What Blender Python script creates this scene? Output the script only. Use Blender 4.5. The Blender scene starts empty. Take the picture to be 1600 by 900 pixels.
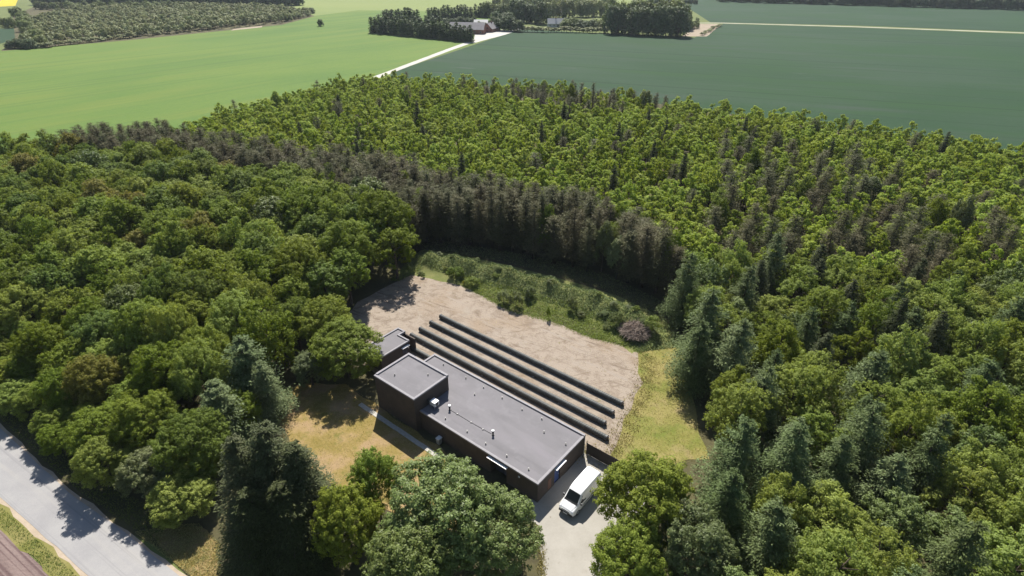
import bpy, math, random
import numpy as np
from mathutils import Vector, Matrix

R = math.radians
scene = bpy.context.scene
COL = scene.collection

# ---------------------------------------------------------------- camera, sky, sun, exposure
HAZE = .00007
CAM_H, PITCH, FOCAL = 52.0, 30.143, 900.0 / 1600.0          # metres, degrees below the horizon, focal length / image width
cd = bpy.data.cameras.new('camera')
cd.sensor_width = 36.0
cd.lens = 36.0 * FOCAL
cd.clip_start, cd.clip_end = 0.5, 9000.0
cam = bpy.data.objects.new('camera', cd)
cam.location = (0, 0, CAM_H)
cam.rotation_euler = (R(90 - PITCH), 0, 0)
COL.objects.link(cam)
scene.camera = cam

SUN = Vector((-0.034, 0.87, 1.0)).normalized()               # towards the sun: ahead of the camera, 49 degrees up
world = bpy.data.worlds.new('World')
scene.world = world
world.use_nodes = True
wn = world.node_tree
for n in list(wn.nodes): wn.nodes.remove(n)
sky = wn.nodes.new('ShaderNodeTexSky')
sky.sky_type = 'NISHITA'
sky.sun_disc = False
sky.sun_elevation = math.asin(SUN.z)
sky.sun_rotation = math.atan2(SUN.x, SUN.y)
sky.altitude = 50
sky.dust_density = 0.8
bg = wn.nodes.new('ShaderNodeBackground'); bg.inputs['Strength'].default_value = 0.065
wo = wn.nodes.new('ShaderNodeOutputWorld')
wn.links.new(sky.outputs[0], bg.inputs[0]); wn.links.new(bg.outputs[0], wo.inputs[0])
sd = bpy.data.lights.new('sun', 'SUN')
sd.energy = 4.8; sd.angle = R(0.53); sd.color = (1.0, 0.955, 0.88)
so = bpy.data.objects.new('sun', sd)
so.rotation_euler = SUN.to_track_quat('Z', 'Y').to_euler()
so.location = (0, 60, 120)
COL.objects.link(so)
vs = scene.view_settings
vs.view_transform = 'Standard'; vs.look = 'None'; vs.exposure = 0.95; vs.gamma = 1.0; vs.use_curve_mapping = False
scene.cycles.max_bounces = 8
scene.cycles.transparent_max_bounces = 8

rng = np.random.default_rng(7)
rnd = random.Random(11)

# ---------------------------------------------------------------- helpers: tags, meshes, shapes
def tag(o, label=None, cat=None, group=None, kind=None):
    if label: o['label'] = label
    if cat: o['category'] = cat
    if group: o['group'] = group
    if kind: o['kind'] = kind
    return o
def empty(name, loc=(0, 0, 0), rz=0.0):
    o = bpy.data.objects.new(name, None)
    o.location = loc; o.rotation_euler = (0, 0, rz); o.empty_display_size = 0.5
    COL.objects.link(o)
    return o
def link(name, me, parent=None, loc=None, rz=None):
    o = bpy.data.objects.new(name, me)
    COL.objects.link(o)
    if parent is not None: o.parent = parent
    if loc is not None: o.location = loc
    if rz is not None: o.rotation_euler = (0, 0, rz)
    return o
class MB:
    """collects shapes; build() links them as one mesh object"""
    def __init__(s): s.v, s.f, s.m = [], [], []
    def add(s, vs, fs, mi=0):
        o = len(s.v)
        s.v += [tuple(map(float, p)) for p in vs]
        s.f += [tuple(i + o for i in f) for f in fs]
        s.m += [mi] * len(fs)
        return s
    def box(s, x0, x1, y0, y1, z0, z1, mi=0):
        return s.add([(x0,y0,z0),(x1,y0,z0),(x1,y1,z0),(x0,y1,z0),(x0,y0,z1),(x1,y0,z1),(x1,y1,z1),(x0,y1,z1)],
                     [(0,3,2,1),(4,5,6,7),(0,1,5,4),(1,2,6,5),(2,3,7,6),(3,0,4,7)], mi)
    def prism(s, poly, z0, z1, mi=0):
        n = len(poly)
        return s.add([(x,y,z0) for x,y in poly] + [(x,y,z1) for x,y in poly],
                     [tuple(range(n-1,-1,-1)), tuple(range(n,2*n))] + [(i,(i+1)%n,n+(i+1)%n,n+i) for i in range(n)], mi)
    def tube(s, pts, rad, n=8, mi=0, cap=True):
        pts = [Vector(p) for p in pts]
        rad = rad if isinstance(rad, (list, tuple)) else [rad]*len(pts)
        vs, fs = [], []
        for i, p in enumerate(pts):
            d = (pts[min(i+1,len(pts)-1)] - pts[max(i-1,0)]).normalized()
            a = Vector((0,0,1)) if abs(d.z) < .9 else Vector((1,0,0))
            x = d.cross(a).normalized(); y = d.cross(x)
            vs += [p + (x*math.cos(2*math.pi*k/n) + y*math.sin(2*math.pi*k/n))*rad[i] for k in range(n)]
        for i in range(len(pts)-1):
            fs += [(i*n+k, i*n+(k+1)%n, (i+1)*n+(k+1)%n, (i+1)*n+k) for k in range(n)]
        if cap: fs += [tuple(range(n-1,-1,-1)), tuple(range((len(pts)-1)*n, len(pts)*n))]
        return s.add(vs, fs, mi)
    def mesh(s, name, mats):
        me = bpy.data.meshes.new(name)
        me.from_pydata(s.v, [], s.f)
        for m in (mats if isinstance(mats, (list, tuple)) else [mats]): me.materials.append(m)
        if any(s.m): me.polygons.foreach_set('material_index', s.m)
        me.update()
        return me
    def build(s, name, mats, parent=None, smooth=False, bevel=0, loc=None, rz=None):
        me = s.mesh(name, mats)
        if smooth: me.polygons.foreach_set('use_smooth', [True]*len(me.polygons))
        o = link(name, me, parent, loc, rz)
        if bevel:
            b = o.modifiers.new('bevel', 'BEVEL'); b.width = bevel; b.segments = 2; b.limit_method = 'ANGLE'
        return o
def quad_mesh(name, V, mats, mi=None, tail=None):
    """V: (n,4,3) loose quads; tail: an MB with more geometry (second material)"""
    n = len(V)
    co = V.reshape(-1, 3); idx = np.arange(n*4); starts = np.arange(n)*4
    matid = np.zeros(n, int) if mi is None else mi
    if tail is not None:
        tv = np.array(tail.v); ti = []; ts = []; c = len(idx)
        for f in tail.f:
            ts.append(c); ti += [k + n*4 for k in f]; c += len(f)
        co = np.concatenate([co, tv]); idx = np.concatenate([idx, ti]); starts = np.concatenate([starts, ts])
        matid = np.concatenate([matid, np.ones(len(tail.f), int)])
    me = bpy.data.meshes.new(name)
    me.vertices.add(len(co)); me.vertices.foreach_set('co', co.astype(np.float32).ravel())
    me.loops.add(len(idx)); me.loops.foreach_set('vertex_index', idx.astype(np.int32))
    me.polygons.add(len(starts)); me.polygons.foreach_set('loop_start', starts.astype(np.int32))
    for m in mats: me.materials.append(m)
    me.polygons.foreach_set('material_index', matid.astype(np.int32))
    me.update(calc_edges=True); me.validate()
    return me
def unit(a): return a / (np.linalg.norm(a, axis=-1, keepdims=True) + 1e-9)
def leaf_quads(C, N, S, g, aspect=.55, along=None):
    """kite-shaped leaves: centres, normals, half-lengths; along = preferred long axis"""
    t = g.normal(size=C.shape) if along is None else along
    t = unit(t - N*np.sum(t*N, -1, keepdims=True)); b = np.cross(N, t)
    S = S[:, None]
    return np.stack([C + t*S, C + b*S*aspect + t*S*.15, C - t*S, C - b*S*aspect + t*S*.15], 1)
def inside(poly, P):
    poly = np.array(poly); x, y = P[:,0], P[:,1]; r = np.zeros(len(P), bool); j = len(poly)-1
    for i in range(len(poly)):
        xi, yi = poly[i]; xj, yj = poly[j]
        c = ((yi > y) != (yj > y)) & (x < (xj-xi)*(y-yi)/(yj-yi+1e-12) + xi)
        r ^= c; j = i
    return r
def in1(poly, x, y): return bool(inside(poly, np.array([[x, y]]))[0])

# ---------------------------------------------------------------- materials
def new_mat(name):
    m = bpy.data.materials.new(name); m.use_nodes = True
    nt = m.node_tree
    for n in list(nt.nodes): nt.nodes.remove(n)
    out = nt.nodes.new('ShaderNodeOutputMaterial')
    return m, nt, out
def N(nt, t, **kw):
    n = nt.nodes.new(t)
    for k, v in kw.items():
        if k in n.bl_rna.properties: setattr(n, k, v)
        else: n.inputs[k].default_value = v
    return n
def noise(nt, scale, detail=4, rough=.6, vec=None, dist=0.0):
    n = N(nt, 'ShaderNodeTexNoise'); n.inputs['Scale'].default_value = scale
    n.inputs['Detail'].default_value = detail; n.inputs['Roughness'].default_value = rough; n.inputs['Distortion'].default_value = dist
    if vec is not None: nt.links.new(vec, n.inputs['Vector'])
    return n.outputs['Fac']
def ramp(nt, fac, stops):
    n = N(nt, 'ShaderNodeValToRGB'); e = n.color_ramp.elements
    while len(e) > 1: e.remove(e[0])
    e[0].position = stops[0][0]; e[0].color = (*stops[0][1], 1)
    for p, c in stops[1:]:
        k = e.new(p); k.color = (*c, 1)
    nt.links.new(fac, n.inputs[0])
    return n.outputs[0]
def mixc(nt, fac, a, b, mode='MIX'):
    n = N(nt, 'ShaderNodeMix', data_type='RGBA', blend_type=mode)
    for s, v in (('Factor', fac), ('A', a), ('B', b)):
        sock = [i for i in n.inputs if i.name == s and (i.type == 'VALUE' if s == 'Factor' else i.type == 'RGBA')][0]
        if hasattr(v, 'is_linked'): nt.links.new(v, sock)
        else: sock.default_value = v if s == 'Factor' else (*v, 1)
    return [o for o in n.outputs if o.type == 'RGBA'][0]
def mapping(nt, scale=(1,1,1), rz=0.0, coord='Object'):
    tc = N(nt, 'ShaderNodeTexCoord'); mp = N(nt, 'ShaderNodeMapping')
    mp.vector_type = 'TEXTURE'; mp.inputs['Scale'].default_value = tuple(1/k for k in scale); mp.inputs['Rotation'].default_value = (0, 0, rz)
    nt.links.new(tc.outputs[coord], mp.inputs[0])
    return mp.outputs[0]
def surface(nt, out, color, rough=.9, spec=.3, bump=None, bstr=.3, bdist=.05, metal=0.0):
    p = N(nt, 'ShaderNodeBsdfPrincipled')
    if hasattr(color, 'is_linked'): nt.links.new(color, p.inputs['Base Color'])
    else: p.inputs['Base Color'].default_value = (*color, 1)
    p.inputs['Roughness'].default_value = rough; p.inputs['Specular IOR Level'].default_value = spec; p.inputs['Metallic'].default_value = metal
    if bump is not None:
        b = N(nt, 'ShaderNodeBump'); b.inputs['Strength'].default_value = bstr; b.inputs['Distance'].default_value = bdist
        nt.links.new(bump, b.inputs['Height']); nt.links.new(b.outputs[0], p.inputs['Normal'])
    nt.links.new(p.outputs[0], out.inputs[0])
    return p
def plain(name, color, rough=.6, spec=.4, metal=0.0, var=.12, vscale=3.0):
    """a material with slight mottling"""
    m, nt, out = new_mat(name)
    f = noise(nt, vscale, 5, .6, mapping(nt))
    a = tuple(c*(1-var) for c in color); b = tuple(min(1, c*(1+var)) for c in color)
    surface(nt, out, ramp(nt, f, [(.3, a), (.7, b)]), rough, spec, f, .1, .01, metal)
    return m
def ground_mat(name, stops, scale, fine=6.0, stretch=(1,1,1), rz=0.0, rough=.95, spec=.15, bstr=.5, bdist=.08, patch=None, dist=0.0, streak=None):
    """patchy ground: a broad noise coloured by stops, broken by finer noise; patch = (scale, lo, hi, colour); streak = (stretch, rz, scale, lo, hi, colour)"""
    m, nt, out = new_mat(name)
    v = mapping(nt, stretch, rz)
    a = noise(nt, scale, 6, .62, v, dist); b = noise(nt, fine, 5, .7, mapping(nt))
    s = N(nt, 'ShaderNodeMath', operation='MULTIPLY_ADD'); nt.links.new(b, s.inputs[0]); s.inputs[1].default_value = .35
    o = N(nt, 'ShaderNodeMath', operation='MULTIPLY'); nt.links.new(a, o.inputs[0]); o.inputs[1].default_value = .82
    nt.links.new(o.outputs[0], s.inputs[2])
    col = ramp(nt, s.outputs[0], stops)
    if patch:
        for (ps, lo, hi, pc) in patch:
            f = ramp(nt, noise(nt, ps, 5, .6, mapping(nt)), [(lo, (0,0,0)), (hi, (1,1,1))])
            col = mixc(nt, f, col, pc)
    if streak:
        for (st, sr, ss, lo, hi, sc) in streak:
            f = ramp(nt, noise(nt, ss, 4, .6, mapping(nt, st, sr), .3), [(lo, (0,0,0)), (hi, (1,1,1))])
            col = mixc(nt, f, col, sc)
    surface(nt, out, col, rough, spec, b, bstr, bdist)
    return m
def leaf_mat(name, color, trans=.42, hue=.018, val=.2, isl=.3, rough=.6, spec=.14, tcol=None, sat=.12):
    m, nt, out = new_mat(name)
    oi = N(nt, 'ShaderNodeObjectInfo'); ge = N(nt, 'ShaderNodeNewGeometry')
    h = N(nt, 'ShaderNodeHueSaturation'); h.inputs['Color'].default_value = (*color, 1)
    def rng_(src, lo, hi):
        r = N(nt, 'ShaderNodeMapRange'); r.inputs['To Min'].default_value = lo; r.inputs['To Max'].default_value = hi
        nt.links.new(src, r.inputs['Value']); return r.outputs[0]
    wn_ = N(nt, 'ShaderNodeTexWhiteNoise', noise_dimensions='1D'); nt.links.new(oi.outputs['Random'], wn_.inputs['W'])
    nt.links.new(rng_(oi.outputs['Random'], .5-hue*.5, .5+hue*.8), h.inputs['Hue'])
    nt.links.new(rng_(wn_.outputs['Value'], 1-sat, 1+sat*.4), h.inputs['Saturation'])
    mu = N(nt, 'ShaderNodeMath', operation='MULTIPLY')
    nt.links.new(rng_(wn_.outputs['Value'], 1+val, 1-val), mu.inputs[0]); nt.links.new(rng_(ge.outputs['Random Per Island'], 1-isl, 1+isl), mu.inputs[1])
    nt.links.new(mu.outputs[0], h.inputs['Value'])
    p = N(nt, 'ShaderNodeBsdfPrincipled'); p.inputs['Roughness'].default_value = rough; p.inputs['Specular IOR Level'].default_value = spec
    nt.links.new(h.outputs[0], p.inputs['Base Color'])
    t = N(nt, 'ShaderNodeBsdfTranslucent')
    tm = mixc(nt, 1.0, h.outputs[0], tcol or (1.25, 1.2, .55), 'MULTIPLY')
    nt.links.new(tm, t.inputs[0])
    mx = N(nt, 'ShaderNodeMixShader'); mx.inputs[0].default_value = trans
    nt.links.new(p.outputs[0], mx.inputs[1]); nt.links.new(t.outputs[0], mx.inputs[2]); nt.links.new(mx.outputs[0], out.inputs[0])
    return m

M = {}
M['bark'] = plain('bark', (.085, .066, .05), .9, .1, var=.35, vscale=4)
M['bark_pale'] = plain('bark_pale', (.16, .14, .12), .9, .1, var=.35, vscale=4)
M['leaf_broad'] = leaf_mat('leaf_broad', (.178, .228, .024))
M['leaf_lime'] = leaf_mat('leaf_lime', (.212, .258, .034))
M['leaf_fresh'] = leaf_mat('leaf_fresh', (.215, .262, .046), trans=.48)
M['leaf_bright'] = leaf_mat('leaf_bright', (.180, .235, .034))
M['leaf_young'] = leaf_mat('leaf_young', (.275, .345, .042), trans=.5, hue=.014, val=.2)
M['leaf_grey'] = leaf_mat('leaf_grey', (.125, .168, .036), trans=.3, rough=.5, spec=.25)
M['leaf_silver'] = leaf_mat('leaf_silver', (.150, .178, .068), trans=.3, rough=.5, spec=.25)
M['leaf_dark'] = leaf_mat('leaf_dark', (.125, .172, .022))
M['leaf_rust'] = leaf_mat('leaf_rust', (.200, .190, .036))
M['needle_dark'] = leaf_mat('needle_dark', (.064, .076, .026), trans=.12, hue=.012, val=.2, tcol=(1.1, 1.1, .7))
M['needle_blue'] = leaf_mat('needle_blue', (.122, .160, .056), trans=.18, hue=.015, val=.2, tcol=(1.1, 1.1, .7))
M['twig_brown'] = leaf_mat('twig_brown', (.104, .098, .040), trans=.15, hue=.05, val=.32, tcol=(1.1, 1.05, .8))
M['leaf_far'] = leaf_mat('leaf_far', (.145, .18, .050), trans=.2, val=.3, hue=.02)
M['leaf_far_dark'] = leaf_mat('leaf_far_dark', (.085, .120, .040), trans=.15, val=.2)
M['leaf_far_olive'] = leaf_mat('leaf_far_olive', (.235, .255, .105), trans=.15, val=.3, hue=.025)
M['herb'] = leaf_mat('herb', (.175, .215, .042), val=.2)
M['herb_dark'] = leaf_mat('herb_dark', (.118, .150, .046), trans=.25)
M['grass_dry'] = leaf_mat('grass_dry', (.27, .235, .09), trans=.3, isl=.5)
M['grass_green'] = leaf_mat('grass_green', (.150, .190, .045), trans=.3)
M['stick'] = leaf_mat('stick', (.20, .150, .125), trans=0.02, hue=.02, isl=.5)

# ---------------------------------------------------------------- the setting: ground, fields, roads
def sheet(name, poly, z, mat, label, cat, wob=0.0, step=6.0, thick=None):
    pts = []
    for i, p in enumerate(poly):
        q = poly[(i+1) % len(poly)]
        d = math.dist(p, q); k = max(1, int(d/step)) if wob else 1
        for j in range(k):
            t = j/k; x = p[0]+(q[0]-p[0])*t; y = p[1]+(q[1]-p[1])*t
            w = wob if 0 < j else wob*.4
            pts.append((x + rnd.uniform(-w, w), y + rnd.uniform(-w, w)))
    mb = MB().add([(x, y, z) for x, y in pts], [tuple(range(len(pts)))])
    o = mb.build(name, mat)
    if o.data.polygons[0].normal.z < 0: o.data.flip_normals()
    return tag(o, label, cat, kind='structure')

M['base'] = ground_mat('base', [(.3, (.077, .100, .031)), (.7, (.123, .146, .046))], .02, 1.0)
M['litter'] = ground_mat('litter', [(.3, (.039, .035, .019)), (.5, (.065, .058, .031)), (.72, (.100, .092, .039))], .12, 2.0)
M['field_left'] = ground_mat('field_left', [(.34, (.060, .116, .025)), (.5, (.081, .140, .028)), (.66, (.105, .159, .032))], .012, .5, stretch=(.5, 1.2, 1), rz=R(50), bstr=.2, dist=.5,
    streak=[((.15, 1.0, 1), R(50), .05, .50, .70, (.116, .157, .032)), ((.05, 1.6, 1), R(50), .08, .55, .72, (.070, .124, .028)), ((.004, 1, 1), R(50), .30, .61, .67, (.070, .122, .028))])
M['field_pale'] = ground_mat('field_pale', [(.3, (.131, .177, .052)), (.7, (.170, .203, .065))], .006, .4, stretch=(.3, 1.5, 1), bstr=.1)
M['field_right'] = ground_mat('field_right', [(.34, (.013, .040, .014)), (.5, (.017, .046, .018)), (.66, (.025, .052, .026))], .014, .5, stretch=(.6, 1.2, 1), rz=R(-20), bstr=.2, dist=.6,
    patch=[(.012, .50, .68, (.018, .051, .016))],
    streak=[((.15, 1.0, 1), R(-20), .05, .50, .72, (.018, .052, .014)), ((.15, 1.2, 1), R(-20), .05, .58, .74, (.033, .052, .035)), ((.004, 1.0, 1), R(-20), .20, .60, .65, (.012, .033, .013)), ((.4, 1.4, 1), R(-10), .07, .66, .76, (.045, .064, .047))])
M['rape'] = ground_mat('rape', [(.3, (.385, .323, .023)), (.7, (.447, .370, .031))], .02, .4, bstr=.1)
M['sand'] = ground_mat('sand', [(.3, (.222, .173, .123)), (.7, (.296, .246, .185))], .05, .6)
M['track'] = ground_mat('track', [(.3, (.347, .326, .291)), (.7, (.457, .437, .402))], .1, 1.5)
M['farm_track'] = ground_mat('farm_track', [(.3, (.231, .231, .154)), (.7, (.385, .362, .293))], .06, 1.0)
M['gravel'] = ground_mat('gravel', [(.36, (.150, .117, .086)), (.5, (.218, .175, .136)), (.62, (.281, .234, .187))], .55, 4.0, bstr=.9, bdist=.08, dist=.8,
    patch=[(.06, .50, .70, (.231, .169, .111)), (1.1, .60, .70, (.167, .134, .096)), (.30, .58, .72, (.281, .241, .197)), (.9, .66, .74, (.163, .146, .069))],
    streak=[((.12, 1.0, 1), R(-39), 1.3, .56, .68, (.273, .232, .191)), ((.12, 1.0, 1), R(-30), 1.5, .58, .70, (.163, .126, .096)), ((.12, 1.0, 1), R(15), 1.2, .60, .72, (.175, .137, .103))])
M['lawn_dry'] = ground_mat('lawn_dry', [(.32, (.137, .117, .028)), (.5, (.200, .152, .046)), (.68, (.272, .195, .084))], .30, 3.5, bstr=.6,
    patch=[(.30, .50, .66, (.279, .195, .105)), (.40, .58, .70, (.137, .128, .031))])
M['lawn_right'] = ground_mat('lawn_right', [(.32, (.123, .137, .027)), (.5, (.174, .167, .044)), (.70, (.238, .201, .076))], .22, 3.0, bstr=.6, patch=[(.20, .50, .64, (.127, .148, .030)), (.25, .58, .70, (.246, .198, .090))])
M['verge'] = ground_mat('verge', [(.3, (.092, .100, .027)), (.5, (.146, .146, .039)), (.7, (.208, .185, .069))], .4, 4.0)
M['plough'] = ground_mat('plough', [(.3, (.131, .092, .085)), (.5, (.169, .123, .112)), (.7, (.216, .162, .146))], .5, 3.0, stretch=(.2, 2.5, 1), rz=R(-31), bstr=.9, bdist=.12,
    streak=[((.02, 2.6, 1), R(-31), 1.2, .5, .62, (.115, .077, .073))])
M['drive'] = ground_mat('drive', [(.3, (.246, .228, .194)), (.5, (.289, .271, .237)), (.7, (.326, .307, .271))], .35, 4.0, bstr=.25, bdist=.02, patch=[(.5, .62, .78, (.228, .203, .166)), (1.6, .66, .74, (.203, .178, .142))])
M['asphalt'] = ground_mat('asphalt', [(.3, (.200, .194, .194)), (.5, (.231, .224, .224)), (.7, (.273, .265, .257))], .25, 6.0, rough=.6, spec=.4, bstr=.15, bdist=.01,
    streak=[((.02, 1.0, 1), R(-31), .8, .5, .7, (.289, .276, .257)), ((.012, 1.6, 1), R(-31), 1.0, .56, .7, (.192, .186, .188))])
M['shoulder'] = ground_mat('shoulder', [(.3, (.277, .216, .154)), (.7, (.385, .316, .239))], .6, 5.0)

sheet('ground', [(-2600, -300), (2600, -300), (2600, 2900), (-2600, 2900)], 0.0, M['base'], 'flat green farmland reaching to the horizon', 'ground')
sheet('light_green_field', [(-371.77, 227.75), (-362.21, 312.50), (-319.39, 385.30), (-270.02, 438.17), (-197.48, 540.71), (-191.69, 617.53), (-168.56, 700.75), (21.07, 700.75), (6.14, 501.88), (-58.59, 318.22), (-62.94, 281.75), (-99.35, 176.60), (-177.51, 137.75)],
      .010, M['field_left'], 'bright light green crop field left of the white track', 'field')
sheet('pale_green_field', [(-199.30, 545.97), (-550.50, 1115.64), (198.18, 1115.64), (208.35, 797.42), (129.85, 645.51), (19.48, 645.51), (-162.86, 676.01), (-190.96, 610.90)], .014, M['field_pale'], 'pale yellow-green field beyond the farm', 'field')
sheet('dark_green_field', [(-62.94, 281.75), (-57.60, 316.29), (6.59, 497.40), (67.55, 471.99), (130.21, 445.29), (181.03, 540.71), (280.85, 511.09), (382.95, 468.00), (575.91, 369.39), (242.06, 137.75), (126.55, 157.95), (22.06, 199.36)],
      .020, M['field_right'], 'dark blue-green crop field behind the plantation', 'field')
sheet('far_green_field', [(205.63, 786.62), (173.22, 551.32), (288.33, 525.51), (392.32, 480.19), (591.01, 379.86), (878.98, 579.66), (582.28, 727.30), (314.67, 831.61), (252.75, 909.23)], .022, M['field_right'], 'dark green field beyond the pale farm track', 'field')
sheet('rapeseed_field', [(-635.53, 631.22), (-571.73, 736.58), (-695.05, 909.23), (-876.35, 881.85)], .012, M['rape'], 'bright yellow rapeseed field at the top left corner', 'field')
sheet('small_dark_field', [(-374.38, 359.43), (-339.84, 408.61), (-346.63, 434.69), (-401.17, 506.45), (-490.40, 480.19)], .016, M['field_right'], 'small dark green field at the left edge', 'field')
sheet('plantation_soil', [(-315.20, 379.86), (-266.04, 431.26), (-193.94, 530.48), (-189.73, 610.90), (-262.02, 727.30), (-392.42, 786.62), (-551.97, 746.09), (-485.45, 617.53), (-336.63, 421.27)], .018, M['litter'], 'dark brown ground under the far plantation', 'ground')
def ribbon(name, line, width, z, mat, label, cat, wob=.0):
    L_, R_ = [], []
    for i, p in enumerate(line):
        a = line[max(0, i-1)]; b = line[min(len(line)-1, i+1)]
        d = Vector((b[0]-a[0], b[1]-a[1])).normalized(); w = width[i] if isinstance(width, list) else width
        L_.append((p[0]-d.y*w/2, p[1]+d.x*w/2)); R_.append((p[0]+d.y*w/2, p[1]-d.x*w/2))
    return sheet(name, L_ + R_[::-1], z, mat, label, cat, wob)
ribbon('farm_lane', [(-66.43, 291.36), (-58.24, 320.17), (-42.78, 374.55), (-24.57, 434.69), (3.04, 497.40), (15.74, 515.81)], [4.2, 4.2, 4.4, 5.5, 4.5, 4.0], .034, M['track'], 'white gravel lane leading to the farm', 'lane', .12)
sheet('farmyard', [(-26.51, 414.85), (-4.75, 464.06), (2.97, 484.38), (-10.14, 497.40), (-27.54, 464.06)], .030, M['track'], 'bright gravel farmyard beside the brick house', 'yard', .3)
ribbon('field_track', [(152.24, 545.97), (182.69, 545.97), (283.30, 515.81), (387.58, 474.02), (562.67, 388.08)], 5.0, .036, M['farm_track'], 'pale dirt track between the two dark green fields', 'track', .5)
sheet('sandy_patch', [(123.40, 452.62), (141.03, 452.62), (178.30, 535.55), (157.99, 540.71)], .032, M['sand'], 'bare sandy patch at the end of the farm trees', 'ground', .6)
sheet('sandy_margin', [(-219.36, 488.65), (-203.72, 513.44), (-207.85, 523.05), (-221.45, 499.63)], .030, M['sand'], 'pale sandy strip along the far plantation edge', 'ground', .5)

FLOOR = [(-158.31, 125.24), (-192.35, 169.99), (-143.25, 171.28), (-116.91, 172.58), (-103.67, 199.36), (-74.94, 269.79), (-47.48, 278.67), (42.83, 248.42), (101.11, 203.65), (150.98, 166.22), (194.16, 125.24), (92.74, 34.15), (35.90, 23.17), (3.08, 23.17), (-30.75, 33.82), (-41.67, 39.76), (-49.09, 43.64), (-64.95, 54.30), (-105.01, 79.09)]
sheet('forest_floor', FLOOR, .040, M['litter'], 'dark leaf-strewn forest floor under the trees', 'ground', 1.0)
GRAVEL = [(-28.41, 75.41), (-26.50, 84.71), (-22.07, 90.71), (-16.57, 96.58), (-11.92, 93.82), (-7.45, 89.09), (-3.09, 84.71), (0.00, 81.63), (6.28, 78.71), (12.05, 74.35), (18.07, 71.46), (20.28, 69.36), (18.95, 62.85), (16.20, 57.62), (14.06, 53.40), (11.76, 48.76), (7.78, 50.80), (-17.88, 62.85)]
sheet('gravel_clearing', GRAVEL, .060, M['gravel'], 'pale tan gravel clearing around the dark pipe rows', 'gravel', .35, 2.0)
LAWNR = [(18.87, 70.00), (22.15, 73.65), (25.93, 72.80), (24.49, 61.48), (23.52, 48.76), (14.98, 47.78), (11.38, 48.76), (13.82, 53.40), (15.86, 57.62), (18.24, 62.85)]
sheet('right_lawn', LAWNR, .068, M['lawn_right'], 'yellow-green dry lawn right of the gravel clearing', 'lawn', .5, 2.0)
LAWND = [(-31.64, 57.62), (-32.39, 60.42), (-29.50, 62.85), (-23.24, 62.85), (-16.88, 57.62), (-7.68, 49.77), (-1.39, 42.35), (-6.66, 39.14), (-16.93, 43.20), (-25.04, 48.76)]
sheet('dry_lawn', LAWND, .064, M['lawn_dry'], 'parched yellow lawn left of the tall block', 'lawn', .4, 2.0)
DRIVE = [(-2.14, 43.90), (2.82, 39.76), (2.38, 38.53), (3.06, 36.05), (2.68, 30.41), (1.57, 24.10), (9.91, 24.10), (9.32, 30.41), (9.35, 33.82), (11.53, 38.38), (14.47, 41.52), (14.80, 46.82), (10.69, 49.26), (8.63, 49.97), (2.96, 43.03)]
sheet('driveway', DRIVE, .072, M['drive'], 'pale concrete driveway in front of the white van', 'driveway', .10, 1.5)
sheet('road_shoulder', [(-143.77, 102.22), (-70.53, 58.24), (-65.48, 54.99), (-49.74, 44.61), (-39.97, 39.14), (-30.72, 33.75), (-21.50, 28.70), (-14.61, 24.10), (-24.52, 24.10), (-41.95, 34.02), (-64.27, 47.58), (-126.01, 79.09)], .056, M['shoulder'], 'orange-tan gravel shoulder along the road', 'shoulder', .15, 2.0)
sheet('road', [(-142.56, 101.11), (-69.94, 57.50), (-64.87, 54.19), (-49.38, 44.07), (-39.71, 38.68), (-31.62, 33.82), (-23.20, 28.70), (-16.69, 24.10), (-23.48, 24.10), (-40.72, 34.02), (-56.69, 43.55), (-65.08, 48.56), (-128.25, 81.04)], .076, M['asphalt'], 'pale grey asphalt road in the bottom left corner', 'road', .06, 2.0)
sheet('road_verge', [(-126.68, 79.67), (-64.43, 47.78), (-56.03, 42.69), (-41.21, 33.82), (-24.43, 23.91), (-27.55, 23.91), (-44.04, 33.82), (-53.53, 39.45), (-61.37, 44.07), (-121.76, 75.41)], .060, M['verge'], 'grass verge between road and ploughed field', 'verge', .25, 1.5)
sheet('ploughed_field', [(-122.17, 75.76), (-61.52, 44.25), (-53.65, 39.60), (-43.92, 33.82), (-27.29, 23.91), (-33.08, 18.98), (-61.43, 18.98), (-132.31, 50.80)], .052, M['plough'], 'purple-brown ploughed field in the bottom left corner', 'field', .1)
sheet('roadside_grass', [(-37.32, 38.68), (-36.00, 39.45), (-32.94, 39.76), (-29.98, 37.63), (-28.15, 33.49), (-30.72, 33.75)], .066, M['lawn_dry'], 'patch of yellow grass beside the road', 'grass', .25, 1.0)

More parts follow.
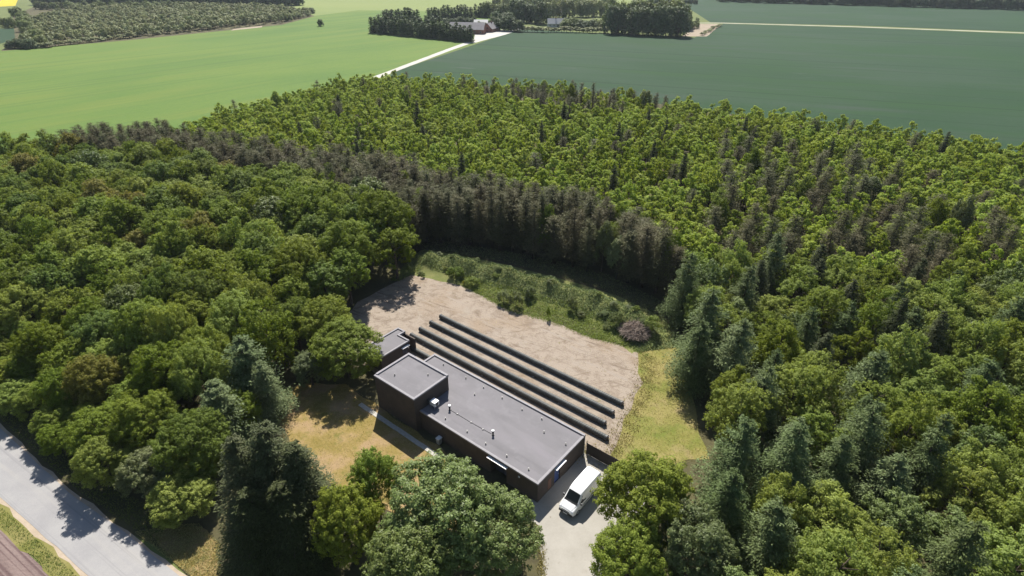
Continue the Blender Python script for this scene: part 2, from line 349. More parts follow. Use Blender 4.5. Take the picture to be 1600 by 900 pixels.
# ---------------------------------------------------------------- the low dark brick building
YAW, FX, FY = 0.67962, 2.768, 42.696
def wp(x, y, z=0.0):                                          # building frame (x along the long wall, y across) to world
    return (FX + x*math.cos(YAW) + y*math.sin(YAW), FY - x*math.sin(YAW) + y*math.cos(YAW), z)
Z0 = .05
def brick_mat(name, a, b, mortar):
    m, nt, out = new_mat(name)
    tc = N(nt, 'ShaderNodeTexCoord'); ge = N(nt, 'ShaderNodeNewGeometry')
    sx = N(nt, 'ShaderNodeSeparateXYZ'); nt.links.new(tc.outputs['Object'], sx.inputs[0])
    ad = N(nt, 'ShaderNodeMath', operation='ADD'); nt.links.new(sx.outputs[0], ad.inputs[0]); nt.links.new(sx.outputs[1], ad.inputs[1])
    cx = N(nt, 'ShaderNodeCombineXYZ'); nt.links.new(ad.outputs[0], cx.inputs[0]); nt.links.new(sx.outputs[2], cx.inputs[1])
    bt = N(nt, 'ShaderNodeTexBrick'); nt.links.new(cx.outputs[0], bt.inputs[0])
    bt.inputs['Color1'].default_value = (*a, 1); bt.inputs['Color2'].default_value = (*b, 1); bt.inputs['Mortar'].default_value = (*mortar, 1)
    bt.inputs['Scale'].default_value = 1.0; bt.inputs['Brick Width'].default_value = .24; bt.inputs['Row Height'].default_value = .075; bt.inputs['Mortar Size'].default_value = .008
    col = mixc(nt, .35, bt.outputs[0], ramp(nt, noise(nt, .9, 5, .65, mapping(nt)), [(.3, tuple(c*.6 for c in a)), (.7, tuple(c*1.3 for c in b))]))
    surface(nt, out, col, .8, .3, bt.outputs['Fac'], -.3, .01)
    return m
M['brick'] = brick_mat('brick', (.062, .050, .044), (.088, .068, .056), (.075, .07, .065))
def felt_mat(name, c, warm):
    m, nt, out = new_mat(name)
    oi = N(nt, 'ShaderNodeObjectInfo')
    a = noise(nt, .35, 5, .6, mapping(nt, (.4, 1.2, 1))); b = noise(nt, 30, 3, .6, mapping(nt))
    col = ramp(nt, a, [(.3, tuple(x*.86 for x in c)), (.5, c), (.72, warm)])
    st = ramp(nt, noise(nt, .5, 6, .7, mapping(nt)), [(.52, (0,0,0)), (.70, (.75,.75,.75))])
    col = mixc(nt, st, col, tuple(x*1.22 for x in c))
    h = N(nt, 'ShaderNodeHueSaturation'); nt.links.new(col, h.inputs['Color'])
    r = N(nt, 'ShaderNodeMapRange'); r.inputs['To Min'].default_value = .95; r.inputs['To Max'].default_value = 1.06; nt.links.new(oi.outputs['Random'], r.inputs[0]); nt.links.new(r.outputs[0], h.inputs['Value'])
    surface(nt, out, h.outputs[0], .75, .22, b, .25, .01)
    return m
M['felt'] = felt_mat('felt', (.148, .141, .149), (.167, .156, .168))
M['coping'] = plain('coping', (.255, .245, .255), .85, .15, var=.12)
M['white_paint'] = plain('white_paint', (.66, .66, .66), .4, .5, var=.03)
M['white_metal'] = plain('white_metal', (.78, .79, .80), .35, .5, var=.03)
M['dark_metal'] = plain('dark_metal', (.05, .05, .055), .45, .5)
M['black_rubber'] = plain('black_rubber', (.025, .025, .027), .7, .3)
M['blue_door'] = plain('blue_door', (.045, .075, .20), .5, .4)
M['dark_door'] = plain('dark_door', (.055, .06, .085), .5, .4)
M['concrete'] = plain('concrete', (.38, .36, .32), .85, .2, var=.12, vscale=2)
M['galvanised'] = plain('galvanised', (.45, .46, .47), .4, .5, .5)
M['cable'] = plain('cable', (.06, .06, .06), .7, .2)
M['terracotta'] = plain('terracotta', (.30, .13, .08), .8, .2)
m, nt, out = new_mat('glass_dark')
surface(nt, out, (.02, .025, .03), .08, .6); M['glass'] = m

def roof_with_parapet(root, poly, z, up=.16, w=.26, strips=(), strip_axis='x'):
    """felt deck laid in strips inside a raised edge; poly in the building frame, counter-clockwise rectangle (x0,x1,y0,y1)"""
    x0, x1, y0, y1 = poly
    deck = MB().box(x0+.02, x1-.02, y0+.02, y1-.02, z-.22, z-.03).build('roof_deck', M['felt'], root)
    n = max(2, round((y1-y0-2*w)/1.0)); h = (y1-y0-2*w)/n
    for i in range(n):
        a = y0+w+i*h
        # each strip laps the next by tilting a few millimetres
        MB().add([(x0+w, a, z-.020), (x1-w, a, z-.020), (x1-w, a+h+.0, z-.006), (x0+w, a+h+.0, z-.006), (x0+w, a+h, z-.03), (x1-w, a+h, z-.03), (x0+w, a, z-.03), (x1-w, a, z-.03)],
                 [(0,1,2,3), (3,2,5,4), (1,0,6,7), (0,3,4,6), (2,1,7,5)]).build('felt_strip', M['felt'], deck)
    c = MB()
    c.box(x0-.04, x1+.04, y0-.04, y0+w, z-.16, z+up*.35); c.box(x0-.04, x1+.04, y1-w, y1+.04, z-.16, z+up)
    c.box(x0-.04, x0+w, y0+w, y1-w, z-.16, z+up*.9); c.box(x1-w, x1+.04, y0+w, y1-w, z-.16, z+up*.35)
    c.build('parapet_edge', M['coping'], root, bevel=.02)
    return deck

bl = empty('brick_building', (FX, FY, 0), -YAW)
tag(bl, 'low dark brick building with a long flat grey roof and taller end block', 'building')
HM, HT = 2.95, 5.26
tx0, tx1, ty0, ty1 = -25.6, -18.24, -.78, 5.11
# walls of the low wing with door recesses cut out (front door x -6.7..-4.4, end door y 3.2..4.6)
wall = MB()
t = .32
wall.box(tx1, -6.75, 0, t, 0, HM-.2); wall.box(-4.35, 0, 0, t, 0, HM-.2); wall.box(-6.75, -4.35, 0, t, 2.45, HM-.2); wall.box(-6.75, -4.35, .9, .9+t, 0, 2.45)
wall.box(-6.75-t, -6.75, t, .9, 0, 2.45); wall.box(-4.35, -4.35+t, t, .9, 0, 2.45)
wall.box(-t, 0, t, 3.15, 0, HM-.2); wall.box(-t, 0, 4.25, 9.28-t, 0, HM-.2); wall.box(-t, 0, 3.15, 4.25, 2.25, HM-.2)
wall.box(-25.12, 0, 9.28-t, 9.28, 0, HM-.2); wall.box(-25.12, -25.12+t, ty1+.01, 9.28-t, 0, HM-.2)
wl = wall.build('wall', M['brick'], bl)
roof_with_parapet(bl, (-25.14, 0.02, -.02, 9.30), HM)
tw = MB().box(tx0, tx1, ty0, ty1, 0, HT-.2).build('tall_block_wall', M['brick'], bl)
roof_with_parapet(bl, (tx0-.02, tx1+.02, ty0-.02, ty1+.02), HT, .18, .28)
# doors
d = MB().box(-6.6, -5.6, .80, .86, .02, 2.2).build('door', M['dark_door'], bl, bevel=.01)
MB().box(-5.75, -5.68, .74, .80, 1.0, 1.12).build('handle', M['galvanised'], d)
d2 = MB().box(-5.5, -4.5, .80, .86, .02, 2.2).build('door', M['dark_door'], bl, bevel=.01)
MB().box(-5.4, -5.33, .74, .80, 1.0, 1.12).build('handle', M['galvanised'], d2)
d3 = MB().box(-.20, -.12, 3.2, 4.2, .02, 2.22).build('door', M['blue_door'], bl, bevel=.01)
tag(d3, 'dark blue end door')
MB().box(-.12, -.05, 4.0, 4.08, 1.0, 1.12).build('handle', M['galvanised'], d3)
# flat white canopies over the two doors
def canopy(x0, x1, y0, y1, z):
    c = MB().box(x0, x1, y0, y1, z, z+.10).build('door_canopy', M['white_paint'], bl, bevel=.015)
    return c
canopy(-7.0, -4.15, -.36, -.005, 2.55)
canopy(.005, .36, 3.05, 4.95, 2.55)
# roof furniture
def roof_vent(x, y, h=.72):
    v = MB(); v.tube([(0,0,-.03), (0,0,.06)], [.20, .16], 14); v.tube([(0,0,.05), (0,0,h*.86)], .12, 14)
    o = v.build('roof_vent', M['dark_metal'], bl, loc=(x, y, HM), smooth=False)
    MB().tube([(0,0,h*.84), (0,0,h*.87), (0,0,h*.98), (0,0,h)], [.13, .16, .16, .12], 14).build('vent_cap', M['white_metal'], o)
    MB().tube([(0,0,h*.42), (0,0,h*.47)], .125, 14).build('collar', M['dark_metal'], o)
roof_vent(-15.5, 2.46); roof_vent(-8.5, 2.56)
stub_me = MB().tube([(0,0,-.03), (0,0,.03)], [.13, .09], 10).tube([(0,0,.02), (0,0,.20)], .05, 10).tube([(0,0,.17), (0,0,.24)], [.085, .07], 10).mesh('roof_stub', M['dark_metal'])
for x, y in [(-18.1,8.2), (-15.0,8.25), (-22.5,8.4), (-11.8,8.2), (-8.5,8.1), (-5.6,8.3), (-14.97,6.5), (-4.06,6.65), (-.95,6.65), (-14.75,.95), (-11.2,1.0), (-8.2,.92), (-5.12,1.0), (-2.0,1.0)]:
    link('roof_stub', stub_me, bl, (x, y, HM))
for x, y in [(-23.6, .9), (-20.3, 3.6)]:
    link('roof_stub', stub_me, bl, (x, y, HT))
cb = MB().tube([(-15.3, 2.46, HM+.03), (-12.0, 2.44, HM+.025), (-8.7, 2.55, HM+.03)], .022, 6).build('lightning_cable', M['cable'], bl)
for x in (-14.2, -11.9, -10.0): MB().box(x-.09, x+.09, 2.37, 2.55, HM-.005, HM+.09).build('cable_holder', M['dark_metal'], cb, bevel=.02)
ac = MB().box(-17.75, -16.85, 1.25, 2.05, HM+.42, HM+1.02).build('air_conditioner', M['white_metal'], bl, bevel=.04)
MB().tube([(-16.849, 1.65, HM+.72), (-16.83, 1.65, HM+.72)], .24, 18).build('fan_grille', M['dark_metal'], ac)
fr = MB()
for x in (-17.65, -16.98):
    for y in (1.33, 1.92): fr.tube([(x, y, HM-.02), (x, y, HM+.42)], .03, 6)
fr.box(-17.72, -16.9, 1.30, 1.36, HM+.36, HM+.42); fr.box(-17.72, -16.9, 1.89, 1.95, HM+.36, HM+.42)
fr.build('stand', M['galvanised'], ac)
for (x, y0, y1) in [(-18.22, .4, .7)]: MB().box(x-.005, x+.12, 1.3, 1.55, HM+.3, HM+.9).build('duct', M['dark_metal'], ac)
# wall lamp, downpipe, wall box
lp = MB().box(-2.62, -2.42, -.14, -.005, 2.28, 2.44).build('wall_lamp', M['white_metal'], bl, bevel=.02)
MB().box(-2.59, -2.45, -.155, -.142, 2.27, 2.36).build('lens', M['coping'], lp)
dp = MB().tube([(.07, 9.18, HM-.15), (.07, 9.18, .25), (.16, 9.18, .08)], .045, 8).build('downpipe', M['galvanised'], bl)
for z in (.8, 1.7, 2.4): MB().box(.005, .12, 9.12, 9.24, z, z+.05).build('bracket', M['dark_metal'], dp)
MB().box(-.30, .03, 1.9, 2.5, .3, 1.9).build('meter_cupboard', plain('cupboard', (.16, .09, .065), .7, .3), bl, bevel=.015)

# ---- outbuilding with notched roof
ob = empty('outbuilding', wp(-34.5, 4.2), -YAW)
tag(ob, 'small flat-roofed brick outbuilding with a notched back corner', 'building')
OL, OW, OH = 3.75, 6.55, 2.7                                  # along x, along y
NX, NY = 1.55, 5.35                                           # notch: x NX..OL, y NY..OW (an open bin yard)
w_ = MB().prism([(0,0), (OL,0), (OL,NY), (NX,NY), (NX,OW), (0,OW)], 0, OH-.16)
w_.build('wall', M['brick'], ob)
yw = MB().box(NX+.003, OL, OW-.2, OW, 0, OH-.25)
yw.build('yard_wall', M['brick'], ob)
dk = MB().prism([(.16,.16), (OL-.16,.16), (OL-.16,NY-.16), (NX-.16,NY-.16), (NX-.16,OW-.16), (.16,OW-.16)], OH-.158, OH-.02).build('roof_deck', M['felt'], ob)
ed = MB()
e = .22
ed.box(-.04, OL+.04, -.04, e, OH-.155, OH+.06); ed.box(-.04, e, e, OW+.04, OH-.155, OH+.14)
ed.box(e, NX+.04, OW-e, OW+.04, OH-.155, OH+.14); ed.box(NX-e, NX+.04, NY+.04, OW-e, OH-.155, OH+.12)
ed.box(NX-e, OL+.04, NY-e, NY+.04, OH-.155, OH+.14); ed.box(OL-e, OL+.04, e, NY-e, OH-.155, OH+.06)
ed.build('parapet_edge', M['coping'], ob, bevel=.02)
MB().box(OL+.005, OL+.40, 3.75, 5.1, 2.15, 2.24).build('door_canopy', M['white_paint'], ob, bevel=.015)
od = MB().box(OL+.004, OL+.05, 3.9, 4.8, .05, 2.05).build('door', M['dark_door'], ob)
MB().box(OL+.05, OL+.10, 4.62, 4.70, 1.0, 1.1).build('handle', M['galvanised'], od)
MB().box(OL+.004, OL+.16, 4.88, 5.05, 1.65, 1.95).build('wall_lamp', M['white_metal'], ob, bevel=.02)

# ---- timber screen right of the building
fx = empty('timber_screen', wp(.32, 9.42), -YAW)
tag(fx, 'dark timber screen fence running from the right end of the building', 'fence')
pm = MB().box(0, 1.72, -.02, .02, .06, 1.75).mesh('fence_panel', plain('dark_timber', (.045, .038, .033), .8, .2))
po = MB().box(-.05, .05, -.05, .05, 0, 1.82).mesh('post', plain('dark_post', (.06, .05, .04), .8, .2))
for i in range(3): link('fence_panel', pm, fx, (.06 + i*1.84, 0, Z0))
for i in range(4): link('post', po, fx, (i*1.84, 0, Z0))

# ---- paved path in front of the tall block
pth = empty('paved_path', wp(-28, -2.1), -YAW)
tag(pth, 'narrow concrete slab path along the front of the tall block', 'path', kind='structure')
slab = MB().box(-.44, .44, -.31, .31, -.02, .045).mesh('paving_slab', M['concrete'])
for i in range(17):
    o = link('paving_slab', slab, pth, (.5 + i*.90, rnd.uniform(-.02, .02), .065 + rnd.uniform(0, .012))); o.rotation_euler.z = rnd.uniform(-.012, .012)
# ---- white waste bin by the front wall
bn = empty('waste_bin', wp(-14.6, -.5, .06), -YAW)
tag(bn, 'small pale bin standing at the shaded front wall', 'bin')
MB().add([(-.22,-.24,.05),(.22,-.24,.05),(.22,.24,.05),(-.22,.24,.05),(-.28,-.30,.92),(.28,-.30,.92),(.28,.30,.92),(-.28,.30,.92)], [(0,3,2,1),(4,5,6,7),(0,1,5,4),(1,2,6,5),(2,3,7,6),(3,0,4,7)]).build('bin_body', M['galvanised'], bn, bevel=.02)
MB().box(-.30, .30, -.34, .32, .93, 1.0).build('lid', M['white_paint'], bn, bevel=.02)
for s in (-.2, .2): MB().tube([(s-.03, .27, .09), (s+.03, .27, .09)], .09, 10).build('wheel', M['black_rubber'], bn)

# ---------------------------------------------------------------- dark ribbed pipes on the gravel
def pipe_mat():
    m, nt, out = new_mat('pipe_black')
    f = noise(nt, 2.2, 6, .7, mapping(nt))
    surface(nt, out, ramp(nt, f, [(.35, (.035, .036, .036)), (.55, (.060, .064, .058)), (.75, (.12, .125, .105))]), .55, .4, f, .3, .02)
    return m
M['pipe'] = pipe_mat()
PR = .36
pipes = [(-34.45, -.65, 19.6, 'farthest from the building'), (-34.4, -.68, 17.3, 'second farthest from the building'), (-34.35, -.5, 14.95, 'third from the building'), (-34.2, 1.05, 12.9, 'nearest the building roof edge')]
def pipe(x0, x1, y, label):
    root = empty('ribbed_pipe', wp(x0, y, Z0+.01), -YAW)
    tag(root, label, 'pipe', 'long dark pipes lying on the gravel')
    L = x1-x0; n = 22; step = .3; pts, rad = [], []
    k = int(L/step)
    for i in range(k):
        a = i*L/k
        for da, r in ((0, PR-.025), (.35, PR), (.75, PR)): pts.append((a+da*L/k, 0, PR)); rad.append(r)
    pts.append((L, 0, PR)); rad.append(PR-.02)
    mb = MB()
    vs, fs = [], []
    for (px, _, pz), r in zip(pts, rad): vs += [(px, r*math.cos(2*math.pi*q/n), pz + r*math.sin(2*math.pi*q/n)) for q in range(n)]
    for i in range(len(pts)-1): fs += [(i*n+q, i*n+(q+1)%n, (i+1)*n+(q+1)%n, (i+1)*n+q) for q in range(n)]
    mb.add(vs, fs).build('tube', M['pipe'], root)
    for a, s in ((0, -1), (L, 1)):
        MB().tube([(a-.06, 0, PR), (a+.06, 0, PR)], PR+.035, 22).build('end_collar', M['dark_metal'], root)
        MB().tube([(a+s*.05, 0, PR*1.75), (a+s*.22, 0, PR*1.75), (a+s*.22, 0, .02)], .05, 8).build('end_outlet', M['dark_metal'], root)
    for i in range(int(L/6)):
        MB().box(3+i*6-.08, 3+i*6+.08, -PR-.05, PR+.05, -.05, .16).build('support', M['concrete'], root)
for x0, x1, y, w in pipes: pipe(x0, x1, y, 'long dark ribbed pipe, ' + w)
pipe(-31.4, -21.0, 10.55, 'dark ribbed pipe half hidden between outbuilding and low wing')

# ---------------------------------------------------------------- white delivery van
VY0 = .52
van = empty('delivery_van', wp(3.33, VY0 + 2.85, .078), -YAW)
tag(van, 'white delivery van parked at the end of the building', 'van')
def car_paint():
    m, nt, out = new_mat('van_white')
    p = surface(nt, out, ramp(nt, noise(nt, 2.0, 4, .6, mapping(nt)), [(.3, (.76, .76, .76)), (.7, (.82, .82, .82))]), .3, .5)
    p.inputs['Coat Weight'].default_value = .5; p.inputs['Coat Roughness'].default_value = .08
    return m
M['van'] = car_paint()
# stations from nose (y=-2.85) to tail (y=2.75): y, z bottom, z belt, z top, half width low, half width belt, half width top
ST = [(-2.85,.42,.72,.86,.80,.80,.70), (-2.74,.32,.86,1.02,.92,.90,.80), (-2.45,.28,.96,1.14,.97,.95,.84), (-1.95,.26,1.04,1.28,.985,.97,.86),
      (-1.80,.26,1.06,1.36,.985,.975,.86), (-1.15,.26,1.10,2.16,.99,.98,.78), (-.90,.26,1.12,2.32,.99,.98,.78), (-.4,.26,1.12,2.42,.99,.98,.80), (.6,.26,1.12,2.44,.99,.98,.81), (2.2,.26,1.12,2.43,.99,.98,.81), (2.62,.28,1.12,2.38,.985,.97,.80), (2.75,.36,1.12,2.22,.95,.94,.77)]
def ring(s):
    y, zb, zm, zt, a, b, c = s
    half = [(a*.9, zb), (a, zb+.12), (a, (zb+zm)/2), (b, zm), (b*.6+c*.4, zm+(zt-zm)*.62), (c, zt-.07*min(1,(zt-zm)/.4)), (c*.90, zt-.012), (c*.45, zt+.012)]
    return [(x, y, z) for x, z in half] + [(-x, y, z) for x, z in half[::-1]]
rings = [ring(s) for s in ST]; n = len(rings[0])
b = MB(); vs_ = [p for r in rings for p in r]; fs_ = []
for i in range(len(rings)-1):
    for k in range(n):
        if i == 4 and k in (6, 7, 8): continue                # windscreen opening
        fs_.append((i*n+k, i*n+(k+1)%n, (i+1)*n+(k+1)%n, (i+1)*n+k))
fs_ += [tuple(range(n)), tuple(range((len(rings)-1)*n, len(rings)*n))[::-1]]
b.add(vs_, fs_)
body = b.build('body', M['van'], van, smooth=True)
bv = body.modifiers.new('bevel', 'BEVEL'); bv.width = .025; bv.segments = 2; bv.limit_method = 'ANGLE'; bv.angle_limit = R(28)
ws = MB()
lo, hi = rings[4], rings[5]
rowA = [Vector(lo[k]) for k in (6,7,8,9)]; rowB = [Vector(hi[k]) for k in (6,7,8,9)]
off = Vector((0, -.012, .006))
ws.add([p+off for p in rowA] + [p+off for p in rowB], [(0,1,5,4), (1,2,6,5), (2,3,7,6)])
w1 = ws.build('windscreen', M['glass'], van)
so_ = w1.modifiers.new('solid', 'SOLIDIFY'); so_.thickness = .012
for s in (-1, 1):
    MB().add([(s*.985,-1.55,1.16),(s*.985,-.45,1.16),(s*.872,-.45,1.98),(s*.872,-1.05,1.96)], [(0,1,2,3)] if s > 0 else [(3,2,1,0)]).build('side_window', M['glass'], van).modifiers.new('solid','SOLIDIFY').thickness = .03
    hl = MB().add([(s*.52,-2.80,.86),(s*.86,-2.72,.84),(s*.93,-2.45,.97),(s*.88,-2.42,1.10),(s*.60,-2.70,1.02)], [(0,1,2,3,4)]).build('headlight', plain('lens_%s' % ('left' if s < 0 else 'right'), (.62,.64,.66), .15, .6), van)
    hl.modifiers.new('solid','SOLIDIFY').thickness = .05
    mr = MB().box(s*1.02-.02 if s > 0 else -1.22, 1.22 if s > 0 else -1.0, -1.62, -1.50, 1.22, 1.52).build('wing_mirror', M['dark_metal'], van, bevel=.03)
    MB().box(s*1.05-(.0 if s>0 else .12), s*1.05+(.12 if s>0 else .0), -1.497, -1.488, 1.27, 1.48).build('mirror_glass', M['glass'], mr)
    MB().box(s*1.0-.012, s*1.0+.012, -.9, 2.3, .62, .74).build('side_strip', M['dark_metal'], van, bevel=.008)
    MB().add([(s*.03,-2.02,1.335),(s*.62,-1.86,1.37),(s*.62,-1.84,1.385),(s*.03,-2.0,1.35)], [(0,1,2,3)]).build('wiper', M['black_rubber'], van).modifiers.new('solid','SOLIDIFY').thickness = .02
    for y in (-1.92, 1.55):
        wroot = MB().tube([(s*.76, y, .34), (s*1.0, y, .34)], .335, 22).build('wheel', M['black_rubber'], van, bevel=.03)
        MB().tube([(s*1.0, y, .34), (s*1.015, y, .34)], .20, 16).build('rim', M['galvanised'], wroot)
    MB().box(s*.80-.05, s*.80+.05, 2.70, 2.78, .95, 1.45).build('tail_light', plain('red_lens', (.45,.02,.02), .25, .5), van, bevel=.01)
MB().box(-.86, .86, -2.90, -2.72, .34, .62).build('bumper', M['black_rubber'], van, bevel=.05)
gr = MB().box(-.50, .50, -2.875, -2.80, .66, .84).build('grille', M['dark_metal'], van, bevel=.02)
for z in (.70, .76): MB().box(-.46, .46, -2.885, -2.874, z, z+.02).build('slat', M['galvanised'], gr)
MB().box(-.26, .26, -2.925, -2.90, .42, .53).build('number_plate', M['white_paint'], van)
for x in (-.5, -.17, .17, .5): MB().box(x-.02, x+.02, -.2, 2.3, 2.435, 2.462).build('roof_rib', M['van'], van, bevel=.008)
MB().add([(-.80,-1.99,1.285),(.80,-1.99,1.285),(.84,-1.80,1.392),(-.84,-1.80,1.392)], [(0,1,2,3)]).build('cowl', M['black_rubber'], van).modifiers.new('solid','SOLIDIFY').thickness = .01
for s in (-1, 1): MB().add([(s*.60,-2.66,1.075),(s*.63,-2.66,1.072),(s*.80,-2.02,1.285),(s*.77,-2.02,1.288)], [(0,1,2,3)]).build('bonnet_seam', M['dark_metal'], van).modifiers.new('solid','SOLIDIFY').thickness = .012

# ---------------------------------------------------------------- tree prototypes (kept outside the scene; copies share their meshes)
def limbs(mb, H, r0, tips, base, g, mi=0, n=7):
    lean = g.normal(0, .012*H, 2)
    path = [(lean[0]*t*t, lean[1]*t*t, H*t) for t in (0, .12, .3, .5, .7, .88)]
    mb.tube(path, [r0*1.25, r0, r0*.8, r0*.58, r0*.34, r0*.12], n, mi)
    for tp in tips:
        z = max(base, tp[2] - np.hypot(tp[0], tp[1])*.8); z = min(z, tp[2]*.9)
        a = Vector((lean[0]*(z/H)**2, lean[1]*(z/H)**2, z)); c = Vector(tp)
        mid = a.lerp(c, .55) + Vector((0, 0, -.06*(c-a).length))
        mb.tube([a, mid, c], [r0*.34, r0*.2, r0*.07], 5, mi)
def broad(seed, H, Rr, base, nl, nleaf, ls, clump=.16, up=.6, fill=.15, lob=(.30, .48), tufts=44, taper=0.0, loose=0.0):
    """rounded crown: lobes on an envelope, each lobe made of leaf clumps"""
    g = np.random.default_rng(seed)
    cz = (H+base)/2; hz = (H-base)/2
    L, Lr = [], []
    for i in range(nl):                                       # golden-angle lobes over the upper envelope
        u = 1 - (i+.5)/nl*1.55; ph = i*2.39996 + g.uniform(-.35, .35); u = np.clip(u + g.uniform(-.12, .12), -.8, .98)
        s = math.sqrt(1-u*u)*(1 - taper*max(u, -.2)); rr = g.uniform(*lob)*(1 - taper*max(u, 0))
        k = (1-rr*.9)*g.uniform(.85-.2*loose, 1.08+.22*loose)
        L.append((Rr*k*s*math.cos(ph), Rr*k*s*math.sin(ph), cz + hz*k*u)); Lr.append(rr*Rr)
    L = np.array(L); Lr = np.array(Lr)
    nc = int(nl*tufts)
    which = g.choice(nl, nc, p=Lr**2/np.sum(Lr**2))
    d = unit(g.normal(size=(nc, 3)) + np.array([0, 0, .25]) + .55*unit((L[which]-np.array([0, 0, cz-.2*hz]))*np.array([1, 1, Rr/hz])))
    cc = L[which] + d*Lr[which, None]*(.58-.15*loose + (.58+.3*loose)*g.random((nc, 1))**.8)*np.array([1, 1, min(1.0, hz/Rr)])
    cr = Rr*clump*g.uniform(.65, 1.3, nc)
    k = g.integers(0, nc, nleaf)
    e = unit(g.normal(size=(nleaf, 3)))
    C = cc[k] + e*(cr[k]*g.uniform(.25, 1.0, nleaf)**.6)[:, None]*np.array([1, 1, .85])
    inner = g.random(nleaf) < fill
    C[inner] = L[which[k[inner]]] + (C[inner]-L[which[k[inner]]])*g.uniform(.4, .9, (inner.sum(), 1))
    C[:, 2] = np.maximum(C[:, 2], max(.15, base*.6))
    Nn = unit(.45*d[k] + .65*e + np.array([0, 0, up]) + g.normal(0, .36, (nleaf, 3)))
    Q = leaf_quads(C, Nn, ls*g.uniform(.6, 1.25, nleaf), g)
    tk = MB(); limbs(tk, H*.86, .022*H, L[:min(nl, 9)], base*.8, g)
    return Q, tk
def conifer(seed, H, Rr, base, nwh, nb, npb, ls, droop=.25, asp=.3, power=.85, flat=.75, feather=0.0, loose=0.0):
    """whorled branches of needle sprays round one straight stem"""
    g = np.random.default_rng(seed)
    Cs, Ns, As, tips = [], [], [], []
    for w in range(nwh):
        t = (w + g.uniform(-.3, .3))/nwh; t = np.clip(t, 0, 1)
        z = base + (H-base)*t; lw = Rr*(1-t)**power*1.0 + .12
        for bi in range(max(4, int(nb*(1-.45*t)))):
            ph = g.uniform(0, 2*math.pi); ln = lw*g.uniform(.68-.2*loose, 1.18+.12*loose)
            m = max(3, int(npb*(.25+ln/Rr)))
            s = np.sort(g.uniform(.12, 1.0, m))
            dr = droop*g.uniform(.6, 1.4)
            side = g.normal(0, .16, m)*ln*s*(.6+feather)
            x = ln*s; zz = z + ln*(.22*s - dr*s*s*1.3) + g.normal(0, .05, m)*ln*(1+feather)
            dx, dy = math.cos(ph), math.sin(ph)
            Cs.append(np.stack([dx*x - dy*side, dy*x + dx*side, zz], 1))
            nn = np.array([dx*.25, dy*.25, flat])[None] + g.normal(0, .33, (m, 3)); Ns.append(unit(nn))
            As.append(np.array([dx, dy, -.2])[None] + g.normal(0, .5, (m, 3)))
            if w % 3 == 0 and bi < 5: tips.append((dx*ln*.8, dy*ln*.8, z))
    m = 30 if power > .55 else 4                              # leader
    Cs.append(np.stack([g.normal(0, .07, m), g.normal(0, .07, m), H - g.uniform(0, .1*H, m)], 1)); Ns.append(unit(g.normal(size=(m, 3)))); As.append(np.tile([0, 0, 1.], (m, 1)) + g.normal(0, .4, (m, 3)))
    C = np.concatenate(Cs); Nn = np.concatenate(Ns); A = np.concatenate(As)
    Q = leaf_quads(C, Nn, ls*g.uniform(.6, 1.3, len(C)), g, asp, A)
    tk = MB(); tk.tube([(0,0,0), (0,0,H*.3), (0,0,H*.65), (0,0,H*.98)], [.018*H, .013*H, .007*H, .002*H], 7)
    for x, y, z in tips: tk.tube([(0,0,z-.1), (x, y, z)], [.004*H, .0015*H], 4)
    return Q, tk
PROTO = {}
def proto(kind, Q, tk, leaf, bark='bark', single=False):
    if single:
        PROTO.setdefault(kind, []).append((quad_mesh(kind, Q, [M[leaf], M[bark]], tail=tk), None))
    else:
        PROTO.setdefault(kind, []).append((quad_mesh(kind + '_crown', Q, [M[leaf]]), tk.mesh(kind + '_trunk', M[bark])))
for s in range(4): proto('big', *broad(100+s, 12, 5.0, .8, 17 + s, 46000, .122, .085), 'leaf_broad')
for s in range(6): proto('broad', *broad(120+s, 12, 4.2, 1.0, 12 + s, 17000, .165, .10), 'leaf_broad')
for s in range(6): proto('loose', *broad(310+s, 12, 4.2, .6, 15 + s, 20000, .135, .085, lob=(.20, .46), tufts=40, taper=.18, loose=1.0), 'leaf_lime')
for s in range(6): proto('young', *broad(140+s, 9.5, 2.25, 1.2, 9 + s % 3, 4600, .155, .13, up=.45, tufts=22, taper=.35), 'leaf_young', single=True)
for s in range(4): proto('larch', *conifer(160+s, 13, 1.75, 1.8, 30, 12, 26, .19, -.08, .16, .34, .5, 1.7, 1.0), 'twig_brown', single=True)
for s in range(4): proto('spruce', *conifer(180+s, 14, 3.0, .9, 32, 17, 96, .125, .22, .30, .60, .7, .6), 'needle_dark')
for s in range(4): proto('feather', *conifer(200+s, 13, 3.3, 1.0, 20, 13, 110, .16, .14, .30, .66, .6, .9, 1.0), 'needle_blue')
for s in range(5): proto('far', *broad(220+s, 10, 4.2, -1.5, 12 + s, 2400, .42, .2), 'leaf_far', single=True)
for s in range(3): proto('far_cone', *conifer(240+s, 10, 2.4, .3, 16, 10, 10, .5, .05, .4, .3, .6, .8), 'leaf_far_dark', single=True)
for s in range(4): proto('far_young', *broad(260+s, 6, 2.0, .6, 6, 500, .42, .24), 'leaf_far_olive', single=True)
for s in range(4): proto('shrub', *broad(280+s, 1.7, 1.2, .15, 8, 1900, .085, .2), 'herb_dark', single=True)

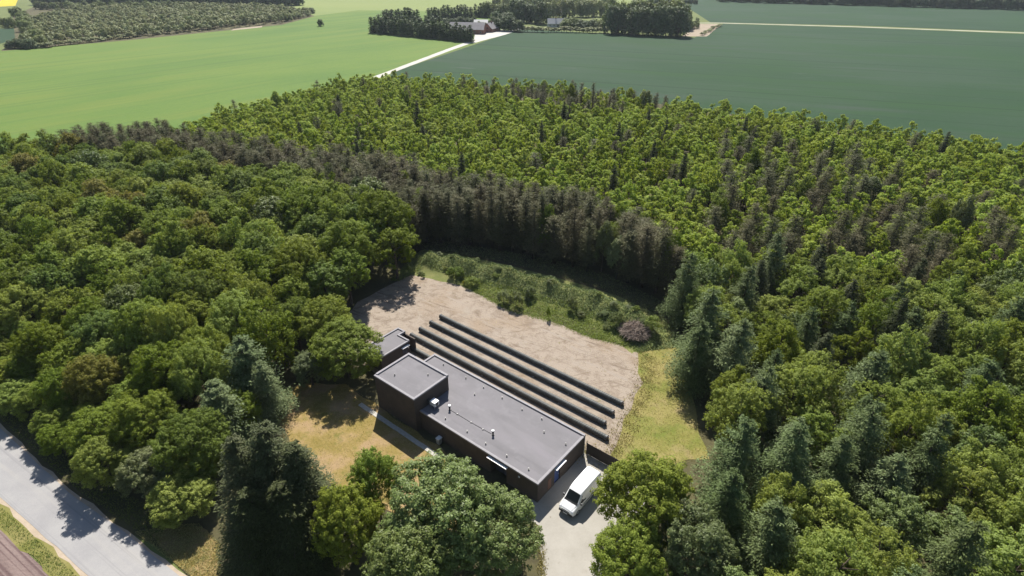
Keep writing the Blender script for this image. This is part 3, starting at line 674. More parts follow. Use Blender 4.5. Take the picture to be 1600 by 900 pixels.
PC, PS = math.cos(R(PITCH)), math.sin(R(PITCH))
def place(x, y, z):
    """where a point of the scene shows in the photograph, in percent across and down (used only to word labels)"""
    dz = z - CAM_H; dep = y*PC - dz*PS; upv = y*PS + dz*PC
    return 50 + 100*FOCAL*x/dep, 50 - 100*FOCAL*upv/dep*16/9
ONES = 'zero one two three four five six seven eight nine ten eleven twelve thirteen fourteen fifteen sixteen seventeen eighteen nineteen'.split()
TENS = 'x x twenty thirty forty fifty sixty seventy eighty ninety hundred'.split()
def word(v):
    n = int(v); return ONES[n] if n < 20 else TENS[n//10] + ('-' + ONES[n % 10] if n % 10 else '')
used = set()
def where(label, x, y, z):
    a, b = place(x, y, z)
    a = min(max(a, 0), 99.9); b = min(max(b, 0), 99.9)
    s = '%s, %s percent across, %s down' % (label, word(a), word(b))
    if s in used: s = '%s, %s point %s percent across, %s down' % (label, word(a), ONES[int(a*10) % 10], word(b))
    if s in used: s = '%s, %s-point-%s percent across, %s-point-%s down' % (label, word(a), ONES[int(a*10) % 10], word(b), ONES[int(b*10) % 10])
    if s in used: s = s.replace(' tree', ' smaller tree', 1)
    used.add(s)
    return s
def tree(name, kind, x, y, H, Rr, label, cat='tree', group=None, leaf=None, var=None, z0=.0, loc_words=True):
    v = PROTO[kind]; c, t_ = v[rnd.randrange(len(v)) if var is None else var % len(v)]
    H0 = {'loose':12,'big':12,'broad':12,'young':9.5,'larch':13,'spruce':14,'feather':13,'far':10,'far_cone':10,'far_young':6,'shrub':1.7}[kind]
    R0 = {'loose':4.2,'big':5.0,'broad':4.2,'young':2.25,'larch':1.75,'spruce':3.0,'feather':3.3,'far':4.2,'far_cone':2.4,'far_young':2.0,'shrub':1.2}[kind]
    sc = (Rr/R0, Rr/R0, H/H0)
    if t_ is None: o = link(name, c)
    else:
        o = empty(name)
        k = link('crown', c, o); link('trunk', t_, o)
    if leaf:
        k = o if t_ is None else k
        k.material_slots[0].link = 'OBJECT'; k.material_slots[0].material = M[leaf]
    o.location = (x, y, z0); o.scale = sc; o.rotation_euler = (rnd.uniform(-.03, .03), rnd.uniform(-.03, .03), rnd.uniform(0, 6.283))
    return tag(o, where(label, x, y, z0 + H*.75) if loc_words else label, cat, group)

# ---- trees placed one by one: (x, y) of the stem, kind, height, crown radius, label, leaf colour
HAND = [
    ((-22.75, 38.60), 'spruce', 16, 4.4, 'spruce_tree', 'tallest dark spruce in the clump above the roadside grass patch', None, None, 0),
    ((-24.91, 37.40), 'spruce', 15, 3.8, 'spruce_tree', 'dark spruce at the left side of the roadside clump', None, None, 1),
    ((-20.21, 38.08), 'spruce', 14, 4.0, 'spruce_tree', 'dark spruce at the right side of the roadside clump beside the lawn', None, None, 2),
    ((-20.25, 35.02), 'spruce', 12, 4.0, 'spruce_tree', 'dark spruce in front of the roadside clump, touching the lime-green tree', None, None, 3),
    ((-23.21, 34.41), 'spruce', 11.5, 4.2, 'spruce_tree', 'lower dark spruce at the front of the roadside clump', None, None, 1),
    ((-15.58, 35.66), 'big', 10, 3.3, 'broadleaf_tree', 'lime-green broadleaf tree between the dark spruces and big grey-green tree', None, 'leaf_lime', 0),
    ((-13.75, 40.14), 'big', 10, 2.7, 'broadleaf_tree', 'olive-green slim tree at the bottom edge of the dry lawn', None, 'leaf_broad', 1),
    ((-6.56, 35.93), 'big', 12, 5.6, 'broadleaf_tree', 'large grey-green tree in front of the low wing, at the bottom edge', None, 'leaf_grey', 2),
    ((-1.49, 35.00), 'big', 9.5, 4.2, 'broadleaf_tree', 'grey-green tree overhanging the left side of the driveway', None, 'leaf_grey', 3),
    ((-8.84, 31.06), 'big', 10.5, 4.0, 'broadleaf_tree', 'dark grey-green tree at the bottom edge under the large one', None, 'leaf_grey', 1),
    ((13.16, 38.18), 'big', 11, 4.6, 'broadleaf_tree', 'bright green tree overhanging the back of the white van', None, 'leaf_broad', 1),
    ((10.69, 32.84), 'big', 8.5, 3.4, 'broadleaf_tree', 'green tree at the bottom edge right of the driveway', None, 'leaf_lime', 2),
    ((16.52, 33.62), 'big', 9.5, 3.6, 'broadleaf_tree', 'grey-green tree at the bottom edge right of the van tree', None, 'leaf_silver', 3),
    ((23.49, 43.47), 'feather', 12, 3.4, 'feathery_conifer', 'feathery conifer at the bottom right corner of the right lawn', None, None, 0),
    ((23.64, 33.80), 'feather', 11, 3.4, 'feathery_conifer', 'blue-green conifer low in the right wood behind the van tree', None, None, 1),
    ((20.92, 37.81), 'feather', 10.5, 3.0, 'feathery_conifer', 'feathery conifer right beside the tree over the van', None, None, 2),
    ((26.98, 78.07), 'feather', 13, 3.3, 'feathery_conifer', 'tall conifer at the back right corner where the bank ends', None, None, 3),
    ((27.18, 66.31), 'feather', 13.5, 4.2, 'feathery_conifer', 'broad blue-green conifer leaning over the right lawn', None, None, 0),
    ((28.72, 60.08), 'feather', 13, 3.8, 'feathery_conifer', 'blue-green conifer behind the broad one on the right lawn edge', None, None, 1),
    ((24.46, 61.62), 'feather', 11.5, 3.4, 'feathery_conifer', 'conifer standing foremost at the edge of the right lawn', None, None, 2),
    ((28.93, 51.74), 'feather', 12, 3.4, 'feathery_conifer', 'blue-green conifer below the lawn edge group', None, None, 3),
    ((51.52, 64.67), 'spruce', 13, 2.4, 'spruce_tree', 'black-green spruce standing out in the middle of the right wood', None, None, 2),
    ((56.60, 63.11), 'spruce', 12, 2.3, 'spruce_tree', 'dark spruce just right of the black-green one in the right wood', None, None, 0),
    ((-22.96, 64.39), 'big', 8.8, 5.0, 'broadleaf_tree', 'round bright green tree beside the outbuilding', None, 'leaf_bright', 0),
    ((-27.13, 69.97), 'big', 9.5, 4.0, 'broadleaf_tree', 'yellow-green tree behind the round tree by the outbuilding', None, 'leaf_broad', 2),
    ((-31.93, 70.73), 'big', 9.0, 3.6, 'broadleaf_tree', 'dark tree with whitish blossom left of the round tree', None, 'leaf_dark', 3),
    ((-27.74, 62.60), 'big', 5.5, 2.4, 'broadleaf_tree', 'pale low bush tree at the left edge of the dry lawn', None, 'leaf_silver', 1),
    ((-33.79, 58.35), 'feather', 11.5, 4.4, 'feathery_conifer', 'broad blue-green conifer above the left end of the dry lawn', None, None, 1),
    ((-34.44, 51.59), 'feather', 10, 4.0, 'feathery_conifer', 'blue-green conifer below the broad one left of the lawn', None, None, 2),
    ((-30.92, 56.21), 'feather', 9, 2.8, 'feathery_conifer', 'low conifer touching the left end of the dry lawn', None, None, 0),
    ((-33.10, 53.19), 'big', 6.5, 2.4, 'broadleaf_tree', 'lime-green small tree between the conifer and the roadside spruces', None, 'leaf_lime', 0),
    ((-38.89, 68.57), 'big', 11.5, 4.0, 'broadleaf_tree', 'pale yellow-green crown above the broad left conifer', None, 'leaf_lime', 2),
    ((-39.11, 44.20), 'big', 6.0, 3.2, 'broadleaf_tree', 'pale tree hanging over the road at the tip of the left wood', None, 'leaf_silver', 1),
    ((-47.80, 49.19), 'big', 7.5, 3.4, 'broadleaf_tree', 'broadleaf tree overhanging the road in the left wood', None, 'leaf_broad', 2),
    ((-42.49, 49.91), 'big', 9.0, 3.8, 'broadleaf_tree', 'mid-green crown just above the road tip of the left wood', None, 'leaf_broad', 3),
    ((-24.33, 100.10), 'big', 14.5, 5.6, 'oak_tree', 'huge round oak at the back left corner of the clearing', None, 'leaf_broad', 0),
    ((-28.38, 89.68), 'big', 13, 5.2, 'oak_tree', 'large oak in front of the huge corner oak', None, 'leaf_broad', 1),
    ((-39.52, 103.56), 'big', 14, 5.4, 'oak_tree', 'wide oak crown left of the huge corner oak', None, 'leaf_broad', 3),
    ((-34.47, 82.87), 'big', 12.5, 4.8, 'oak_tree', 'oak crown above the dark blossoming tree', None, 'leaf_broad', 2),
    ((-74.09, 106.84), 'broad', 12.5, 3.6, 'broadleaf_tree', 'yellowish olive crown standing out in the middle of the left wood', None, 'leaf_rust', 0),
]
occ = []
for (x, y), kind, H, Rr, name, label, group, leaf, var in HAND:
    tree(name, kind, x, y, H, Rr, label, 'tree', group, leaf, var, loc_words=False); occ.append((x, y, Rr))

# ---- the woods: scattered stems, species by stand
LEFT_WOOD = [(-141.17, 129.68), (-137.67, 141.63), (-132.33, 147.18), (-124.05, 149.50), (-110.09, 146.04), (-93.45, 142.71), (-78.52, 138.48), (-55.80, 127.86), (-38.18, 116.96), (-26.13, 110.99), (-19.49, 101.25), (-19.11, 91.68), (-22.94, 86.38), (-27.04, 83.05), (-30.53, 79.22), (-35.29, 75.31), (-33.27, 65.04), (-31.99, 58.07), (-30.51, 52.08), (-34.87, 49.92), (-34.88, 45.47), (-38.27, 44.55), (-43.39, 47.38), (-55.94, 55.29), (-73.08, 67.20), (-103.88, 85.93)]
BELT = [(-121.56, 148.33), (-117.05, 156.85), (-100.32, 164.86), (-79.32, 150.68), (-51.56, 142.71), (-30.26, 132.51), (-14.26, 123.47), (6.67, 113.91), (24.58, 102.93), (28.16, 86.89), (28.27, 84.71), (23.93, 88.41), (17.77, 93.09), (7.46, 99.21), (-5.20, 105.08), (-15.98, 108.38), (-20.04, 103.66), (-26.41, 112.44), (-38.61, 118.53), (-56.47, 129.68), (-79.53, 140.57), (-97.94, 144.91)]
PLANT = [(-98.81, 176.09), (-97.76, 190.92), (-86.85, 212.32), (-68.68, 249.36), (-43.16, 255.19), (-10.40, 245.15), (38.65, 225.87), (65.62, 202.09), (92.09, 187.44), (113.65, 171.58), (137.23, 152.97), (153.30, 140.65), (99.15, 81.94), (84.34, 84.17), (67.14, 81.94), (53.83, 86.49), (38.92, 90.16), (29.38, 87.69), (24.58, 102.93), (6.67, 113.91), (-14.26, 123.47), (-30.26, 132.51), (-51.56, 142.71), (-79.32, 150.68)]
BROWN = [(53.46, 148.91), (63.84, 164.86), (71.64, 161.44), (76.85, 148.91), (85.67, 143.26), (88.37, 128.31), (90.97, 110.28), (92.79, 100.45), (85.99, 86.89), (72.68, 80.08), (66.28, 81.16), (59.76, 82.26), (54.93, 89.36), (41.75, 89.36), (35.30, 97.48)]
STRIP = [(-16.44, 238.23), (15.02, 235.58), (38.51, 225.49), (56.96, 207.49), (52.54, 193.74), (31.79, 195.60), (13.28, 205.42), (-9.35, 218.42)]
RIGHT_WOOD = [(28.97, 86.97), (38.92, 90.16), (53.83, 86.49), (67.14, 81.94), (84.34, 84.17), (99.15, 81.94), (48.34, 24.76), (21.65, 24.52), (17.26, 28.89), (18.78, 35.93), (22.15, 43.13), (27.26, 53.19), (28.08, 63.44), (27.63, 73.01)]
KEEP = [GRAVEL, LAWNR, LAWND, DRIVE]
def scatter(poly, r, tries, occ_list, keep=()):
    P = np.array(poly); lo, hi = P.min(0), P.max(0)
    pts = rng.uniform(lo, hi, (tries, 2)); pts = pts[inside(poly, pts)]
    for k in keep: pts = pts[~inside(k, pts)]
    cell = r; grid = {}; res = []
    big = [o for o in occ_list]
    for x, y in pts:
        i, j = int(x//cell), int(y//cell); ok = True
        for a in (-1, 0, 1):
            for b_ in (-1, 0, 1):
                for (u, w) in grid.get((i+a, j+b_), ()):
                    if (u-x)**2 + (w-y)**2 < r*r: ok = False; break
                if not ok: break
            if not ok: break
        if ok and any((u-x)**2 + (w-y)**2 < (.55*q + .5*r)**2 for u, w, q in big): ok = False
        if ok:
            grid.setdefault((i, j), []).append((x, y)); res.append((float(x), float(y)))
    return res

EDGE = [(-69.94, 57.50), (-49.38, 44.07), (-31.62, 33.82)]
def road_gap(x, y):
    best = 1e9
    for a, b_ in zip(EDGE, EDGE[1:]):
        ab = Vector((b_[0]-a[0], b_[1]-a[1])); ap = Vector((x-a[0], y-a[1])); t_ = max(0, min(1, ap.dot(ab)/ab.length_squared))
        best = min(best, (ap-ab*t_).length)
    return best
mass = {'young': [], 'larch': []}
# left wood
for x, y in scatter(LEFT_WOOD, 4.5, 14000, occ, KEEP):
    u = rnd.random(); d = math.hypot(x, y)
    H = rnd.uniform(9.5, 13.5); Rr = rnd.uniform(3.0, 4.7)
    if road_gap(x, y) < 14: H *= .72; Rr *= .85
    if u < .60: leaf, w = 'leaf_broad', 'mid-green'
    elif u < .76: leaf, w = 'leaf_dark', 'dark green'
    elif u < .94: leaf, w = 'leaf_lime', 'yellow-green'
    elif u < .985: leaf, w = 'leaf_grey', 'grey-green'
    else: leaf, w = 'leaf_rust', 'olive-brown'
    tree('broadleaf_tree', 'loose' if u < .3 else 'big' if y < 75 else 'broad', x, y, H, Rr, '%s broadleaf crown in the left wood' % w, 'tree', 'broadleaf trees of the left wood', leaf)
# low trees and bushes between the left wood and the road
ROAD_EDGE = [(-101.23, 81.86), (-107.15, 88.35), (-74.53, 67.92), (-57.20, 56.00), (-44.44, 48.05), (-39.23, 45.20), (-35.75, 46.13), (-31.27, 39.92), (-35.40, 39.45), (-40.59, 41.96), (-52.52, 49.05), (-67.56, 58.86)]
for x, y in scatter(ROAD_EDGE, 3.0, 5000, [o for o in occ if o[2] < 4], KEEP):
    u = rnd.random(); leaf, w = (None, 'mid-green') if u < .5 else ('leaf_lime', 'yellow-green') if u < .75 else ('leaf_silver', 'pale grey-green') if u < .85 else ('leaf_dark', 'dark green')
    tree('low_tree', 'big', x, y, rnd.uniform(4.2, 6.8), rnd.uniform(2.2, 3.2), '%s low tree along the road' % w, 'tree', 'low trees along the road', leaf)
# right wood
for x, y in scatter(RIGHT_WOOD, 3.9, 14000, occ, KEEP):
    u = rnd.random()
    near = 'big' if y < 70 else 'broad'
    if u < .40: tree('broadleaf_tree', 'loose', x, y, rnd.uniform(8, 12.5), rnd.uniform(2.6, 4.2), 'yellow-green broadleaf crown in the right wood', 'tree', 'broadleaf trees of the right wood', 'leaf_fresh')
    elif u < .60: tree('broadleaf_tree', 'loose', x, y, rnd.uniform(8, 12), rnd.uniform(2.6, 4.0), 'mid-green broadleaf crown in the right wood', 'tree', 'broadleaf trees of the right wood', 'leaf_broad')
    elif u < .68: tree('broadleaf_tree', 'loose', x, y, rnd.uniform(7, 10), rnd.uniform(2.4, 3.4), 'grey-green broadleaf crown in the right wood', 'tree', 'broadleaf trees of the right wood', 'leaf_grey')
    elif u < .87: tree('feathery_conifer', 'feather', x, y, rnd.uniform(10, 13.5), rnd.uniform(2.4, 3.6), 'feathery blue-green conifer in the right wood', 'tree', 'conifers of the right wood')
    elif u < .94: tree('broadleaf_tree', 'loose', x, y, rnd.uniform(7.5, 10), rnd.uniform(2.6, 3.6), 'bright green broadleaf crown in the right wood', 'tree', 'broadleaf trees of the right wood', 'leaf_bright')
    else: tree('spruce_tree', 'spruce', x, y, rnd.uniform(10, 14), rnd.uniform(2.0, 2.8), 'dark narrow spruce in the right wood', 'tree', 'conifers of the right wood')
# brown larch belt, the plantation and its mixed corner
belt = scatter(BELT, 2.15, 20000, [])
plant = scatter(PLANT, 3.35, 26000, [])
larches = [(x, y, 1.0) for x, y in belt]
youngs = []
for x, y in plant:
    u = rnd.random()
    if in1(BROWN, x, y) and u < .48: larches.append((x, y, .95))
    elif in1(STRIP, x, y) and u < .7: larches.append((x, y, .8))
    elif u < .035: larches.append((x, y, .85))
    elif u < .065: tree('spruce_tree', 'spruce', x, y, rnd.uniform(9.5, 12.5), rnd.uniform(1.5, 2.1), 'dark narrow spruce in the bright plantation', 'tree', 'spruces in the plantation')
    else: youngs.append((x, y))
larches.sort(key=lambda p: p[0]**2 + p[1]**2); youngs.sort(key=lambda p: p[0]**2 + p[1]**2)
def shown(x, y, z=9): a, b_ = place(x, y, z); return -1 < a < 101 and b_ < 101
ln = 0; yn = 0
for x, y, k in larches:
    if rnd.random() < .10 and y > 80:
        tree('broadleaf_tree', 'broad', x, y, rnd.uniform(9, 12), rnd.uniform(1.8, 2.4), 'green slender broadleaf among the brown larches', 'tree', 'broadleaf trees in the larch belt', rnd.choice(['leaf_silver', 'leaf_broad', 'leaf_bright', 'leaf_dark']))
    elif ln < 300 and shown(x, y):
        ln += 1
        tree('larch_tree', 'larch', x, y, k*rnd.uniform(9.8, 13.4), k*rnd.uniform(1.8, 2.7), 'thin brown larch with sparse foliage', 'tree', 'brown larches behind the bank')
    else: mass['larch'].append((x, y, k*rnd.uniform(.87, 1.0), k*rnd.uniform(.97, 1.3)))
for x, y in youngs:
    H = rnd.uniform(.82, 1.15); W_ = rnd.uniform(.85, 1.25)
    if yn < 300 and shown(x, y):
        yn += 1
        tree('young_broadleaf_tree', 'young', x, y, H*9.5, W_*2.25, 'bright lime-green young plantation tree', 'tree', 'young broadleaf trees of the plantation')
    else: mass['young'].append((x, y, H, W_))

# ---- what nobody could count: the far stems of a stand as one object of instances
def instanced(name, kind, pts, label, cat):
    pts = np.array(pts)
    coll = bpy.data.collections.new(name + '_source')
    for i, (c, t_) in enumerate(PROTO[kind]): coll.objects.link(bpy.data.objects.new('%s_source_%02d' % (kind, i), c))
    me = bpy.data.meshes.new(name)
    k = len(pts); g = np.random.default_rng(5)
    me.vertices.add(k); me.vertices.foreach_set('co', np.stack([pts[:,0], pts[:,1], np.zeros(k)], 1).astype(np.float32).ravel())
    at = me.attributes.new('turn', 'FLOAT_VECTOR', 'POINT'); at.data.foreach_set('vector', np.stack([g.uniform(-.03,.03,k), g.uniform(-.03,.03,k), g.uniform(0, 6.283, k)], 1).astype(np.float32).ravel())
    at = me.attributes.new('size', 'FLOAT_VECTOR', 'POINT'); at.data.foreach_set('vector', np.stack([pts[:,3], pts[:,3], pts[:,2]], 1).astype(np.float32).ravel())
    at = me.attributes.new('pick', 'INT', 'POINT'); at.data.foreach_set('value', g.integers(0, len(PROTO[kind]), k).astype(np.int32))
    o = link(name, me)
    nt = bpy.data.node_groups.new(name, 'GeometryNodeTree')
    nt.interface.new_socket('Geometry', in_out='INPUT', socket_type='NodeSocketGeometry'); nt.interface.new_socket('Geometry', in_out='OUTPUT', socket_type='NodeSocketGeometry')
    gi, go = nt.nodes.new('NodeGroupInput'), nt.nodes.new('NodeGroupOutput')
    ci = nt.nodes.new('GeometryNodeCollectionInfo'); ci.inputs['Collection'].default_value = coll; ci.inputs['Separate Children'].default_value = True; ci.inputs['Reset Children'].default_value = True
    ip = nt.nodes.new('GeometryNodeInstanceOnPoints'); ip.inputs['Pick Instance'].default_value = True
    for nm, ty, sock in (('turn', 'FLOAT_VECTOR', 'Rotation'), ('size', 'FLOAT_VECTOR', 'Scale'), ('pick', 'INT', 'Instance Index')):
        na = nt.nodes.new('GeometryNodeInputNamedAttribute'); na.data_type = ty; na.inputs['Name'].default_value = nm
        nt.links.new([s for s in na.outputs if s.name == 'Attribute' and s.enabled][0], ip.inputs[sock])
    nt.links.new(gi.outputs[0], ip.inputs['Points']); nt.links.new(ci.outputs[0], ip.inputs['Instance']); nt.links.new(ip.outputs[0], go.inputs[0])
    md = o.modifiers.new('scatter', 'NODES'); md.node_group = nt
    return tag(o, label, cat, kind='stuff')
if mass['young']: instanced('young_plantation', 'young', mass['young'], 'far mass of bright green young trees in the plantation', 'trees')
if mass['larch']: instanced('larch_stand', 'larch', mass['larch'], 'far mass of thin brown larches in the woods', 'trees')

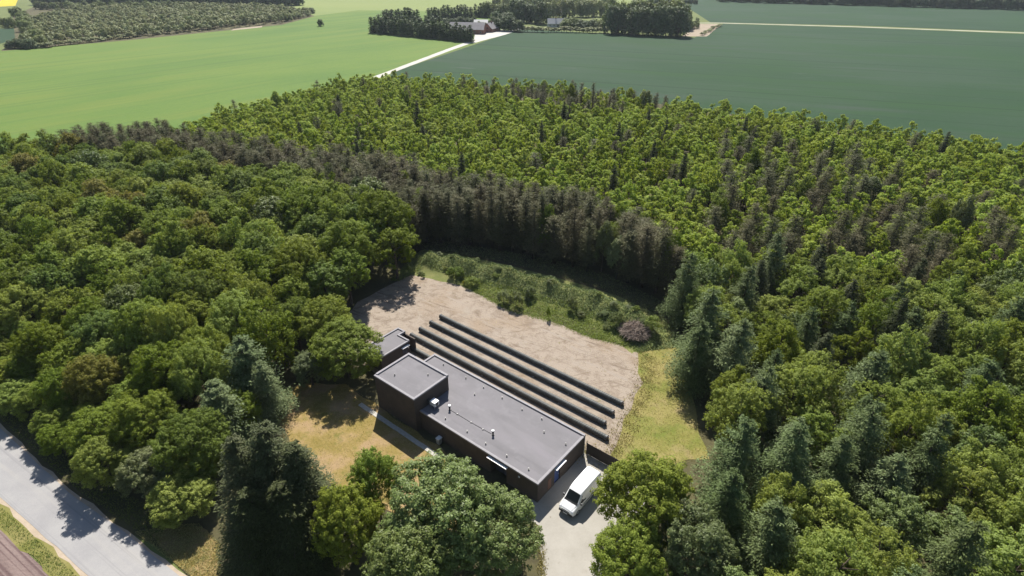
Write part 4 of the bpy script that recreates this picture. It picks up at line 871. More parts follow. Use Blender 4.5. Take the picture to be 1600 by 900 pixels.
# ---- far trees: farm, hedges, plantation at the top left, belts at the top edge
FAR = [
    ('hedge_conifer', (-105.75, 474.89), 'far_cone', 11.2, 2.7, 'dark hedge conifer in the front row before the barn, first from the left', 'hedge conifers by the farm', None),
    ('hedge_conifer', (-102.61, 472.67), 'far_cone', 11.5, 3.1, 'dark hedge conifer in the front row before the barn, second from the left', 'hedge conifers by the farm', None),
    ('hedge_conifer', (-99.76, 472.39), 'far_cone', 9.8, 2.6, 'dark hedge conifer in the front row before the barn, third from the left', 'hedge conifers by the farm', None),
    ('hedge_conifer', (-96.94, 467.92), 'far_cone', 11.6, 3.4, 'dark hedge conifer in the front row before the barn, fourth from the left', 'hedge conifers by the farm', None),
    ('hedge_conifer', (-94.17, 467.85), 'far_cone', 9.2, 3.3, 'dark hedge conifer in the front row before the barn, fifth from the left', 'hedge conifers by the farm', None),
    ('hedge_conifer', (-90.45, 465.13), 'far_cone', 10.2, 2.7, 'dark hedge conifer in the front row before the barn, sixth from the left', 'hedge conifers by the farm', None),
    ('hedge_conifer', (-87.74, 463.16), 'far_cone', 9.9, 3.2, 'dark hedge conifer in the front row before the barn, seventh from the left', 'hedge conifers by the farm', None),
    ('hedge_conifer', (-85.27, 462.23), 'far_cone', 11.7, 2.6, 'dark hedge conifer in the front row before the barn, eighth from the left', 'hedge conifers by the farm', None),
    ('hedge_conifer', (-82.09, 458.11), 'far_cone', 10.9, 2.6, 'dark hedge conifer in the front row before the barn, ninth from the left', 'hedge conifers by the farm', None),
    ('hedge_conifer', (-79.48, 456.59), 'far_cone', 11.2, 2.8, 'dark hedge conifer in the front row before the barn, tenth from the left', 'hedge conifers by the farm', None),
    ('hedge_conifer', (-76.90, 456.75), 'far_cone', 11.7, 3.4, 'dark hedge conifer in the front row before the barn, eleventh from the left', 'hedge conifers by the farm', None),
    ('hedge_conifer', (-73.83, 453.28), 'far_cone', 10.5, 3.4, 'dark hedge conifer in the front row before the barn, twelfth from the left', 'hedge conifers by the farm', None),
    ('hedge_conifer', (-71.77, 453.09), 'far_cone', 9.9, 2.6, 'dark hedge conifer in the front row before the barn, thirteenth from the left', 'hedge conifers by the farm', None),
    ('hedge_conifer', (-68.35, 449.92), 'far_cone', 10.8, 2.6, 'dark hedge conifer in the front row before the barn, fourteenth from the left', 'hedge conifers by the farm', None),
    ('hedge_conifer', (-65.64, 446.91), 'far_cone', 9.5, 2.9, 'dark hedge conifer in the front row before the barn, fifteenth from the left', 'hedge conifers by the farm', None),
    ('hedge_conifer', (-62.98, 444.97), 'far_cone', 10.8, 2.7, 'dark hedge conifer in the front row before the barn, sixteenth from the left', 'hedge conifers by the farm', None),
    ('hedge_conifer', (-60.68, 443.52), 'far_cone', 9.1, 3.3, 'dark hedge conifer in the front row before the barn, seventeenth from the left', 'hedge conifers by the farm', None),
    ('hedge_conifer', (-57.97, 441.35), 'far_cone', 9.9, 3.4, 'dark hedge conifer in the front row before the barn, eighteenth from the left', 'hedge conifers by the farm', None),
    ('hedge_conifer', (-55.26, 441.96), 'far_cone', 11.7, 2.9, 'dark hedge conifer in the front row before the barn, nineteenth from the left', 'hedge conifers by the farm', None),
    ('hedge_conifer', (-53.31, 439.84), 'far_cone', 10.4, 3.0, 'dark hedge conifer in the front row before the barn, twentieth from the left', 'hedge conifers by the farm', None),
    ('hedge_conifer', (-49.93, 437.47), 'far_cone', 11.0, 3.1, 'dark hedge conifer in the front row before the barn, twenty-first from the left', 'hedge conifers by the farm', None),
    ('hedge_conifer', (-47.72, 436.11), 'far_cone', 10.7, 3.1, 'dark hedge conifer in the front row before the barn, twenty-second from the left', 'hedge conifers by the farm', None),
    ('hedge_conifer', (-45.28, 434.14), 'far_cone', 11.9, 3.0, 'dark hedge conifer in the front row before the barn, twenty-third from the left', 'hedge conifers by the farm', None),
    ('hedge_conifer', (-42.86, 431.88), 'far_cone', 10.3, 3.2, 'dark hedge conifer in the front row before the barn, twenty-fourth from the left', 'hedge conifers by the farm', None),
    ('hedge_conifer', (-40.09, 429.32), 'far_cone', 9.7, 2.8, 'dark hedge conifer in the front row before the barn, twenty-fifth from the left', 'hedge conifers by the farm', None),
    ('hedge_conifer', (-37.54, 427.57), 'far_cone', 12.0, 3.0, 'dark hedge conifer in the front row before the barn, twenty-sixth from the left', 'hedge conifers by the farm', None),
    ('hedge_conifer', (-34.92, 425.74), 'far_cone', 10.7, 2.6, 'dark hedge conifer in the front row before the barn, twenty-seventh from the left', 'hedge conifers by the farm', None),
    ('hedge_conifer', (-32.82, 426.28), 'far_cone', 10.2, 3.1, 'dark hedge conifer in the front row before the barn, twenty-eighth from the left', 'hedge conifers by the farm', None),
    ('hedge_conifer', (-30.09, 422.51), 'far_cone', 9.0, 3.1, 'dark hedge conifer in the front row before the barn, twenty-ninth from the left', 'hedge conifers by the farm', None),
    ('hedge_conifer', (-27.73, 421.91), 'far_cone', 10.9, 2.6, 'dark hedge conifer in the front row before the barn, thirtieth from the left', 'hedge conifers by the farm', None),
    ('hedge_conifer', (-104.85, 497.02), 'far_cone', 11.1, 2.7, 'dark hedge conifer in the second row before the barn, first from the left', 'hedge conifers by the farm', None),
    ('hedge_conifer', (-101.87, 496.44), 'far_cone', 9.5, 3.1, 'dark hedge conifer in the second row before the barn, second from the left', 'hedge conifers by the farm', None),
    ('hedge_conifer', (-98.59, 494.10), 'far_cone', 11.2, 3.0, 'dark hedge conifer in the second row before the barn, third from the left', 'hedge conifers by the farm', None),
    ('hedge_conifer', (-96.74, 495.51), 'far_cone', 9.2, 2.7, 'dark hedge conifer in the second row before the barn, fourth from the left', 'hedge conifers by the farm', None),
    ('hedge_conifer', (-92.54, 491.37), 'far_cone', 10.1, 2.7, 'dark hedge conifer in the second row before the barn, fifth from the left', 'hedge conifers by the farm', None),
    ('hedge_conifer', (-90.32, 492.17), 'far_cone', 10.9, 3.3, 'dark hedge conifer in the second row before the barn, sixth from the left', 'hedge conifers by the farm', None),
    ('hedge_conifer', (-87.10, 491.68), 'far_cone', 9.1, 2.8, 'dark hedge conifer in the second row before the barn, seventh from the left', 'hedge conifers by the farm', None),
    ('hedge_conifer', (-84.39, 490.74), 'far_cone', 10.9, 3.1, 'dark hedge conifer in the second row before the barn, eighth from the left', 'hedge conifers by the farm', None),
    ('hedge_conifer', (-81.30, 488.80), 'far_cone', 10.9, 2.9, 'dark hedge conifer in the second row before the barn, ninth from the left', 'hedge conifers by the farm', None),
    ('hedge_conifer', (-78.57, 488.59), 'far_cone', 8.9, 2.8, 'dark hedge conifer in the second row before the barn, tenth from the left', 'hedge conifers by the farm', None),
    ('hedge_conifer', (-75.37, 488.84), 'far_cone', 10.9, 2.8, 'dark hedge conifer in the second row before the barn, eleventh from the left', 'hedge conifers by the farm', None),
    ('hedge_conifer', (-72.33, 485.47), 'far_cone', 9.5, 2.9, 'dark hedge conifer in the second row before the barn, twelfth from the left', 'hedge conifers by the farm', None),
    ('hedge_conifer', (-69.94, 486.27), 'far_cone', 9.8, 2.9, 'dark hedge conifer in the second row before the barn, thirteenth from the left', 'hedge conifers by the farm', None),
    ('hedge_conifer', (-66.56, 485.27), 'far_cone', 11.3, 2.7, 'dark hedge conifer in the second row before the barn, fourteenth from the left', 'hedge conifers by the farm', None),
    ('hedge_conifer', (-64.22, 483.66), 'far_cone', 8.5, 3.4, 'dark hedge conifer in the second row before the barn, fifteenth from the left', 'hedge conifers by the farm', None),
    ('hedge_conifer', (-61.00, 483.85), 'far_cone', 11.1, 3.4, 'dark hedge conifer in the second row before the barn, sixteenth from the left', 'hedge conifers by the farm', None),
    ('hedge_conifer', (-58.43, 482.13), 'far_cone', 9.8, 3.4, 'dark hedge conifer in the second row before the barn, seventeenth from the left', 'hedge conifers by the farm', None),
    ('hedge_conifer', (-55.05, 480.85), 'far_cone', 11.3, 2.7, 'dark hedge conifer in the second row before the barn, eighteenth from the left', 'hedge conifers by the farm', None),
    ('hedge_conifer', (-109.09, 539.96), 'far_cone', 10.7, 3.4, 'dark hedge conifer left of the gap in the back row, first from the left', 'hedge conifers by the farm', None),
    ('hedge_conifer', (-107.07, 542.59), 'far_cone', 11.4, 2.9, 'dark hedge conifer left of the gap in the back row, second from the left', 'hedge conifers by the farm', None),
    ('hedge_conifer', (-105.25, 544.66), 'far_cone', 10.2, 3.3, 'dark hedge conifer left of the gap in the back row, third from the left', 'hedge conifers by the farm', None),
    ('hedge_conifer', (-103.14, 547.14), 'far_cone', 10.9, 3.3, 'dark hedge conifer left of the gap in the back row, fourth from the left', 'hedge conifers by the farm', None),
    ('hedge_conifer', (-100.17, 547.54), 'far_cone', 10.5, 2.7, 'dark hedge conifer left of the gap in the back row, fifth from the left', 'hedge conifers by the farm', None),
    ('hedge_conifer', (-97.69, 549.92), 'far_cone', 11.1, 3.3, 'dark hedge conifer left of the gap in the back row, sixth from the left', 'hedge conifers by the farm', None),
    ('hedge_conifer', (-94.70, 548.48), 'far_cone', 9.9, 3.3, 'dark hedge conifer left of the gap in the back row, seventh from the left', 'hedge conifers by the farm', None),
    ('hedge_conifer', (-92.11, 548.94), 'far_cone', 12.4, 3.3, 'dark hedge conifer left of the gap in the back row, eighth from the left', 'hedge conifers by the farm', None),
    ('hedge_conifer', (-89.92, 551.67), 'far_cone', 12.1, 2.6, 'dark hedge conifer left of the gap in the back row, ninth from the left', 'hedge conifers by the farm', None),
    ('hedge_conifer', (-88.35, 552.29), 'far_cone', 11.4, 3.3, 'dark hedge conifer left of the gap in the back row, tenth from the left', 'hedge conifers by the farm', None),
    ('hedge_conifer', (-86.00, 555.60), 'far_cone', 9.5, 2.8, 'dark hedge conifer left of the gap in the back row, eleventh from the left', 'hedge conifers by the farm', None),
    ('hedge_conifer', (-82.82, 555.98), 'far_cone', 10.2, 3.0, 'dark hedge conifer left of the gap in the back row, twelfth from the left', 'hedge conifers by the farm', None),
    ('hedge_conifer', (-73.94, 563.55), 'far_cone', 10.7, 3.2, 'dark hedge conifer right of the gap in the back row, first from the left', 'hedge conifers by the farm', None),
    ('hedge_conifer', (-71.13, 567.90), 'far_cone', 10.9, 2.8, 'dark hedge conifer right of the gap in the back row, second from the left', 'hedge conifers by the farm', None),
    ('hedge_conifer', (-69.22, 569.55), 'far_cone', 11.1, 3.2, 'dark hedge conifer right of the gap in the back row, third from the left', 'hedge conifers by the farm', None),
    ('hedge_conifer', (-66.47, 572.07), 'far_cone', 9.6, 2.9, 'dark hedge conifer right of the gap in the back row, fourth from the left', 'hedge conifers by the farm', None),
    ('hedge_conifer', (-62.38, 570.68), 'far_cone', 10.8, 3.3, 'dark hedge conifer right of the gap in the back row, fifth from the left', 'hedge conifers by the farm', None),
    ('hedge_conifer', (-60.85, 574.57), 'far_cone', 12.4, 2.9, 'dark hedge conifer right of the gap in the back row, sixth from the left', 'hedge conifers by the farm', None),
    ('hedge_conifer', (-57.92, 577.74), 'far_cone', 12.3, 3.3, 'dark hedge conifer right of the gap in the back row, seventh from the left', 'hedge conifers by the farm', None),
    ('hedge_conifer', (-54.95, 578.47), 'far_cone', 10.2, 3.0, 'dark hedge conifer right of the gap in the back row, eighth from the left', 'hedge conifers by the farm', None),
    ('hedge_conifer', (-52.00, 582.15), 'far_cone', 9.8, 3.3, 'dark hedge conifer right of the gap in the back row, ninth from the left', 'hedge conifers by the farm', None),
    ('hedge_conifer', (-49.66, 584.64), 'far_cone', 11.5, 3.3, 'dark hedge conifer right of the gap in the back row, tenth from the left', 'hedge conifers by the farm', None),
    ('hedge_conifer', (-46.82, 585.90), 'far_cone', 12.0, 3.2, 'dark hedge conifer right of the gap in the back row, eleventh from the left', 'hedge conifers by the farm', None),
    ('hedge_conifer', (-43.32, 589.12), 'far_cone', 11.8, 3.1, 'dark hedge conifer right of the gap in the back row, twelfth from the left', 'hedge conifers by the farm', None),
    ('hedge_conifer', (-41.26, 592.51), 'far_cone', 9.7, 3.1, 'dark hedge conifer right of the gap in the back row, thirteenth from the left', 'hedge conifers by the farm', None),
    ('hedge_conifer', (-37.87, 592.81), 'far_cone', 9.4, 2.7, 'dark hedge conifer right of the gap in the back row, fourteenth from the left', 'hedge conifers by the farm', None),
    ('hedge_conifer', (-34.51, 596.36), 'far_cone', 11.9, 2.6, 'dark hedge conifer right of the gap in the back row, fifteenth from the left', 'hedge conifers by the farm', None),
    ('hedge_conifer', (-31.47, 597.58), 'far_cone', 9.7, 2.6, 'dark hedge conifer right of the gap in the back row, sixteenth from the left', 'hedge conifers by the farm', None),
    ('hedge_conifer', (-29.01, 601.31), 'far_cone', 12.3, 2.7, 'dark hedge conifer right of the gap in the back row, seventeenth from the left', 'hedge conifers by the farm', None),
    ('hedge_conifer', (-25.86, 602.11), 'far_cone', 9.4, 3.3, 'dark hedge conifer right of the gap in the back row, eighteenth from the left', 'hedge conifers by the farm', None),
    ('far_tree', (-56.03, 533.77), 'far', 6.1, 3.3, 'low dark tree behind the long barn, first from the left', 'trees round the farm', 'leaf_far_dark'),
    ('far_tree', (-51.50, 534.45), 'far', 5.5, 2.7, 'low dark tree behind the long barn, second from the left', 'trees round the farm', 'leaf_far_dark'),
    ('far_tree', (-47.69, 536.67), 'far', 5.5, 3.1, 'low dark tree behind the long barn, third from the left', 'trees round the farm', 'leaf_far_dark'),
    ('far_tree', (-44.94, 540.68), 'far', 6.5, 2.9, 'low dark tree behind the long barn, fourth from the left', 'trees round the farm', 'leaf_far_dark'),
    ('far_tree', (-41.41, 538.37), 'far', 5.8, 2.9, 'low dark tree behind the long barn, fifth from the left', 'trees round the farm', 'leaf_far_dark'),
    ('far_tree', (-38.33, 541.55), 'far', 5.7, 2.9, 'low dark tree behind the long barn, sixth from the left', 'trees round the farm', 'leaf_far_dark'),
    ('far_tree', (-34.54, 537.05), 'far', 5.2, 3.0, 'low dark tree behind the long barn, seventh from the left', 'trees round the farm', 'leaf_far_dark'),
    ('far_tree', (-32.89, 541.49), 'far', 6.9, 2.9, 'low dark tree behind the long barn, eighth from the left', 'trees round the farm', 'leaf_far_dark'),
    ('far_bush', (-67.52, 489.33), 'far', 5.6, 2.7, 'bright green bush among the farm hedges, first from the left', 'trees round the farm', 'leaf_lime'),
    ('far_bush', (-63.25, 484.14), 'far', 4.4, 3.2, 'bright green bush among the farm hedges, second from the left', 'trees round the farm', 'leaf_lime'),
    ('far_bush', (-59.47, 483.24), 'far', 5.6, 3.0, 'bright green bush among the farm hedges, third from the left', 'trees round the farm', 'leaf_lime'),
    ('far_bush', (-55.85, 480.51), 'far', 4.9, 3.2, 'bright green bush among the farm hedges, fourth from the left', 'trees round the farm', 'leaf_lime'),
    ('far_tree', (-34.29, 434.79), 'far', 6.6, 3.3, 'olive tree at the end of the front hedge, first from the left', 'trees round the farm', 'leaf_far'),
    ('far_tree', (-31.83, 431.76), 'far', 7.4, 4.1, 'olive tree at the end of the front hedge, second from the left', 'trees round the farm', 'leaf_far'),
    ('farm_tree', (-13.70, 533.03), 'far', 11.9, 4.8, 'dark tree right of the brick farmhouse, first from the left', 'trees round the farm', 'leaf_far_dark'),
    ('farm_tree', (-9.60, 529.61), 'far', 10.8, 4.8, 'dark tree right of the brick farmhouse, second from the left', 'trees round the farm', 'leaf_far_dark'),
    ('farm_tree', (-5.48, 530.63), 'far', 11.4, 5.4, 'dark tree right of the brick farmhouse, third from the left', 'trees round the farm', 'leaf_far_dark'),
    ('farm_tree', (-2.49, 529.59), 'far', 10.7, 5.7, 'dark tree right of the brick farmhouse, fourth from the left', 'trees round the farm', 'leaf_far_dark'),
    ('farm_tree', (-14.25, 491.74), 'far', 10.9, 4.6, 'dark tree beside the farmyard, first from the left', 'trees round the farm', 'leaf_far_dark'),
    ('farm_tree', (-10.54, 489.07), 'far', 10.1, 5.3, 'dark tree beside the farmyard, second from the left', 'trees round the farm', 'leaf_far_dark'),
    ('farm_tree', (-6.18, 489.07), 'far', 11.6, 5.7, 'dark tree beside the farmyard, third from the left', 'trees round the farm', 'leaf_far_dark'),
    ('farm_tree', (-3.18, 486.80), 'far', 12.2, 4.6, 'dark tree beside the farmyard, fourth from the left', 'trees round the farm', 'leaf_far_dark'),
    ('farm_tree', (1.21, 487.02), 'far', 10.0, 4.6, 'dark tree beside the farmyard, fifth from the left', 'trees round the farm', 'leaf_far_dark'),
    ('farm_tree', (4.57, 482.76), 'far', 10.0, 5.3, 'dark tree beside the farmyard, sixth from the left', 'trees round the farm', 'leaf_far_dark'),
    ('far_tree', (-26.19, 503.49), 'far', 6.4, 2.8, 'small tree before the pale shed, first from the left', 'trees round the farm', 'leaf_far'),
    ('far_tree', (-24.80, 502.16), 'far', 5.3, 3.5, 'small tree before the pale shed, second from the left', 'trees round the farm', 'leaf_far'),
    ('far_tree', (-22.16, 503.06), 'far', 5.6, 3.1, 'small tree before the pale shed, third from the left', 'trees round the farm', 'leaf_far'),
    ('farm_tree', (-25.44, 596.70), 'far', 15.9, 5.3, 'mixed tree behind the farm, first from the left', 'trees round the farm', 'leaf_far'),
    ('farm_tree', (-20.35, 599.28), 'far', 15.1, 5.9, 'mixed tree behind the farm, second from the left', 'trees round the farm', 'leaf_far'),
    ('farm_tree', (-12.70, 598.13), 'far', 13.1, 5.8, 'mixed tree behind the farm, third from the left', 'trees round the farm', 'leaf_far'),
    ('farm_tree', (-6.66, 597.38), 'far', 14.6, 6.0, 'mixed tree behind the farm, fourth from the left', 'trees round the farm', 'leaf_far'),
    ('farm_tree', (1.71, 598.85), 'far', 13.0, 5.9, 'mixed tree behind the farm, fifth from the left', 'trees round the farm', 'leaf_far'),
    ('farm_tree', (7.32, 600.92), 'far', 15.9, 5.8, 'mixed tree behind the farm, sixth from the left', 'trees round the farm', 'leaf_far'),
    ('farm_tree', (13.18, 596.78), 'far', 14.2, 4.9, 'mixed tree behind the farm, seventh from the left', 'trees round the farm', 'leaf_far'),
    ('farm_tree', (19.30, 595.11), 'far', 14.0, 5.3, 'mixed tree behind the farm, eighth from the left', 'trees round the farm', 'leaf_far'),
    ('farm_tree', (28.02, 601.09), 'far', 14.9, 5.8, 'mixed tree behind the farm, ninth from the left', 'trees round the farm', 'leaf_far'),
    ('farm_tree', (2.52, 562.14), 'far', 20.6, 7.1, 'tall dark tree behind the farmyard, first from the left', 'trees round the farm', 'leaf_far_dark'),
    ('farm_tree', (7.35, 554.55), 'far', 20.9, 6.9, 'tall dark tree behind the farmyard, second from the left', 'trees round the farm', 'leaf_far_dark'),
    ('farm_tree', (10.87, 548.36), 'far', 18.9, 6.3, 'tall dark tree behind the farmyard, third from the left', 'trees round the farm', 'leaf_far_dark'),
    ('farm_tree', (16.57, 548.83), 'far', 17.4, 7.5, 'tall dark tree behind the farmyard, fourth from the left', 'trees round the farm', 'leaf_far_dark'),
    ('farm_tree', (21.65, 544.28), 'far', 21.5, 7.1, 'tall dark tree behind the farmyard, fifth from the left', 'trees round the farm', 'leaf_far_dark'),
    ('farm_tree', (24.58, 536.33), 'far', 21.4, 6.7, 'tall dark tree behind the farmyard, sixth from the left', 'trees round the farm', 'leaf_far_dark'),
    ('farm_tree', (-16.79, 693.48), 'far', 14.5, 5.4, 'tall loose tree at the back of the farm, first from the left', 'trees round the farm', 'leaf_far_olive'),
    ('farm_tree', (-5.70, 696.93), 'far', 15.1, 6.1, 'tall loose tree at the back of the farm, second from the left', 'trees round the farm', 'leaf_far_olive'),
    ('farm_tree', (2.75, 694.85), 'far', 13.7, 5.6, 'tall loose tree at the back of the farm, third from the left', 'trees round the farm', 'leaf_far_olive'),
    ('farm_tree', (12.92, 693.78), 'far', 16.3, 5.2, 'tall loose tree at the back of the farm, fourth from the left', 'trees round the farm', 'leaf_far_olive'),
    ('farm_tree', (21.13, 693.28), 'far', 16.4, 6.7, 'tall loose tree at the back of the farm, fifth from the left', 'trees round the farm', 'leaf_far_olive'),
    ('farm_tree', (30.99, 689.61), 'far', 17.0, 5.8, 'tall loose tree at the back of the farm, sixth from the left', 'trees round the farm', 'leaf_far_olive'),
    ('farm_tree', (39.81, 688.86), 'far', 15.2, 6.1, 'tall loose tree at the back of the farm, seventh from the left', 'trees round the farm', 'leaf_far_olive'),
    ('farm_tree', (48.91, 694.62), 'far', 15.6, 6.9, 'tall loose tree at the back of the farm, eighth from the left', 'trees round the farm', 'leaf_far_olive'),
    ('farm_tree', (58.46, 696.21), 'far', 15.8, 5.6, 'tall loose tree at the back of the farm, ninth from the left', 'trees round the farm', 'leaf_far_olive'),
    ('farm_tree', (69.24, 690.05), 'far', 16.6, 6.0, 'tall loose tree at the back of the farm, tenth from the left', 'trees round the farm', 'leaf_far_olive'),
    ('farm_tree', (77.56, 695.44), 'far', 15.5, 6.4, 'tall loose tree at the back of the farm, eleventh from the left', 'trees round the farm', 'leaf_far_olive'),
    ('farm_tree', (87.00, 689.89), 'far', 12.8, 6.5, 'tall loose tree at the back of the farm, twelfth from the left', 'trees round the farm', 'leaf_far_olive'),
    ('farm_tree', (97.49, 689.83), 'far', 15.7, 6.0, 'tall loose tree at the back of the farm, thirteenth from the left', 'trees round the farm', 'leaf_far_olive'),
    ('farm_tree', (107.15, 695.87), 'far', 15.1, 5.9, 'tall loose tree at the back of the farm, fourteenth from the left', 'trees round the farm', 'leaf_far_olive'),
    ('farm_tree', (32.49, 592.25), 'far', 15.2, 6.7, 'pale olive tree among the farm houses, first from the left', 'trees round the farm', 'leaf_far_olive'),
    ('farm_tree', (38.86, 593.85), 'far', 16.9, 5.3, 'pale olive tree among the farm houses, second from the left', 'trees round the farm', 'leaf_far_olive'),
    ('farm_tree', (47.12, 595.65), 'far', 17.7, 6.2, 'pale olive tree among the farm houses, third from the left', 'trees round the farm', 'leaf_far_olive'),
    ('farm_tree', (53.40, 593.19), 'far', 18.0, 6.4, 'pale olive tree among the farm houses, fourth from the left', 'trees round the farm', 'leaf_far_olive'),
    ('farm_tree', (61.58, 600.80), 'far', 17.2, 5.7, 'pale olive tree among the farm houses, fifth from the left', 'trees round the farm', 'leaf_far_olive'),
    ('farm_tree', (67.83, 598.49), 'far', 17.5, 6.8, 'pale olive tree among the farm houses, sixth from the left', 'trees round the farm', 'leaf_far_olive'),
    ('farm_tree', (73.14, 601.91), 'far', 17.7, 5.9, 'pale olive tree among the farm houses, seventh from the left', 'trees round the farm', 'leaf_far_olive'),
    ('farm_tree', (80.79, 605.51), 'far', 17.2, 6.0, 'pale olive tree among the farm houses, eighth from the left', 'trees round the farm', 'leaf_far_olive'),
    ('farm_tree', (87.61, 600.39), 'far', 14.1, 5.2, 'pale olive tree among the farm houses, ninth from the left', 'trees round the farm', 'leaf_far_olive'),
    ('far_bush', (9.26, 481.02), 'far_young', 4.3, 2.4, 'low bush in the hedge along the dark field, first from the left', 'hedge bushes along the dark field', None),
    ('far_bush', (11.89, 479.72), 'far_young', 4.3, 2.6, 'low bush in the hedge along the dark field, second from the left', 'hedge bushes along the dark field', None),
    ('far_bush', (15.41, 479.26), 'far_young', 4.5, 2.4, 'low bush in the hedge along the dark field, third from the left', 'hedge bushes along the dark field', None),
    ('far_bush', (17.33, 478.57), 'far_young', 3.7, 2.4, 'low bush in the hedge along the dark field, fourth from the left', 'hedge bushes along the dark field', None),
    ('far_bush', (19.60, 478.87), 'far_young', 4.4, 2.7, 'low bush in the hedge along the dark field, fifth from the left', 'hedge bushes along the dark field', None),
    ('far_bush', (22.96, 478.76), 'far_young', 3.8, 2.3, 'low bush in the hedge along the dark field, sixth from the left', 'hedge bushes along the dark field', None),
    ('far_bush', (24.22, 476.80), 'far_young', 4.2, 3.0, 'low bush in the hedge along the dark field, seventh from the left', 'hedge bushes along the dark field', None),
    ('far_bush', (27.82, 478.23), 'far_young', 4.1, 2.2, 'low bush in the hedge along the dark field, eighth from the left', 'hedge bushes along the dark field', None),
    ('far_bush', (29.57, 477.38), 'far_young', 3.4, 2.3, 'low bush in the hedge along the dark field, ninth from the left', 'hedge bushes along the dark field', None),
    ('far_bush', (32.53, 478.07), 'far_young', 3.6, 2.2, 'low bush in the hedge along the dark field, tenth from the left', 'hedge bushes along the dark field', None),
    ('far_bush', (33.84, 477.80), 'far_young', 3.5, 2.7, 'low bush in the hedge along the dark field, eleventh from the left', 'hedge bushes along the dark field', None),
    ('far_bush', (37.83, 477.70), 'far_young', 4.5, 2.4, 'low bush in the hedge along the dark field, twelfth from the left', 'hedge bushes along the dark field', None),
    ('far_bush', (39.64, 477.22), 'far_young', 4.6, 2.6, 'low bush in the hedge along the dark field, thirteenth from the left', 'hedge bushes along the dark field', None),
    ('far_bush', (41.61, 476.98), 'far_young', 4.4, 2.9, 'low bush in the hedge along the dark field, fourteenth from the left', 'hedge bushes along the dark field', None),
    ('far_bush', (44.43, 476.67), 'far_young', 4.5, 2.2, 'low bush in the hedge along the dark field, fifteenth from the left', 'hedge bushes along the dark field', None),
    ('far_bush', (46.16, 476.55), 'far_young', 3.8, 2.7, 'low bush in the hedge along the dark field, sixteenth from the left', 'hedge bushes along the dark field', None),
    ('far_bush', (48.76, 474.99), 'far_young', 4.5, 2.3, 'low bush in the hedge along the dark field, seventeenth from the left', 'hedge bushes along the dark field', None),
    ('far_bush', (51.13, 476.20), 'far_young', 3.8, 2.9, 'low bush in the hedge along the dark field, eighteenth from the left', 'hedge bushes along the dark field', None),
    ('far_bush', (54.19, 474.63), 'far_young', 3.5, 2.5, 'low bush in the hedge along the dark field, nineteenth from the left', 'hedge bushes along the dark field', None),
    ('far_bush', (57.24, 475.48), 'far_young', 3.8, 2.7, 'low bush in the hedge along the dark field, twentieth from the left', 'hedge bushes along the dark field', None),
    ('far_bush', (58.96, 474.04), 'far_young', 4.5, 2.3, 'low bush in the hedge along the dark field, twenty-first from the left', 'hedge bushes along the dark field', None),
    ('far_bush', (60.43, 471.89), 'far_young', 4.3, 2.8, 'low bush in the hedge along the dark field, twenty-second from the left', 'hedge bushes along the dark field', None),
    ('far_bush', (63.57, 474.40), 'far_young', 4.4, 2.6, 'low bush in the hedge along the dark field, twenty-third from the left', 'hedge bushes along the dark field', None),
    ('far_bush', (66.45, 473.86), 'far_young', 4.5, 2.5, 'low bush in the hedge along the dark field, twenty-fourth from the left', 'hedge bushes along the dark field', None),
    ('far_bush', (69.07, 472.96), 'far_young', 3.9, 2.4, 'low bush in the hedge along the dark field, twenty-fifth from the left', 'hedge bushes along the dark field', None),
    ('far_bush', (70.65, 473.60), 'far_young', 4.3, 2.6, 'low bush in the hedge along the dark field, twenty-sixth from the left', 'hedge bushes along the dark field', None),
    ('far_tree', (43.13, 507.70), 'far', 8.3, 4.7, 'mid-green tree behind the field hedge, first from the left', 'trees round the farm', 'leaf_far'),
    ('far_tree', (48.27, 504.15), 'far', 8.9, 4.1, 'mid-green tree behind the field hedge, second from the left', 'trees round the farm', 'leaf_far'),
    ('far_tree', (52.74, 504.20), 'far', 9.0, 4.5, 'mid-green tree behind the field hedge, third from the left', 'trees round the farm', 'leaf_far'),
    ('far_tree', (56.79, 504.34), 'far', 7.6, 4.0, 'mid-green tree behind the field hedge, fourth from the left', 'trees round the farm', 'leaf_far'),
    ('far_tree', (61.70, 503.91), 'far', 7.0, 4.1, 'mid-green tree behind the field hedge, fifth from the left', 'trees round the farm', 'leaf_far'),
    ('far_tree', (65.06, 498.80), 'far', 9.1, 3.7, 'mid-green tree behind the field hedge, sixth from the left', 'trees round the farm', 'leaf_far'),
    ('far_tree', (70.26, 501.24), 'far', 8.2, 3.7, 'mid-green tree behind the field hedge, seventh from the left', 'trees round the farm', 'leaf_far'),
    ('far_tree', (73.11, 496.12), 'far', 7.0, 4.4, 'mid-green tree behind the field hedge, eighth from the left', 'trees round the farm', 'leaf_far'),
    ('far_tree', (54.53, 494.63), 'far', 8.3, 5.0, 'dark round tree behind the field hedge, first from the left', 'trees round the farm', 'leaf_far_dark'),
    ('far_tree', (58.04, 490.06), 'far', 8.2, 4.5, 'dark round tree behind the field hedge, second from the left', 'trees round the farm', 'leaf_far_dark'),
    ('far_tree', (63.30, 491.91), 'far', 8.8, 4.8, 'dark round tree behind the field hedge, third from the left', 'trees round the farm', 'leaf_far_dark'),
    ('farm_tree', (74.27, 469.37), 'far', 23.0, 6.8, 'big dark round tree at the right end of the farm, first from the left', 'big trees at the right end of the farm', 'leaf_far_dark'),
    ('farm_tree', (78.63, 471.68), 'far', 21.2, 7.4, 'big dark round tree at the right end of the farm, second from the left', 'big trees at the right end of the farm', 'leaf_far_dark'),
    ('farm_tree', (81.96, 470.84), 'far', 22.4, 6.5, 'big dark round tree at the right end of the farm, third from the left', 'big trees at the right end of the farm', 'leaf_far_dark'),
    ('farm_tree', (87.05, 469.08), 'far', 20.0, 7.5, 'big dark round tree at the right end of the farm, fourth from the left', 'big trees at the right end of the farm', 'leaf_far_dark'),
